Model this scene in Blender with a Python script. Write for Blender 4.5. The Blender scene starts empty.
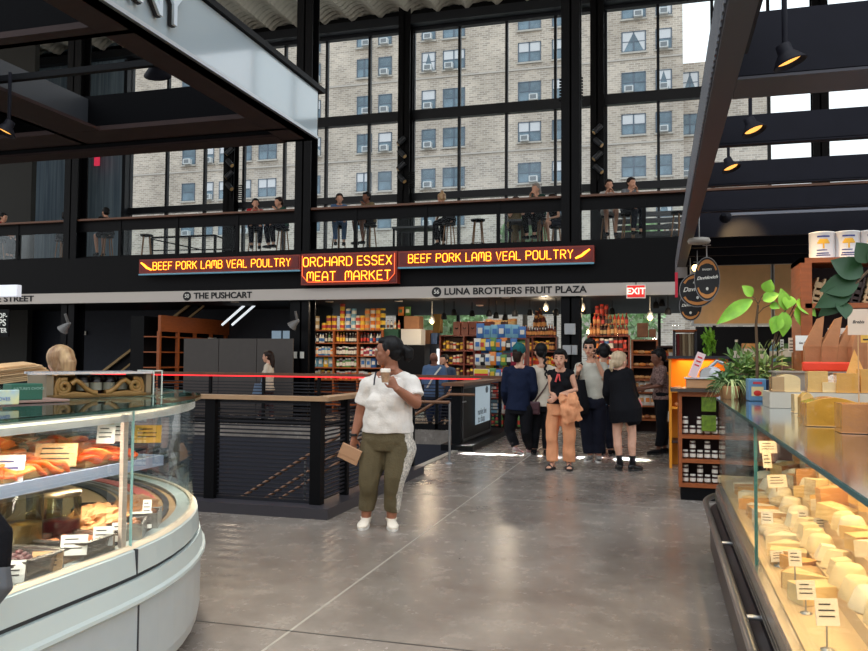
import bpy, bmesh, math, random
from mathutils import Vector, Matrix, Euler, Quaternion
random.seed(7)
PI = math.pi
sc = bpy.context.scene
COL = sc.collection

# ------------------------------------------------------------------ camera maths
F_PX = 795.0
def _cam_axes():
    y = Vector((660-434, -(360-325.5), -F_PX)).normalized()
    x = -Vector((-2370-434, -(339-325.5), -F_PX)).normalized()
    x = (x - y*x.dot(y)).normalized()
    z = x.cross(y)
    return x, y, z
_ax, _ay, _az = _cam_axes()
CAMROT = Matrix((_ax, _ay, _az))           # camera -> world
EYE = Vector((0, 0, 1.5))
def ray(px, py): return CAMROT @ Vector((px-434, -(py-325.5), -F_PX))
def oY(px, py, Y): v = ray(px, py); return EYE + v*(Y/v.y)
def oX(px, py, X): v = ray(px, py); return EYE + v*(X/v.x)
def oZ(px, py, Z): v = ray(px, py); return EYE + v*((Z-1.5)/v.z)

cam_d = bpy.data.cameras.new('camera'); cam = bpy.data.objects.new('camera', cam_d); COL.objects.link(cam)
cam.matrix_world = Matrix.Translation(EYE) @ CAMROT.to_4x4()
cam_d.sensor_width = 36; cam_d.lens = F_PX*36/868; cam_d.clip_start = 0.05; cam_d.clip_end = 400
sc.camera = cam
sc.view_settings.view_transform = 'Standard'; sc.view_settings.look = 'None'
sc.view_settings.gamma = 1; sc.view_settings.use_curve_mapping = False
sc.view_settings.exposure = 0.36
sc.cycles.use_denoising = True
sc.cycles.max_bounces = 7; sc.cycles.diffuse_bounces = 4; sc.cycles.glossy_bounces = 4
sc.cycles.transparent_max_bounces = 24; sc.cycles.transmission_bounces = 6
sc.cycles.caustics_reflective = False; sc.cycles.caustics_refractive = False
sc.cycles.sample_clamp_indirect = 4.0

# ------------------------------------------------------------------ materials
MATS = {}
def srgb(r, g, b):
    f = lambda c: (c/255/12.92) if c/255 <= .04045 else ((c/255+.055)/1.055)**2.4
    return (f(r), f(g), f(b), 1)
def mat(name, rgb, rough=.6, metal=0, var=0.0, vscale=8, bump=0.0, bscale=40, emit=None, estr=0, spec=None, trans=0, coat=0, alpha=None, stretch=None, var2=None, detail=4):
    if name in MATS: return MATS[name]
    m = bpy.data.materials.new(name); m.use_nodes = True; nt = m.node_tree
    b = nt.nodes['Principled BSDF']
    col = srgb(*rgb)
    b.inputs['Base Color'].default_value = col
    b.inputs['Roughness'].default_value = rough; b.inputs['Metallic'].default_value = metal
    if spec is not None: b.inputs['Specular IOR Level'].default_value = spec
    if trans: b.inputs['Transmission Weight'].default_value = trans
    if coat: b.inputs['Coat Weight'].default_value = coat; b.inputs['Coat Roughness'].default_value = .08
    if emit: b.inputs['Emission Color'].default_value = srgb(*emit); b.inputs['Emission Strength'].default_value = estr
    tc = nt.nodes.new('ShaderNodeTexCoord'); src = tc.outputs['Object']
    if stretch:
        mp = nt.nodes.new('ShaderNodeMapping'); mp.inputs['Scale'].default_value = stretch
        nt.links.new(src, mp.inputs[0]); src = mp.outputs[0]
    if var or var2:
        n = nt.nodes.new('ShaderNodeTexNoise'); n.inputs['Scale'].default_value = vscale; n.inputs['Detail'].default_value = detail
        nt.links.new(src, n.inputs['Vector'])
        r = nt.nodes.new('ShaderNodeValToRGB'); r.color_ramp.elements[0].position = .3; r.color_ramp.elements[1].position = .7
        if var2:
            r.color_ramp.elements[0].color = col; r.color_ramp.elements[1].color = srgb(*var2)
        else:
            r.color_ramp.elements[0].color = tuple(c*(1-var) for c in col[:3])+(1,)
            r.color_ramp.elements[1].color = tuple(min(1, c*(1+var)) for c in col[:3])+(1,)
        nt.links.new(n.outputs[0], r.inputs[0]); nt.links.new(r.outputs[0], b.inputs['Base Color'])
    if bump:
        n2 = nt.nodes.new('ShaderNodeTexNoise'); n2.inputs['Scale'].default_value = bscale; n2.inputs['Detail'].default_value = 3
        nt.links.new(src, n2.inputs['Vector'])
        bp = nt.nodes.new('ShaderNodeBump'); bp.inputs['Strength'].default_value = bump; bp.inputs['Distance'].default_value = .02
        nt.links.new(n2.outputs[0], bp.inputs['Height']); nt.links.new(bp.outputs[0], b.inputs['Normal'])
    m.diffuse_color = col
    MATS[name] = m
    return m
def glass_mat(name, tint=(235, 245, 242), refl=1.0, rough=0.0, painted_sheen=0.0, sheen_rgb=(190, 206, 216)):
    if name in MATS: return MATS[name]
    m = bpy.data.materials.new(name); m.use_nodes = True; nt = m.node_tree; nt.nodes.clear()
    out = nt.nodes.new('ShaderNodeOutputMaterial'); mx = nt.nodes.new('ShaderNodeMixShader')
    tr = nt.nodes.new('ShaderNodeBsdfTransparent'); tr.inputs[0].default_value = srgb(*tint)
    gl = nt.nodes.new('ShaderNodeBsdfGlossy'); gl.inputs['Roughness'].default_value = rough; gl.inputs[0].default_value = (.9, .95, 1, 1)
    fr = nt.nodes.new('ShaderNodeFresnel'); fr.inputs[0].default_value = 1.45
    ml = nt.nodes.new('ShaderNodeMath'); ml.operation = 'MULTIPLY'; ml.inputs[1].default_value = refl; ml.use_clamp = True
    nt.links.new(fr.outputs[0], ml.inputs[0]); nt.links.new(ml.outputs[0], mx.inputs[0])
    base = tr.outputs[0]
    if painted_sheen:  # pale diffuse mixed in to paint a milky reflection on the glass
        m2 = nt.nodes.new('ShaderNodeMixShader'); df = nt.nodes.new('ShaderNodeBsdfDiffuse'); df.inputs[0].default_value = srgb(*sheen_rgb); m2.inputs[0].default_value = painted_sheen
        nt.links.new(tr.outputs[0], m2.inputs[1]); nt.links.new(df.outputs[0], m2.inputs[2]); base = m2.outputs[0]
    nt.links.new(base, mx.inputs[1]); nt.links.new(gl.outputs[0], mx.inputs[2]); nt.links.new(mx.outputs[0], out.inputs[0])
    MATS[name] = m
    return m

BLACK = mat('black_steel', (9, 9, 12), .5, .0, var=.2, vscale=3, spec=.14)
DARK = mat('dark_panel', (9, 9, 11), .6, spec=.15)
BROWNBLK = mat('brown_black_beam', (44, 29, 27), .6, var=.15, spec=.2)
WHITE = mat('white_paint', (226, 230, 232), .4, var=.04)
CHROME = mat('brushed_steel', (170, 172, 174), .28, .9, bump=.03, bscale=200)
WOODRAIL = mat('rail_wood', (104, 66, 44), .45, var=.3, vscale=6, stretch=(1, 8, 8))
ORWOOD = mat('orange_wood', (150, 78, 34), .5, var=.18, vscale=5, stretch=(1, 1, 8))
REDWOOD = mat('red_brown_wood', (112, 48, 30), .5, var=.2, vscale=5, stretch=(1, 1, 8))
DKWOOD = mat('dark_wood', (58, 34, 26), .55, var=.2, vscale=5)
PAPER = mat('white_card', (240, 238, 228), .8)
INK = mat('black_ink', (24, 22, 24), .7)

# ------------------------------------------------------------------ mesh builder
class MB:
    def __init__(s): s.v = []; s.f = []; s.m = []; s.sm = []
    def add(s, vs, fs, mi=0, smooth=False):
        o = len(s.v); s.v.extend([tuple(v) for v in vs])
        for f in fs: s.f.append([i+o for i in f]); s.m.append(mi); s.sm.append(smooth)
        return s
    def box(s, x0, y0, z0, x1, y1, z1, mi=0):
        if x0 > x1: x0, x1 = x1, x0
        if y0 > y1: y0, y1 = y1, y0
        if z0 > z1: z0, z1 = z1, z0
        vs = [(x0,y0,z0),(x1,y0,z0),(x1,y1,z0),(x0,y1,z0),(x0,y0,z1),(x1,y0,z1),(x1,y1,z1),(x0,y1,z1)]
        return s.add(vs, [(0,3,2,1),(4,5,6,7),(0,1,5,4),(1,2,6,5),(2,3,7,6),(3,0,4,7)], mi)
    def cbox(s, cx, cy, cz, sx, sy, sz, mi=0): return s.box(cx-sx/2, cy-sy/2, cz-sz/2, cx+sx/2, cy+sy/2, cz+sz/2, mi)
    def obox(s, M, sx, sy, sz, mi=0):       # box centred at M's origin
        vs = [M @ Vector((a*sx/2, b*sy/2, c*sz/2)) for c in (-1, 1) for (a, b) in ((-1,-1),(1,-1),(1,1),(-1,1))]
        return s.add(vs, [(0,3,2,1),(4,5,6,7),(0,1,5,4),(1,2,6,5),(2,3,7,6),(3,0,4,7)], mi)
    def bar(s, a, b, w, h=None, mi=0):       # rectangular bar from a to b
        a = Vector(a); b = Vector(b); h = h or w; d = b-a; L = d.length; t = d.normalized()
        up = Vector((0, 0, 1)) if abs(t.z) < .95 else Vector((0, 1, 0))
        sx = t.cross(up).normalized(); uz = sx.cross(t)
        M = Matrix((sx, t, uz)).transposed().to_4x4(); M.translation = (a+b)/2
        return s.obox(M, w, L, h, mi)
    def tube(s, pts, rad, n=8, mi=0, smooth=True, cap=True, hint=None, flat=1.0):
        pts = [Vector(p) for p in pts]; k = len(pts)
        if not isinstance(rad, (list, tuple)): rad = [rad]*k
        vs = []; prev = None
        for i, p in enumerate(pts):
            t = (pts[min(i+1, k-1)]-pts[max(i-1, 0)]).normalized()
            if prev is None:
                h = Vector(hint) if hint else (Vector((0, 0, 1)) if abs(t.z) < .9 else Vector((1, 0, 0)))
                a = (h - t*h.dot(t)).normalized()
            else:
                a = (prev - t*prev.dot(t)).normalized()
            prev = a; b = t.cross(a)
            r = rad[i]; ra, rb = (r if isinstance(r, (tuple, list)) else (r, r*flat))
            for j in range(n):
                th = 2*PI*j/n; vs.append(p + a*(ra*math.cos(th)) + b*(rb*math.sin(th)))
        fs = []
        for i in range(k-1):
            for j in range(n):
                j2 = (j+1) % n
                fs.append((i*n+j, i*n+j2, (i+1)*n+j2, (i+1)*n+j))
        s.add(vs, fs, mi, smooth)
        if cap:
            s.add(vs[:n], [tuple(range(n-1, -1, -1))], mi); s.add(vs[-n:], [tuple(range(n))], mi)
        return s
    def cyl(s, a, b, r, n=16, mi=0, r2=None): return s.tube([a, b], [r, r if r2 is None else r2], n, mi)
    def lathe(s, prof, n=16, c=(0, 0, 0), mi=0, smooth=True, sx=1, sy=1):
        vs = []; k = len(prof)
        for (r, z) in prof:
            for j in range(n):
                th = 2*PI*j/n; vs.append((c[0]+r*sx*math.cos(th), c[1]+r*sy*math.sin(th), c[2]+z))
        fs = [(i*n+j, i*n+(j+1) % n, (i+1)*n+(j+1) % n, (i+1)*n+j) for i in range(k-1) for j in range(n)]
        s.add(vs, fs, mi, smooth)
        if prof[0][0] > 1e-4: s.add(vs[:n], [tuple(range(n-1, -1, -1))], mi)
        if prof[-1][0] > 1e-4: s.add(vs[-n:], [tuple(range(n))], mi)
        return s
    def prism(s, poly, z0, z1, mi=0, M=None, smooth=False):      # poly in xy extruded in z (then by M)
        n = len(poly); vs = [Vector((x, y, z0)) for x, y in poly]+[Vector((x, y, z1)) for x, y in poly]
        if M is not None: vs = [M @ v for v in vs]
        fs = [(i, (i+1) % n, n+(i+1) % n, n+i) for i in range(n)]
        s.add(vs, fs, mi, smooth); s.add(vs, [tuple(range(n-1, -1, -1)), tuple(range(n, 2*n))], mi)
        return s
    def sweep(s, path, prof, mi=0, closed=False, smooth=False):
        # path: list of (point2D, normal2D); prof: list of (outward offset, z); outward = normal
        k = len(path); n = len(prof); vs = []
        for (p, q) in path:
            for (o_, z) in prof: vs.append((p[0]+q[0]*o_, p[1]+q[1]*o_, z))
        fs = [(i*n+j, (i+1)*n+j, (i+1)*n+(j+1) % n, i*n+(j+1) % n) for i in range(k-1) for j in range(n)]
        s.add(vs, fs, mi, smooth)
        s.add(vs[:n], [tuple(range(n))], mi); s.add(vs[-n:], [tuple(range(n-1, -1, -1))], mi)
        return s
    def grid(s, fn, nu, nv, mi=0, smooth=True):
        vs = [fn(i/nu, j/nv) for i in range(nu+1) for j in range(nv+1)]
        return s.add(vs, [(i*(nv+1)+j, (i+1)*(nv+1)+j, (i+1)*(nv+1)+j+1, i*(nv+1)+j+1) for i in range(nu) for j in range(nv)], mi, smooth)
    def blob(s, c, rx, ry, rz, n=12, mi=0, seed=0, amp=0.0, M=None):
        rnd = random.Random(seed); vs = []; k = n//2
        ph = [rnd.uniform(0, 6.28) for _ in range(6)]
        for i in range(k+1):
            a = PI*i/k
            for j in range(n):
                t = 2*PI*j/n
                d = Vector((math.sin(a)*math.cos(t), math.sin(a)*math.sin(t), -math.cos(a)))
                w = 1+amp*(math.sin(3*d.x+ph[0])*math.sin(4*d.y+ph[1])+.6*math.sin(5*d.z+ph[2]+2*d.x))
                v = Vector((d.x*rx*w, d.y*ry*w, d.z*rz*w))
                if M is not None: v = M @ v
                vs.append(v+Vector(c))
        fs = [(i*n+j, i*n+(j+1) % n, (i+1)*n+(j+1) % n, (i+1)*n+j) for i in range(k) for j in range(n)]
        return s.add(vs, fs, mi, True)
    def mesh(s, name, mats, clean=False):
        me = bpy.data.meshes.new(name); me.from_pydata(s.v, [], s.f)
        if not isinstance(mats, (list, tuple)): mats = [mats]
        for m_ in mats: me.materials.append(m_)
        me.polygons.foreach_set('material_index', s.m); me.polygons.foreach_set('use_smooth', s.sm)
        if clean:
            bm = bmesh.new(); bm.from_mesh(me); bmesh.ops.remove_doubles(bm, verts=bm.verts, dist=1e-5); bm.to_mesh(me); bm.free()
        me.update(); return me
    def build(s, name, mats, parent=None, loc=None, rot=None, bevel=0, clean=False):
        o = bpy.data.objects.new(name, s.mesh(name, mats, clean or bevel > 0)); COL.objects.link(o)
        if parent: o.parent = parent
        if loc is not None: o.location = loc
        if rot is not None: o.rotation_euler = rot
        if bevel:
            b = o.modifiers.new('bevel', 'BEVEL'); b.width = bevel; b.segments = 2; b.limit_method = 'ANGLE'
        return o
def tag(o, label=None, cat=None, group=None, kind=None):
    if label: o['label'] = label
    if cat: o['category'] = cat
    if group: o['group'] = group
    if kind: o['kind'] = kind
    return o
def thing(name, label, cat, loc=(0, 0, 0), rz=0, group=None):
    o = bpy.data.objects.new(name, None); COL.objects.link(o); o.location = loc
    o.rotation_euler = (0, 0, rz) if not isinstance(rz, (tuple, list)) else rz
    o.empty_display_size = .1
    return tag(o, label, cat, group)
def struct(name, mb, mats, **k): return tag(mb.build(name, mats, **k), kind='structure')
def single(name, label, cat, mb, mats, loc=(0, 0, 0), rz=0, group=None, **k):
    o = mb.build(name, mats, loc=loc, rot=(0, 0, rz) if not isinstance(rz, (tuple, list)) else rz, **k)
    return tag(o, label, cat, group)
def dup(root, loc, rz=None, label=None, group=None, scale=None):
    def cp(o, par):
        c = o.copy(); COL.objects.link(c)
        if par is not None: c.parent = par
        for ch in list(KIDS.get(o.name, [])) or [x for x in o.children]: cp(ch, c)
        return c
    r = cp(root, None); r.location = loc
    if rz is not None: r.rotation_euler = (0, 0, rz) if not isinstance(rz, (tuple, list)) else rz
    if label: r['label'] = label
    if group: r['group'] = group
    if scale: r.scale = scale
    return r
KIDS = {}
ORD = ['first','second','third','fourth','fifth','sixth','seventh','eighth','ninth','tenth','eleventh','twelfth','thirteenth','fourteenth','fifteenth','sixteenth','seventeenth','eighteenth','nineteenth','twentieth','twenty-first','twenty-second','twenty-third','twenty-fourth','twenty-fifth','twenty-sixth','twenty-seventh','twenty-eighth','twenty-ninth','thirtieth','thirty-first','thirty-second','thirty-third','thirty-fourth','thirty-fifth','thirty-sixth']
def text_mesh(name, body, size, mats, parent=None, M=None, depth=.004, align='CENTER', bold=0.0, xs=1.0, shear=0):
    cu = bpy.data.curves.new(name, 'FONT'); cu.body = body; cu.size = size; cu.extrude = depth; cu.offset = bold
    cu.align_x = align; cu.align_y = 'CENTER'; cu.shear = shear; cu.resolution_u = 8
    tmp = bpy.data.objects.new(name+'_tmp', cu); COL.objects.link(tmp)
    dg = bpy.context.evaluated_depsgraph_get(); me = bpy.data.meshes.new_from_object(tmp.evaluated_get(dg))
    bpy.data.objects.remove(tmp); bpy.data.curves.remove(cu)
    me.name = name; me.materials.clear(); me.materials.append(mats)
    if xs != 1.0:
        for v in me.vertices: v.co.x *= xs
    o = bpy.data.objects.new(name, me); COL.objects.link(o)
    if parent: o.parent = parent
    if M is not None: o.matrix_basis = M
    return o
RXF = Matrix.Rotation(PI/2, 4, 'X')      # text standing upright, facing -Y
def face_mY(x, y, z): return Matrix.Translation((x, y, z)) @ RXF
def face_pX(x, y, z): return Matrix.Translation((x, y, z)) @ Matrix.Rotation(PI/2, 4, 'Z') @ RXF

# ------------------------------------------------------------------ world
w = bpy.data.worlds.new('world'); sc.world = w; w.use_nodes = True
bg = w.node_tree.nodes['Background']; 
_tc = w.node_tree.nodes.new('ShaderNodeTexCoord'); _sp = w.node_tree.nodes.new('ShaderNodeSeparateXYZ')
_rp = w.node_tree.nodes.new('ShaderNodeValToRGB')
w.node_tree.links.new(_tc.outputs['Generated'], _sp.inputs[0]); w.node_tree.links.new(_sp.outputs[2], _rp.inputs[0])
_vd = w.node_tree.nodes.new('ShaderNodeVectorMath'); _vd.operation = 'DOT_PRODUCT'; _vd.inputs[1].default_value = Vector((.62, .62, .48)).normalized()
_mr = w.node_tree.nodes.new('ShaderNodeMapRange'); _mr.inputs[1].default_value = -1; _mr.inputs[2].default_value = 1; _mr.inputs[3].default_value = 1.9; _mr.inputs[4].default_value = 2.5
w.node_tree.links.new(_tc.outputs['Generated'], _vd.inputs[0]); w.node_tree.links.new(_vd.outputs['Value'], _mr.inputs[0]); w.node_tree.links.new(_mr.outputs[0], bg.inputs[1])
_rp.color_ramp.elements[0].position = -0.0; _rp.color_ramp.elements[0].color = (.30, .28, .26, 1); _e = _rp.color_ramp.elements.new(.02); _e.color = (1, .98, .96, 1)
_rp.color_ramp.elements[1].position = .8; _rp.color_ramp.elements[1].color = (.8, .9, 1, 1)
w.node_tree.links.new(_rp.outputs[0], bg.inputs[0]); bg.inputs[1].default_value = 1.9

# ------------------------------------------------------------------ floor with stairwell opening
def floor_material():
    m = bpy.data.materials.new('polished_concrete'); m.use_nodes = True; nt = m.node_tree; b = nt.nodes['Principled BSDF']
    tc = nt.nodes.new('ShaderNodeTexCoord'); N = nt.nodes.new
    n1 = N('ShaderNodeTexNoise'); n1.inputs['Scale'].default_value = .9; n1.inputs['Detail'].default_value = 6; n1.inputs['Roughness'].default_value = .62; n1.inputs['Distortion'].default_value = .6
    nt.links.new(tc.outputs['Object'], n1.inputs['Vector'])
    r = N('ShaderNodeValToRGB'); e = r.color_ramp.elements
    e[0].position = .3; e[0].color = srgb(116, 107, 100); e[1].position = .72; e[1].color = srgb(162, 153, 144)
    nt.links.new(n1.outputs[0], r.inputs[0])
    n2 = N('ShaderNodeTexNoise'); n2.inputs['Scale'].default_value = 5; n2.inputs['Detail'].default_value = 8; n2.inputs['Roughness'].default_value = .7
    nt.links.new(tc.outputs['Object'], n2.inputs['Vector'])
    r2 = N('ShaderNodeValToRGB'); r2.color_ramp.elements[0].position = .3; r2.color_ramp.elements[0].color = (.78, .77, .76, 1); r2.color_ramp.elements[1].position = .7; r2.color_ramp.elements[1].color = (1.1, 1.1, 1.1, 1)
    nt.links.new(n2.outputs[0], r2.inputs[0])
    mx = N('ShaderNodeMix'); mx.data_type = 'RGBA'; mx.blend_type = 'MULTIPLY'; mx.inputs[0].default_value = 1
    nt.links.new(r.outputs[0], mx.inputs[6]); nt.links.new(r2.outputs[0], mx.inputs[7])
    # small dark pits
    n3 = N('ShaderNodeTexVoronoi'); n3.inputs['Scale'].default_value = 3.5
    nt.links.new(tc.outputs['Object'], n3.inputs['Vector'])
    r3 = N('ShaderNodeValToRGB'); r3.color_ramp.elements[0].position = .025; r3.color_ramp.elements[0].color = (.35, .33, .32, 1); r3.color_ramp.elements[1].position = .04; r3.color_ramp.elements[1].color = (1, 1, 1, 1)
    nt.links.new(n3.outputs['Distance'], r3.inputs[0])
    mx2 = N('ShaderNodeMix'); mx2.data_type = 'RGBA'; mx2.blend_type = 'MULTIPLY'; mx2.inputs[0].default_value = 1
    nt.links.new(mx.outputs[2], mx2.inputs[6]); nt.links.new(r3.outputs[0], mx2.inputs[7])
    nt.links.new(mx2.outputs[2], b.inputs['Base Color'])
    rr = N('ShaderNodeMapRange'); rr.inputs[3].default_value = .16; rr.inputs[4].default_value = .36
    nt.links.new(n2.outputs[0], rr.inputs[0]); nt.links.new(rr.outputs[0], b.inputs['Roughness'])
    b.inputs['Specular IOR Level'].default_value = .6
    return m
FLOORM = floor_material()
WX0, WX1, WY0, WY1 = -13.0, -3.2, 7.15, 16.1      # stairwell
fl = MB()
fl.box(-30, -6, -.3, 14, WY0, 0); fl.box(WX1, WY0, -.3, 14, WY1, 0); fl.box(-30, WY0, -.3, WX0, WY1, 0); fl.box(-30, WY1, -.3, 14, 25.5, 0)
struct('floor', fl, FLOORM)
jm = mat('floor_joint_pale', (176, 170, 160), .4); jd = mat('floor_joint_dark', (70, 66, 62), .6)
struct('trim_1', MB().box(-1.968, 2, 0, -1.952, 17, .0015), jm)
struct('trim_2', MB().box(-3.0, 4.04, 0, 14, 4.052, .0015).box(-3.1, 12.9, 0, 14, 12.908, .0015), jd)
struct('trim_3', MB().box(-3.2, 8.46, 0, 14, 8.468, .0012), jm)
# basement under the opening
bs = MB().box(WX0, WY0, -4.2, WX1, WY1, -4.0); bs.box(WX0-.2, WY0-.2, -4.2, WX0, WY1+.2, -.3).box(WX0, WY1, -4.2, WX1, WY1+.2, -.3).box(WX0, WY0-.2, -4.2, WX1, WY0, -.3).box(WX1, WY0, -4.2, WX1+.2, WY1, -.3)
struct('wall_stairwell', bs, mat('stairwell_paint', (40, 40, 50), .7))
struct('trim_4', MB().box(-3.26, 10.0, -.12, -3.16, 12.7, .012), mat('nosing', (168, 160, 148), .5))

# ------------------------------------------------------------------ columns
def column(name, x, y, z0, z1, w=.38, d=.3, t=.04, solid=False):
    m = MB()
    m.box(x-w/2, y-d/2, z0, x+w/2, y-d/2+t, z1); m.box(x-w/2, y+d/2-t, z0, x+w/2, y+d/2, z1); m.box(x-t/2, y-d/2, z0, x+t/2, y+d/2, z1)
    o = struct(name, m, BLACK); return o
for k, px in enumerate((76, 306, 571.5)):
    p = oY(px, 200, 18.0); column('wall_column', p.x, 18.0, 0, 14, .42, .42)
WCOLX = []
for k, px in enumerate((231.5, 405, 597.5, 820)):
    p = oY(px, 150, 25.2); WCOLX.append(p.x); column('wall_column', p.x, 25.2, 0, 13.6, .42, .35)
column('wall_column', WCOLX[0]-6.45, 25.2, 0, 13.6, .42, .35)

# ------------------------------------------------------------------ window wall
YW = 25.6
FRAME = mat('window_frame_black', (28, 31, 37), .45, spec=.4)
GLASSW = glass_mat('window_glass', (250, 253, 253), .5)
kk = [-.753+.0627*i for i in range(0, 19)]
fr = MB(); XL = kk[0]*YW; XR = kk[-1]*YW
for q in kk:
    x = q*YW; fr.box(x-.045, YW-.09, 0, x+.045, YW+.05, 12.75)
for (z0, z1) in ((12.65, 13.15), (9.58, 9.92), (6.84, 7.08), (6.5, 6.66), (3.85, 4.25), (2.95, 3.2), (.9, 1.0), (0, .12)):
    fr.box(XL, YW-.16, z0, XR, YW+.06, z1)
fr.box(XL, YW-.5, 6.50, XR, YW-.3, 6.56)
struct('window_1', fr, FRAME)
pn = MB(); pn.box(XL, YW-.012, .12, XR, YW, 12.7)
struct('window_2', pn, GLASSW)
# left core: blue-grey board cladding, and dark nearer wall
def board_mat():
    m = bpy.data.materials.new('blue_grey_boards'); m.use_nodes = True; nt = m.node_tree; b = nt.nodes['Principled BSDF']
    tc = nt.nodes.new('ShaderNodeTexCoord'); mp = nt.nodes.new('ShaderNodeMapping'); mp.inputs['Scale'].default_value = (5.5, 5.5, .25)
    nt.links.new(tc.outputs['Object'], mp.inputs[0])
    n = nt.nodes.new('ShaderNodeTexNoise'); n.inputs['Scale'].default_value = 1.6; n.inputs['Detail'].default_value = 5; nt.links.new(mp.outputs[0], n.inputs['Vector'])
    r = nt.nodes.new('ShaderNodeValToRGB'); r.color_ramp.elements[0].position = .3; r.color_ramp.elements[0].color = srgb(104, 128, 146); r.color_ramp.elements[1].position = .72; r.color_ramp.elements[1].color = srgb(156, 178, 192)
    nt.links.new(n.outputs[0], r.inputs[0])
    wv = nt.nodes.new('ShaderNodeTexWave'); wv.bands_direction = 'X'; wv.inputs['Scale'].default_value = 1.6; nt.links.new(tc.outputs['Object'], wv.inputs['Vector'])
    r2 = nt.nodes.new('ShaderNodeValToRGB'); r2.color_ramp.elements[0].position = .0; r2.color_ramp.elements[0].color = (.6, .6, .6, 1); r2.color_ramp.elements[1].position = .03; r2.color_ramp.elements[1].color = (1, 1, 1, 1)
    nt.links.new(wv.outputs[0], r2.inputs[0])
    mx = nt.nodes.new('ShaderNodeMix'); mx.data_type = 'RGBA'; mx.blend_type = 'MULTIPLY'; mx.inputs[0].default_value = 1
    nt.links.new(r.outputs[0], mx.inputs[6]); nt.links.new(r2.outputs[0], mx.inputs[7]); nt.links.new(mx.outputs[2], b.inputs['Base Color'])
    b.inputs['Roughness'].default_value = .6
    return m
BOARD = board_mat()
xa = oY(33, 200, 22.3).x; xb = oY(128, 200, YW).x
struct('wall_left', MB().box(-34, YW-.3, 0, xb, YW+.1, 13.6), BOARD)
struct('wall_left_near', MB().box(-34, 20.4, 0, oY(31, 200, 20.4).x, 20.6, 13.6), mat('dark_olive_wall', (33, 33, 30), .8))
struct('trim_5', MB().box(xb-.02, YW-.36, 4.1, xb+.12, YW+.12, 12.7), FRAME)
# right side of hall: wall far right beyond windows
struct('wall_right', MB().box(XR, YW-.3, 0, XR+8, YW, 3.2), DARK)

# ------------------------------------------------------------------ wavy ceiling
CEIL = mat('cream_corrugated_deck', (238, 235, 220), .6, var=.05, vscale=1.5)
def wavefn(u, v):
    x = -26+u*40; y = 13+v*12.6
    ph = (x/1.02) % 1.0
    z = 13.12 + .32*abs(math.sin(PI*ph))**.8
    rib = .035*(1 if (y*4 % 1) < .5 else 0)
    return (x, y, z - rib)
cm = MB(); cm.grid(wavefn, 320, 100, smooth=False)
struct('ceiling', cm, CEIL)
struct('ceiling_hall_shade', MB().box(-30, 6.5, 13.2, 14, 13, 13.4), CEIL)  # unseen flat roof, added to hold back overhead daylight
struct('trim_6', MB().box(-26, YW-.55, 12.75, 14, YW+.1, 13.05).box(-26, YW-.1, 13.0, 14, YW+.1, 13.9), FRAME)
pp = MB()
for x in [i*1.02 - 26 for i in range(40)]:
    pp.box(x, YW-.3, 13.0, x+1.02, YW-.2, 13.30)
struct('trim_7', pp, DARK)

# ------------------------------------------------------------------ mezzanine
mz = MB(); mz.box(-34, 18.0, 2.95, 14, YW-.2, 4.05); 
struct('floor_mezzanine', mz, BLACK)
BAND = mat('pale_sign_band', (196, 187, 178), .35, coat=.3)
struct('trim_8', MB().box(-34, 17.66, 2.90, .45, 17.74, 3.17), BAND)
struct('trim_9', MB().box(-34, 17.70, 3.17, 14, 17.78, 4.10).box(-34, 17.7, 2.92, 14, 18, 2.98), DARK)
# mezzanine guard rail
rl = thing('guard_rail', 'black mezzanine guard rail with brown wooden cap above the red neon signs', 'railing', (0, 18.0, 4.05))
postx = [oY(px, 220, 18.0).x for px in (19, 68, 121, 178, 238, 297, 356, 426, 498.5, 571, 644)]
[postx.append(postx[-1]+1.95) for _ in range(4)]
MB().box(-19.5, -.16, 1.08, postx[-1], .10, 1.13).build('handrail', WOODRAIL, rl)
MB().box(-19.5, -.03, .80, postx[-1], .0, 1.08).build('upper_panel', BLACK, rl)
MB().box(-19.5, -.03, .08, postx[-1], .0, .13).build('bottom_rail', BLACK, rl)
for x in postx: MB().box(x-.04, -.05, -.4, x+.04, .03, 1.08).build('post', BLACK, rl)
MB().box(-19.5, .004, .13, postx[-1], .012, .80).build('glass_panel', glass_mat('rail_glass', (248, 251, 251), .15), rl)

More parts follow.
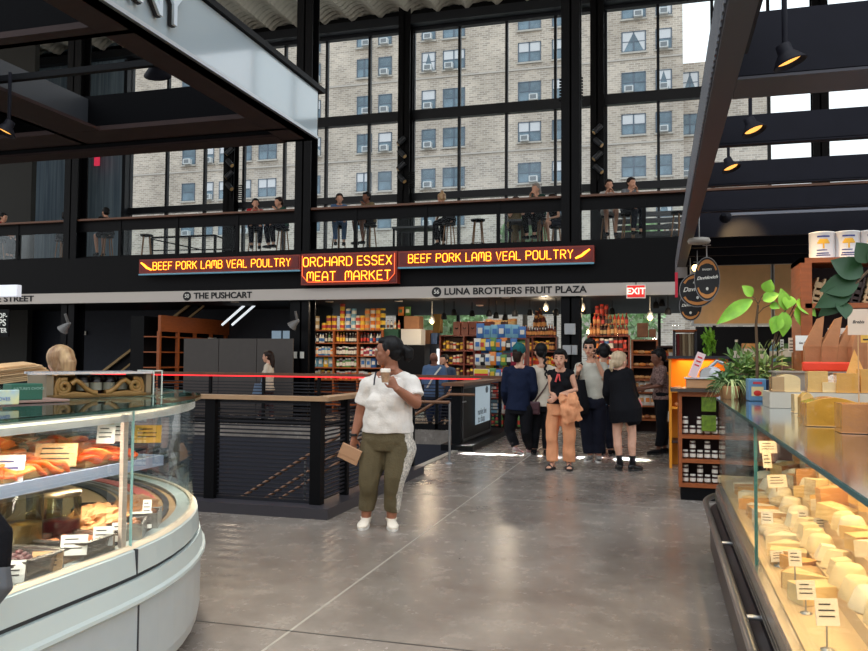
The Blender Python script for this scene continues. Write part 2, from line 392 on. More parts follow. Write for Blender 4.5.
# ------------------------------------------------------------------ brick building across the street
def brick_mat(name, c1, c2, cm_):
    m = bpy.data.materials.new(name); m.use_nodes = True; nt = m.node_tree; b = nt.nodes['Principled BSDF']
    tc = nt.nodes.new('ShaderNodeTexCoord'); mp = nt.nodes.new('ShaderNodeMapping'); mp.inputs['Rotation'].default_value = (PI/2, 0, 0)
    nt.links.new(tc.outputs['Object'], mp.inputs[0])
    br = nt.nodes.new('ShaderNodeTexBrick'); br.inputs['Color1'].default_value = srgb(*c1); br.inputs['Color2'].default_value = srgb(*c2); br.inputs['Mortar'].default_value = srgb(*cm_)
    br.inputs['Scale'].default_value = 1; br.inputs['Brick Width'].default_value = .40; br.inputs['Row Height'].default_value = .15; br.inputs['Mortar Size'].default_value = .02
    nt.links.new(mp.outputs[0], br.inputs['Vector'])
    n = nt.nodes.new('ShaderNodeTexNoise'); n.inputs['Scale'].default_value = .35; n.inputs['Detail'].default_value = 6; nt.links.new(tc.outputs['Object'], n.inputs['Vector'])
    r = nt.nodes.new('ShaderNodeValToRGB'); r.color_ramp.elements[0].position = .3; r.color_ramp.elements[0].color = (.72, .7, .68, 1); r.color_ramp.elements[1].position = .7; r.color_ramp.elements[1].color = (1.12, 1.1, 1.08, 1)
    nt.links.new(n.outputs[0], r.inputs[0])
    mx = nt.nodes.new('ShaderNodeMix'); mx.data_type = 'RGBA'; mx.blend_type = 'MULTIPLY'; mx.inputs[0].default_value = 1
    nt.links.new(br.outputs[0], mx.inputs[6]); nt.links.new(r.outputs[0], mx.inputs[7]); nt.links.new(mx.outputs[2], b.inputs['Base Color'])
    b.inputs['Roughness'].default_value = .9
    return m
YB = 56.0
BR = brick_mat('tan_brick', (200, 186, 172), (158, 146, 136), (208, 200, 190))
xr_main = oY(683, 60, YB).x; xr_glare_wing = oY(771, 120, YB+1).x; z_glare_wing = oY(700, 62, YB+1).z
bld = thing('apartment_building', 'tan brick apartment building with rows of windows seen through the tall window wall', 'building', (0, YB, 0))
MB().box(-52, 0, 0, xr_main, 12, 34).build('wall', BR, bld)
MB().box(xr_main, 1, 0, xr_glare_wing, 12, z_glare_wing).build('wall', BR, bld)  # invented lower wing: sky glare over the facade shaped as a roof step
cs = MB()
for z in (oY(430, 79, YB).z, oY(430, 157, YB).z): cs.box(-52, -.06, z, xr_main, .0, z+.12)
cs.build('stone_course', mat('course_stone', (186, 178, 170), .9), bld)
WF = mat('blue_grey_window_frame', (86, 98, 112), .5); WP = mat('window_pane_sky', (100, 118, 130), .12, spec=.5, var=.5, vscale=.8); SILL = mat('window_sill', (182, 176, 168), .8)
CURT = mat('pale_curtain', (205, 205, 208), .8); ACM = mat('ac_white', (206, 208, 208), .6); ACD = mat('ac_grille', (120, 124, 128), .7)
rows = [31, 62, 100, 139, 178.5, 217, 256]
zrows = [oY(429, y, YB).z for y in rows]
zh = 1.45
cols = [(183, 196, 1), (206, 214.5, 1), (220, 230, 1), (244, 252, 1), (259, 277, 2), (313, 321, 1), (357, 372, 2), (378.5, 392, 1), (421.7, 435.7, 1), (443, 465, 2), (518, 541, 2), (552, 566, 1), (621.5, 646, 2), (655.6, 672, 1), (681, 699, 2)]
rn = random.Random(4)
def make_window(w_, h_, n_, par, x, z, y=0, ac=False, curtain=0):
    f = MB(); t = .07
    f.box(-w_/2, -.05, -h_/2, -w_/2+t, .03, h_/2).box(w_/2-t, -.05, -h_/2, w_/2, .03, h_/2).box(-w_/2, -.05, h_/2-t, w_/2, .03, h_/2).box(-w_/2, -.05, -h_/2, w_/2, .03, -h_/2+t)
    f.box(-w_/2, -.04, -.03, w_/2, .02, .03)
    if n_ == 2: f.box(-.05, -.05, -h_/2, .05, .03, h_/2)
    o = f.build('window', WF, par, loc=(x, y, z))
    MB().box(-w_/2+.02, -.02, -h_/2, w_/2-.02, -.005, h_/2).build('pane', WP, o)
    MB().box(-w_/2-.08, -.12, -h_/2-.12, w_/2+.08, .0, -h_/2-.0).build('sill', SILL, o)
    if curtain == 1: MB().box(-w_/2+.08, -.028, -.02, w_/2-.08, -.021, h_/2-.06).build('blind', CURT, o)
    if curtain == 2:
        c = MB(); q = w_/2-.08
        c.add([(-q, -.028, h_/2-.06), (0, -.028, h_/2-.06), (-q+.1, -.028, -h_/2+.1), (-q, -.028, -h_/2+.1)], [(0, 3, 2, 1)])
        c.add([(q, -.028, h_/2-.06), (0, -.028, h_/2-.06), (q-.1, -.028, -h_/2+.1), (q, -.028, -h_/2+.1)], [(0, 1, 2, 3)])
        c.build('curtain', CURT, o)
    if ac:
        xx = rn.choice((-1, 1))*w_*.12*(n_-1)*1.6
        a = MB().box(xx-.3, -.42, -h_/2+.0, xx+.3, 0, -h_/2+.42).box(xx-.22, -.43, -h_/2+.06, xx+.22, -.42, -h_/2+.36, 1)
        a.build('air_conditioner', [ACM, ACD], o)
    return o
nwin = 0
for ci, (a, b_, n_) in enumerate(cols):
    for ri, z in enumerate(zrows):
        if ri == 0 and ci < 5: continue
        if ci == 14 and z > z_glare_wing-1: continue
        glare_wing = ci == 14
        yy = YB+1 if glare_wing else YB
        x0 = oY(a, rows[min(ri, 3)], yy).x; x1 = oY(b_, rows[min(ri, 3)], yy).x
        ac = rn.random() < (.75 if n_ == 1 and ci in (8, 7) else .38)
        make_window(x1-x0, zh, n_, bld, (x0+x1)/2, z, 1.0 if glare_wing else 0, ac, rn.choice((0, 0, 0, 1, 1, 1, 0, 2)))
# street outside
struct('floor_street', MB().box(-60, YW+.6, -.4, 60, 120, -.15), mat('street_asphalt', (130, 128, 126), .9, var=.1))

# street trees seen under the mezzanine
LEAF = mat('street_tree_leaf', (168, 196, 146), .6, var=.3, vscale=2)
def leaf_cloud(m, c, R, n, size, seed, mi=0):
    r = random.Random(seed)
    for i in range(n):
        d = Vector((r.gauss(0, 1), r.gauss(0, 1), r.gauss(0, 1))).normalized()*R*(r.random()**.4)
        p = Vector(c)+Vector((d.x, d.y, d.z*.8)); a = Vector((r.uniform(-1, 1), r.uniform(-1, 1), r.uniform(-1, 1))).normalized()*size; b = a.cross(Vector((r.uniform(-1, 1), r.uniform(-1, 1), r.uniform(-1, 1)))).normalized()*size*.5
        m.add([p-a, p+b, p+a, p-b], [(0, 1, 2, 3)], mi)
for i, (px, py, Y, R, lab) in enumerate(((450, 318, 33, 1.7, 'leafy green street tree left of centre beyond the shop windows'), (618, 316, 34, 1.9, 'leafy green street tree beyond the shop window right of the black column'), (524, 234, 31, .95, 'small leafy green tree outside behind the mezzanine stools'), (641, 236, 36, .9, 'green treetop outside behind the right end of the mezzanine bench'))):
    p = oY(px, py, Y); t = thing('street_tree', lab, 'tree', (p.x, Y, -.15))
    MB().tube([(0, 0, 0), (.05, 0, p.z*.5), (0, 0, p.z)], [.14, .1, .06], 8).build('trunk', mat('bark', (90, 78, 66), .9), t)
    m = MB(); leaf_cloud(m, (0, 0, p.z+.15), R, 1400, .16, i); m.build('foliage', LEAF, t)

# ------------------------------------------------------------------ people
from mathutils import noise as mnoise
def remesh(mb, name, mats, voxel, smooth=4, wrinkle=0.0, wf=(9, 9, 6), seed=0, clampz=None):
    me0 = mb.mesh(name+'_src', mats); tmp = bpy.data.objects.new('tmp', me0); COL.objects.link(tmp)
    r = tmp.modifiers.new('r', 'REMESH'); r.mode = 'VOXEL'; r.voxel_size = voxel; r.use_smooth_shade = True
    if smooth:
        s_ = tmp.modifiers.new('s', 'SMOOTH'); s_.factor = .5; s_.iterations = smooth
    dg = bpy.context.evaluated_depsgraph_get(); me = bpy.data.meshes.new_from_object(tmp.evaluated_get(dg))
    bpy.data.objects.remove(tmp); bpy.data.meshes.remove(me0); me.name = name
    if wrinkle or clampz is not None:
        off = Vector((seed*3.7, seed*1.3, 0)); nr = [v.normal.copy() for v in me.vertices]
        for v, n in zip(me.vertices, nr):
            if wrinkle:
                p = v.co
                q = mnoise.noise(Vector((p.x*wf[0], p.y*wf[1], p.z*wf[2]))+off) + .5*mnoise.noise(Vector((p.x*wf[0]*2.1, p.y*wf[1]*2.1, p.z*wf[2]*1.7))+off)
                v.co += n*(wrinkle*q)
            if clampz is not None and v.co.z < clampz: v.co.z = clampz
    me.polygons.foreach_set('use_smooth', [True]*len(me.polygons))
    me.materials.clear()
    for m_ in (mats if isinstance(mats, (list, tuple)) else [mats]): me.materials.append(m_)
    me.update()
    return me
def link(me, name, parent, loc=None):
    o = bpy.data.objects.new(name, me); COL.objects.link(o); o.parent = parent
    if loc is not None: o.location = loc
    return o
def lerp(a, b, t): return a+(b-a)*t
def skinmat(name, rgb): return mat('skin_'+name, rgb, .5, var=.06, vscale=20, spec=.35)
IRIS = mat('eye_dark', (28, 20, 18), .25); EYEW = mat('eye_white', (226, 220, 214), .35)

def add_hand(mb, wrist, d, pn, side, curl=.5, s=1.0, spread=.12, thumb=.6):
    # wrist pos, d = hand direction, pn = palm normal (direction the palm faces), side +1: thumb on +lat
    d = d.normalized(); pn = (pn - d*pn.dot(d)).normalized(); lat = d.cross(pn)*side
    W = wrist
    mb.tube([W-d*.02*s, W+d*.025*s, W+d*.06*s, W+d*.088*s], [(.024*s, .018*s), (.034*s, .016*s), (.039*s, .0145*s), (.036*s, .011*s)], 10, hint=lat)
    lens = (.070, .080, .074, .058); offs = (.029, .010, -.010, -.029)
    for k in range(4):
        p = W+d*(.080-.004*abs(k-1.2))*s+lat*offs[k]*s; L = lens[k]*s; ang = 0; pts = [p-d*.02*s, p]; cdir = d+lat*(spread*(offs[k]/.03))
        cdir.normalize()
        for seg, fr in ((0, .45), (1, .3), (2, .25)):
            ang += curl*(.8 if seg == 0 else 1.0)
            v = cdir*math.cos(ang)+pn*math.sin(ang); p = p+v*(L*fr); pts.append(p)
        mb.tube(pts, [.0095*s, .0095*s, .0088*s, .0082*s, .0068*s], 7)
    b = W+d*.028*s+lat*.028*s
    tdir = (d*.6+lat*.75+pn*.25).normalized(); p1 = b+tdir*.034*s
    t2 = (d*(1.0-thumb*.4)+lat*(.35-thumb*.5)+pn*(.3+thumb*.7)).normalized(); p2 = p1+t2*.03*s; p3 = p2+(t2+pn*.3*thumb).normalized()*.024*s
    mb.tube([b-tdir*.015*s, b, p1, p2, p3], [.013*s, .0135*s, .0115*s, .010*s, .0075*s], 8)

def headframe(fd, up=Vector((0, 0, 1))):
    y = Vector(fd).normalized(); x = y.cross(Vector(up)).normalized(); z = x.cross(y)
    return Matrix((x, y, z)).transposed()
def add_head(mb, c, R, s=1.0, fat=1.0, neck=None, nr=.055):
    T = lambda x, y, z: c+R @ Vector((x*s, y*s, z*s))
    def bl(p, rx, ry, rz, n=16): mb.blob(T(*p), rx*s, ry*s, rz*s, n, M=R)
    bl((0, -.015, .035), .076, .096, .088); bl((0, .03, .02), .066, .066, .075)
    bl((0, .028, -.042), .056*fat, .060, .058); bl((0, .055, -.088), .030*fat, .032, .024); bl((0, .062, -.050), .040*fat, .034, .040)
    for q in (-1, 1):
        bl((q*.038, .052, -.022), .024*fat, .030, .026); bl((q*.077, -.004, -.008), .011, .020, .031, 10)
        bl((q*.030, .085, .028), .020, .010, .009, 8)
    mb.tube([T(0, .088, .022), T(0, .098, .0), T(0, .106, -.022), T(0, .098, -.030)], [.009*s, .011*s, .0145*s, .011*s], 8)
    bl((0, .088, -.054), .020, .010, .010, 8)
    if neck is not None:
        mb.tube([Vector(neck)-Vector((0, 0, .05)), Vector(neck)+Vector((0, 0, .0)), T(0, -.022, -.06), T(0, -.015, .0)], [nr*1.15, nr, nr*.93, nr*.9], 14)

def figure(name, label, loc, rz, J, G, skin, parts, vox=.009, hs=1.13, group=None, hair=None, hands=None, fat=1.0, eyes=True):
    """J joints in the figure's own frame (x = its right, y = forward, z up)."""
    root = thing(name, label, 'person', loc, rz, group)
    J = {k: Vector(v) if isinstance(v, (tuple, list)) else v.copy() if isinstance(v, Vector) else v for k, v in J.items()}
    _n = (J['head']-J['nek']).normalized(); J['nek'] += _n*.022; J['head'] -= _n*.012
    for S in 'LR': J['s'+S] += _n*.012
    lat = (J['sR']-J['sL']).normalized(); hlat = (J['hR']-J['hL']).normalized()
    up = (J['nek']-J['pel']).normalized()
    R = headframe(J['fd'], J.get('hu', Vector((0, 0, 1))))
    ua, el, fa, wr = G['arm']; th, kn, ca, an = G['leg']; tor = G['torso']     # torso: crotch, pelvis, waist, chest, upper
    def torso(mb, d=0.0, top=True, low=0.0, fr=1.0):
        pts = [J['pel']-up*(.09+low), J['pel'], J['wai'], J['che'], lerp(J['che'], J['nek'], .62)+Vector((0, 0, 0))]
        rd = [(a+d, b+d) for a, b in tor]
        # hint per point: interpolate hip and shoulder axes
        mb.tube(pts, rd, 20, hint=lat)
        mb.tube([J['pel']-up*.06, J['pel'], J['wai']], [(tor[0][0]+d, tor[0][1]+d), (tor[1][0]+d, tor[1][1]+d), (tor[2][0]+d, tor[2][1]+d)], 20, hint=hlat)
        for S in 'LR':
            s_ = J['s'+S]; c_ = lerp(J['che'], J['nek'], .45)
            mb.tube([lerp(J['nek'], c_, .25), lerp(J['nek'], s_, .5)-up*.010, lerp(J['nek'], s_, .92)-up*.004], [.050+d, .046+d, ua*.85+d], 12)
            mb.tube([c_, lerp(c_, s_, .6)-up*.02, lerp(c_, s_, .92)-up*.012], [(.072+d), (.062+d), ua*.9+d], 12); mb.blob(s_, ua+d, ua+d, ua+d, 14)
        if G.get('bust'):
            bx, by, bz, br = G['bust']; fwd = lat.cross(up); fwd = -fwd if fwd.dot(Vector(J.get('bf', (0, 1, 0)))) < 0 else fwd
            for q in (-1, 1): mb.blob(J['che']+lat*(bx*q)+fwd*by+up*bz, br+d, br+d, br+d, 14)
    def armpt(S, t):
        a, b, c = J['s'+S], J['e'+S], J['w'+S]
        return lerp(a, b, t) if t <= 1 else lerp(b, c, t-1)
    def armr(t): 
        ks = [(0, ua), (.35, ua*.98), (1, el), (1.25, fa), (2, wr)]
        for (t0, r0), (t1, r1) in zip(ks, ks[1:]):
            if t <= t1: return r0+(r1-r0)*(t-t0)/(t1-t0)
        return wr
    def legpt(S, t):
        a, b, c = J['h'+S], J['k'+S], J['a'+S]
        return lerp(a, b, t) if t <= 1 else lerp(b, c, t-1)
    def legr(t):
        ks = [(0, th), (.4, th*.93), (1, kn), (1.35, ca), (1.8, an*1.1), (2, an)]
        for (t0, r0), (t1, r1) in zip(ks, ks[1:]):
            if t <= t1: return r0+(r1-r0)*(t-t0)/(t1-t0)
        return an
    def arm(mb, S, t0, t1, d=0.0, d1=None, n=8):
        d1 = d if d1 is None else d1; ts = [t0+(t1-t0)*i/n for i in range(n+1)]
        mb.tube([armpt(S, t) for t in ts], [armr(t)+d+(d1-d)*i/n for i, t in enumerate(ts)], 14)
    def leg(mb, S, t0, t1, d=0.0, d1=None, n=10):
        d1 = d if d1 is None else d1; ts = [t0+(t1-t0)*i/n for i in range(n+1)]
        back = Vector((0, -1, 0))
        mb.tube([legpt(S, t)+(Vector((0, -.012, 0)) if 1.2 < t < 1.6 and not G.get('sit') else Vector()) for t in ts], [legr(t)+d+(d1-d)*i/n for i, t in enumerate(ts)], 16)
    # ---- skin
    mb = MB(); torso(mb, -.004)
    add_head(mb, J['head'], R, hs, fat, J['nek'], G.get('neck', .055))
    for S in 'LR':
        arm(mb, S, 0, 2); leg(mb, S, 0, 2)
        mb.blob(J['k'+S], kn*1.02, kn*1.02, kn*1.02, 10); mb.blob(J['h'+S], th, th, th, 14)
        sd = 1 if S == 'R' else -1
        hd, pn, cu = (hands or {}).get(S, (None, None, None))
        hd = Vector(hd) if hd is not None else (J['w'+S]-J['e'+S]); pn = Vector(pn) if pn is not None else Vector((-sd, .2, 0))
        # thumb side: for the right hand, thumb = d x pn reversed
        add_hand(mb, J['w'+S], hd, pn, (-1 if S == 'R' else 1), cu if cu is not None else .35, G.get('hand', 1.0))
        # foot
        fdv = (J['t'+S]-J['a'+S]); fdv.z = 0; fdv.normalize()
        a_ = J['a'+S]; zb = J['t'+S].z
        mb.tube([a_-fdv*.035+Vector((0, 0, zb-a_.z+.035)), a_+fdv*.03+Vector((0, 0, (zb-a_.z)*.55+.02)), a_+fdv*.10+Vector((0, 0, zb-a_.z+.032)), a_+fdv*.155+Vector((0, 0, zb-a_.z+.02))], [(.034, .032), (.036, .034), (.040, .024), (.032, .014)], 12, hint=fdv.cross(Vector((0, 0, 1))))
    body = link(remesh(mb, 'body', skinmat(*skin), vox, 3), 'body', root)
    if eyes:
        for q in (-1, 1):
            e = MB(); cc = J['head']+R @ Vector((q*.030*hs, .0885*hs, .012*hs)); e.blob(cc, (.0125 if vox < .008 else .009)*hs, .008*hs, (.0075 if vox < .008 else .0055)*hs, 10, M=R)
            e.blob(cc+R @ Vector((0, .0052*hs, 0)), (.0058 if vox < .008 else .0085)*hs, .0045*hs, .0062*hs, 8, 1, M=R); e.build('eye', [EYEW, IRIS], root)
            bmb = MB(); T = lambda x, y, z: J['head']+R @ Vector((x*hs, y*hs, z*hs))
            bmb.tube([T(q*.014, .0985, .034), T(q*.032, .096, .040), T(q*.050, .082, .034)], [.003, .0038, .0022], 6, flat=.7); bmb.build('eyebrow', mat('brow_hair', (34, 24, 22), .8), root)
        lp = MB(); T = lambda x, y, z: J['head']+R @ Vector((x*hs, y*hs, z*hs))
        lp.tube([T(-.021, .0885, -.053), T(0, .0985, -.050), T(.021, .0885, -.053)], [.003, .0055, .003], 8, flat=.7); lp.tube([T(-.019, .089, -.058), T(0, .0985, -.0615), T(.019, .089, -.058)], [.003, .006, .003], 8, flat=.7)
        lp.build('lips', mat('lips_'+skin[0], tuple(int(c*k) for c, k in zip(skin[1], (.82, .6, .6))), .4), root)
    ctx = dict(J=J, R=R, up=up, lat=lat, G=G, root=root, torso=torso, arm=arm, leg=leg, armpt=armpt, armr=armr, legpt=legpt, legr=legr, hs=hs, vox=vox)
    for pt in parts: pt(ctx)
    if hair: hair(ctx)
    return root
# ---- clothing builders; each returns a function of the figure's context
def top(m, sleeve=.5, loose=.012, hem=0.0, name='shirt', wr=.004, hemw=None, cuff=None, neck=0, voff=0, seed=0, sm=4, seatlow=0):
    def f(c):
        J = c['J']; G = c['G']; up = c['up']; mb = MB()
        hw = hemw or (G['torso'][1][0]+loose+.012, G['torso'][1][1]+loose+.012)
        t = G['torso']
        pts = [J['pel']-up*hem, lerp(J['pel'], J['wai'], .5), J['wai'], J['che'], lerp(J['che'], J['nek'], .62)]
        rd = [hw, ((t[1][0]+t[2][0])/2+loose*1.1, (t[1][1]+t[2][1])/2+loose*1.1), (t[2][0]+loose*1.1, t[2][1]+loose*1.1), (t[3][0]+loose, t[3][1]+loose), (t[4][0]+loose*.6, t[4][1]+loose*.7)]
        if hem < 0: pts = [J['pel']-up*hem]+pts[2:]; rd = [hw]+rd[2:]
        mb.tube(pts, rd, 22, hint=c['lat'])
        for S in 'LR':
            s_ = J['s'+S]; c_ = lerp(J['che'], J['nek'], .45); ua = G['arm'][0]
            mb.tube([lerp(J['nek'], c_, .35)+(J['s'+S]-J['nek']).normalized()*.035, lerp(J['nek'], s_, .55)-up*.012, lerp(J['nek'], s_, .92)-up*.004], [.036, .044+loose*.6, ua*.85+loose*.8], 12)
            mb.tube([c_, lerp(c_, s_, .6)-up*.02, lerp(c_, s_, .92)-up*.012], [.072+loose, .062+loose, ua*.9+loose], 12); mb.blob(s_, ua+loose*.95, ua+loose*.95, ua+loose*.95, 14)
            if sleeve > 0: c['arm'](mb, S, 0, sleeve, loose*.9, cuff if cuff is not None else loose*1.4)
        if G.get('bust'):
            bx, by, bz, br = G['bust']; fwd = c['lat'].cross(up); fwd = -fwd if fwd.dot(Vector(J.get('bf', (0, 1, 0)))) < 0 else fwd
            for q in (-1, 1): mb.blob(J['che']+c['lat']*(bx*q)+fwd*by+up*bz, br+loose, br+loose, br+loose, 14)
        link(remesh(mb, name, m, c['vox'], sm, wr, (7, 7, 9), seed), name, c['root'])
    return f
def bottom(m, to=1.9, loose=.012, flare=None, name='trousers', wr=.004, rise=.05, seed=1, sm=4, stripe=None):
    def f(c):
        J = c['J']; G = c['G']; up = c['up']; mb = MB(); t = G['torso']; hl = (J['hR']-J['hL']).normalized()
        mb.tube([J['pel']-up*.09, J['pel'], J['pel']+up*rise, lerp(J['pel'], J['wai'], .8)], [(t[0][0]+loose, t[0][1]+loose), (t[1][0]+loose, t[1][1]+loose), (t[1][0]+loose*.8, t[1][1]+loose*.8), (t[2][0]+.002, t[2][1]+.002)], 20, hint=hl)
        for S in 'LR': mb.blob(J['h'+S], G['leg'][0]+loose, G['leg'][0]+loose, (G['leg'][0]+loose)*1.25, 16)
        for S in 'LR': c['leg'](mb, S, 0, to, loose, flare if flare is not None else loose*1.4, 12)
        me = remesh(mb, name, m, c['vox'], sm, wr, (8, 8, 5), seed)
        if stripe:
            me.materials.append(stripe[0])
            for p_ in me.polygons:
                if stripe[1](p_.center, p_.normal): p_.material_index = 1
        link(me, name, c['root'])
    return f
def skirt(m, drop, r0, r1, name='skirt', wr=.006):
    def f(c):
        J = c['J']; up = Vector((0, 0, 1)); mb = MB()
        mb.tube([J['pel']-up*drop, J['pel']-up*drop*.5, J['pel'], J['wai']], [r1, lerp(Vector(r1), Vector(r0), .5)[:], r0, (c['G']['torso'][2][0]+.01, c['G']['torso'][2][1]+.01)], 20, hint=c['lat'])
        link(remesh(mb, name, m, c['vox'], 3, wr, (10, 10, 3)), name, c['root'])
    return f
def shoes(m, sole, high=0.0, name='shoe', thick=.022, ln=1.0, w=1.0, sock=None, heel=0.0):
    def f(c):
        J = c['J']
        for S in 'LR':
            a_ = J['a'+S]; fdv = J['t'+S]-a_; drop = J['t'+S].z; fdv.z = 0; fdv.normalize()
            tip = c['J'].get('tip'+S, 0.0)   # heel lift (m)
            lt = fdv.cross(Vector((0, 0, 1))); g = Vector((a_.x, a_.y, drop))
            def P(y, z, l=0): 
                hz = tip*max(0, min(1, (.12-y)/.17))
                return g+fdv*(y*ln)+Vector((0, 0, z+hz))+lt*l
            mb = MB()
            mb.tube([P(-.072, .045), P(-.045, .05), P(.0, .055), P(.06, .045), P(.12, .038), P(.168, .030), P(.187, .026)], [(.018*w, .022), (.036*w, .036), (.039*w, .042), (.043*w, .034), (.049*w, .028), (.038*w, .02), (.016*w, .012)], 16, hint=lt)
            mb.tube([P(-.01, .05), P(-.012, .085+high)], [(.037*w, .048), (c['G']['leg'][3]+.012, c['G']['leg'][3]+.014)], 14, hint=lt)
            o = link(remesh(mb, name, m, min(c['vox'], .007), 3, 0), name, c['root'])
            sb = MB(); outline = []
            for k in range(20):
                th = 2*PI*k/20; yy = math.cos(th); xx = math.sin(th)
                y_ = .058+.135*yy; x_ = (.046 if yy > 0 else .038)*w*xx*(1.05 if .2 < yy < .8 else 1)
                outline.append((x_, y_))
            vs = [P(y_, 0.001 + (.0), x_) for x_, y_ in outline]+[P(y_, thick, x_) for x_, y_ in outline]; n = 20
            sb.add(vs, [(i, (i+1) % n, n+(i+1) % n, n+i) for i in range(n)], 0, False); sb.add(vs, [tuple(range(n-1, -1, -1)), tuple(range(n, 2*n))])
            sb.build('sole', sole, o)
            if sock:
                sm_, hgt = sock; kb = MB(); ax = (J['k'+S]-a_).normalized()
                kb.tube([a_-Vector((0, 0, .02)), a_+ax*(hgt*.5), a_+ax*hgt], [c['G']['leg'][3]+.006, c['legr'](1.85)+.005, c['legr'](2-hgt/((J['k'+S]-a_).length))+.005], 14)
                kb.build('sock', sm_, c['root'])
    return f
def hair_cap(m, vol=1.0, back=0.0, extra=None, seed=0, front=.03, low=-.02):
    # cap of hair over the skull, leaving the face free; extra: list of (pts, radii) tubes in head coordinates
    def f(c):
        J = c['J']; R = c['R']; s = c['hs']; mb = MB(); H = J['head']
        T = lambda x, y, z: H+R @ Vector((x*s, y*s, z*s))
        k = c['vox']/.009
        mb.blob(T(0, -.026, .046), .083*s*vol, .096*s*vol, .087*s*vol, 20, M=R)
        mb.blob(T(0, -.05, .0), .074*s*vol, .070*s*vol, .075*s*vol, 16, M=R)
        mb.blob(T(0, front, .085), .062*s*vol, .055*s*vol, .034*s*vol, 14, M=R)
        for q in (-1, 1): mb.tube([T(q*.066, .02, .06), T(q*.076, .012, .02), T(q*.074, -.01, low)], [.016*s, .012*s, .008*s], 8)
        for pts, rd in (extra or []): mb.tube([T(*p) for p in pts], [r*s if not isinstance(r, tuple) else (r[0]*s, r[1]*s) for r in rd], 12)
        link(remesh(mb, 'hair', m, min(c['vox'], .008), 2, .004, (30, 30, 8), seed), 'hair', c['root'])
    return f
def fromT(loc, rz):
    M = (Matrix.Translation(loc) @ Matrix.Rotation(rz, 4, 'Z')).inverted()
    def P(px, py, dy=0.0):      # pixel -> figure frame, at world depth loc.y+dy
        return M @ oY(px, py, loc[1]+dy)
    return P
def wdir(rz, v): return Matrix.Rotation(-rz, 3, 'Z') @ Vector(v if len(v) == 3 else (v[0], v[1], 0))

HAIRB = mat('black_hair', (13, 11, 12), .55, spec=.25, var=.3, vscale=40, stretch=(1, 1, .15)); HAIRBR = mat('brown_hair', (40, 25, 18), .55, spec=.25, var=.3, vscale=40, stretch=(1, 1, .15))
BLOND = mat('blond_hair', (216, 182, 134), .45, var2=(140, 98, 66), vscale=16, stretch=(1, 1, .12)); BLOND2 = mat('ash_blond_hair', (196, 172, 140), .45, var=.22, vscale=40, stretch=(1, 1, .15))
SOLEW = mat('shoe_sole_white', (225, 222, 215), .6); SOLEB = mat('shoe_sole_black', (20, 20, 22), .5)
def cloth(name, rgb, rough=.85, var=.1, bump=.25, bs=60): return mat(name, rgb, rough, var=var, vscale=6, bump=bump, bscale=bs, spec=.15)

# --- woman in the white shirt, standing in front
L0 = Vector((-2.42, 6.72, 0)); RZ = PI+.02; P = fromT(L0, RZ)
WT = cloth('white_tee', (226, 220, 212)); OL = cloth('olive_trousers', (98, 88, 66), bump=.35); 
J = dict(pel=P(387.5, 439), wai=P(388, 420), che=P(390, 399), nek=P(392, 367), head=P(388, 350.5, -.03), sR=P(369, 386), eR=P(361, 414, .02), wR=P(354, 437, -.04),
         sL=P(412, 385), eL=P(416, 403, -.06), wL=P(396, 388, -.27), hR=P(374.5, 449), kR=P(369.5, 480, -.05), aR=P(366, 516, .0), hL=P(401, 449), kL=P(394.5, 480, -.03), aL=P(391.5, 513, .03))
J['aR'].z = .085; J['aL'].z = .085
J['tR'] = J['aR']+Vector((-.02, .2, 0)); J['tR'].z = 0; J['tL'] = J['aL']+Vector((-.09, .2, 0)); J['tL'].z = 0
J['fd'] = wdir(RZ, (-1, -.22, .02)); 
SKW = ('warm_brown', (146, 96, 74))
def woman_extra(c):
    J = c['J']; r = c['root']; R = c['R']
    cord = MB(); T = lambda x, y, z: J['head']+R @ Vector((x, y, z))
    cord.tube([P(376, 372, -.085), P(374.5, 379, -.12), P(374, 385, -.14)], .007, 6); cord.build('undershirt_strap', mat('dark_strap', (36, 38, 48), .7), r)
    bl = MB(); w_ = J['wR']; bl.lathe([(.033, -.012), (.037, 0), (.033, .012)], 14, c=tuple(w_+Vector((0, 0, .02)))); bl.build('bracelet', INK, r)
STRIPE = (mat('stripe_grey_white', (190, 184, 174), .8, var=.5, vscale=60), lambda co, n: co.x < J['kL'].x-.025 and n.x < -.45 and n.y > -.25 and n.y < .75)
SKW = ('warm_brown', (156, 104, 80))
figure('person', 'woman in white v-neck tee and olive trousers holding a cup, standing before the stair railing', L0, RZ, J,
    dict(torso=[(.190, .128), (.222, .150), (.205, .175), (.195, .16), (.13, .10)], arm=(.066, .056, .050, .031), leg=(.118, .080, .066, .044), bust=(.075, .075, -.03, .10), neck=.060),
    SKW, [top(WT, .66, .014, -.06, hemw=(.240, .185), cuff=.026, seed=2, wr=.013, sm=12), bottom(OL, 1.80, .014, .020, wr=.012, sm=12, stripe=STRIPE), shoes(mat('cream_sneaker', (232, 222, 206), .6), SOLEW, .0, w=1.08), woman_extra],
    vox=.0065, fat=1.08, hs=1.1, hands={'L': ((.42, .1, .72), (.5, -.5, .35), .75), 'R': ((.05, .12, -1), (-.8, .5, 0), .45)},
    hair=hair_cap(HAIRB, 1.03, extra=[([(0, -.10, .03), (0, -.135, .03), (0, -.165, .01), (0, -.165, -.045), (0, -.15, -.075)], [.030, .034, .044, .040, .022])]))
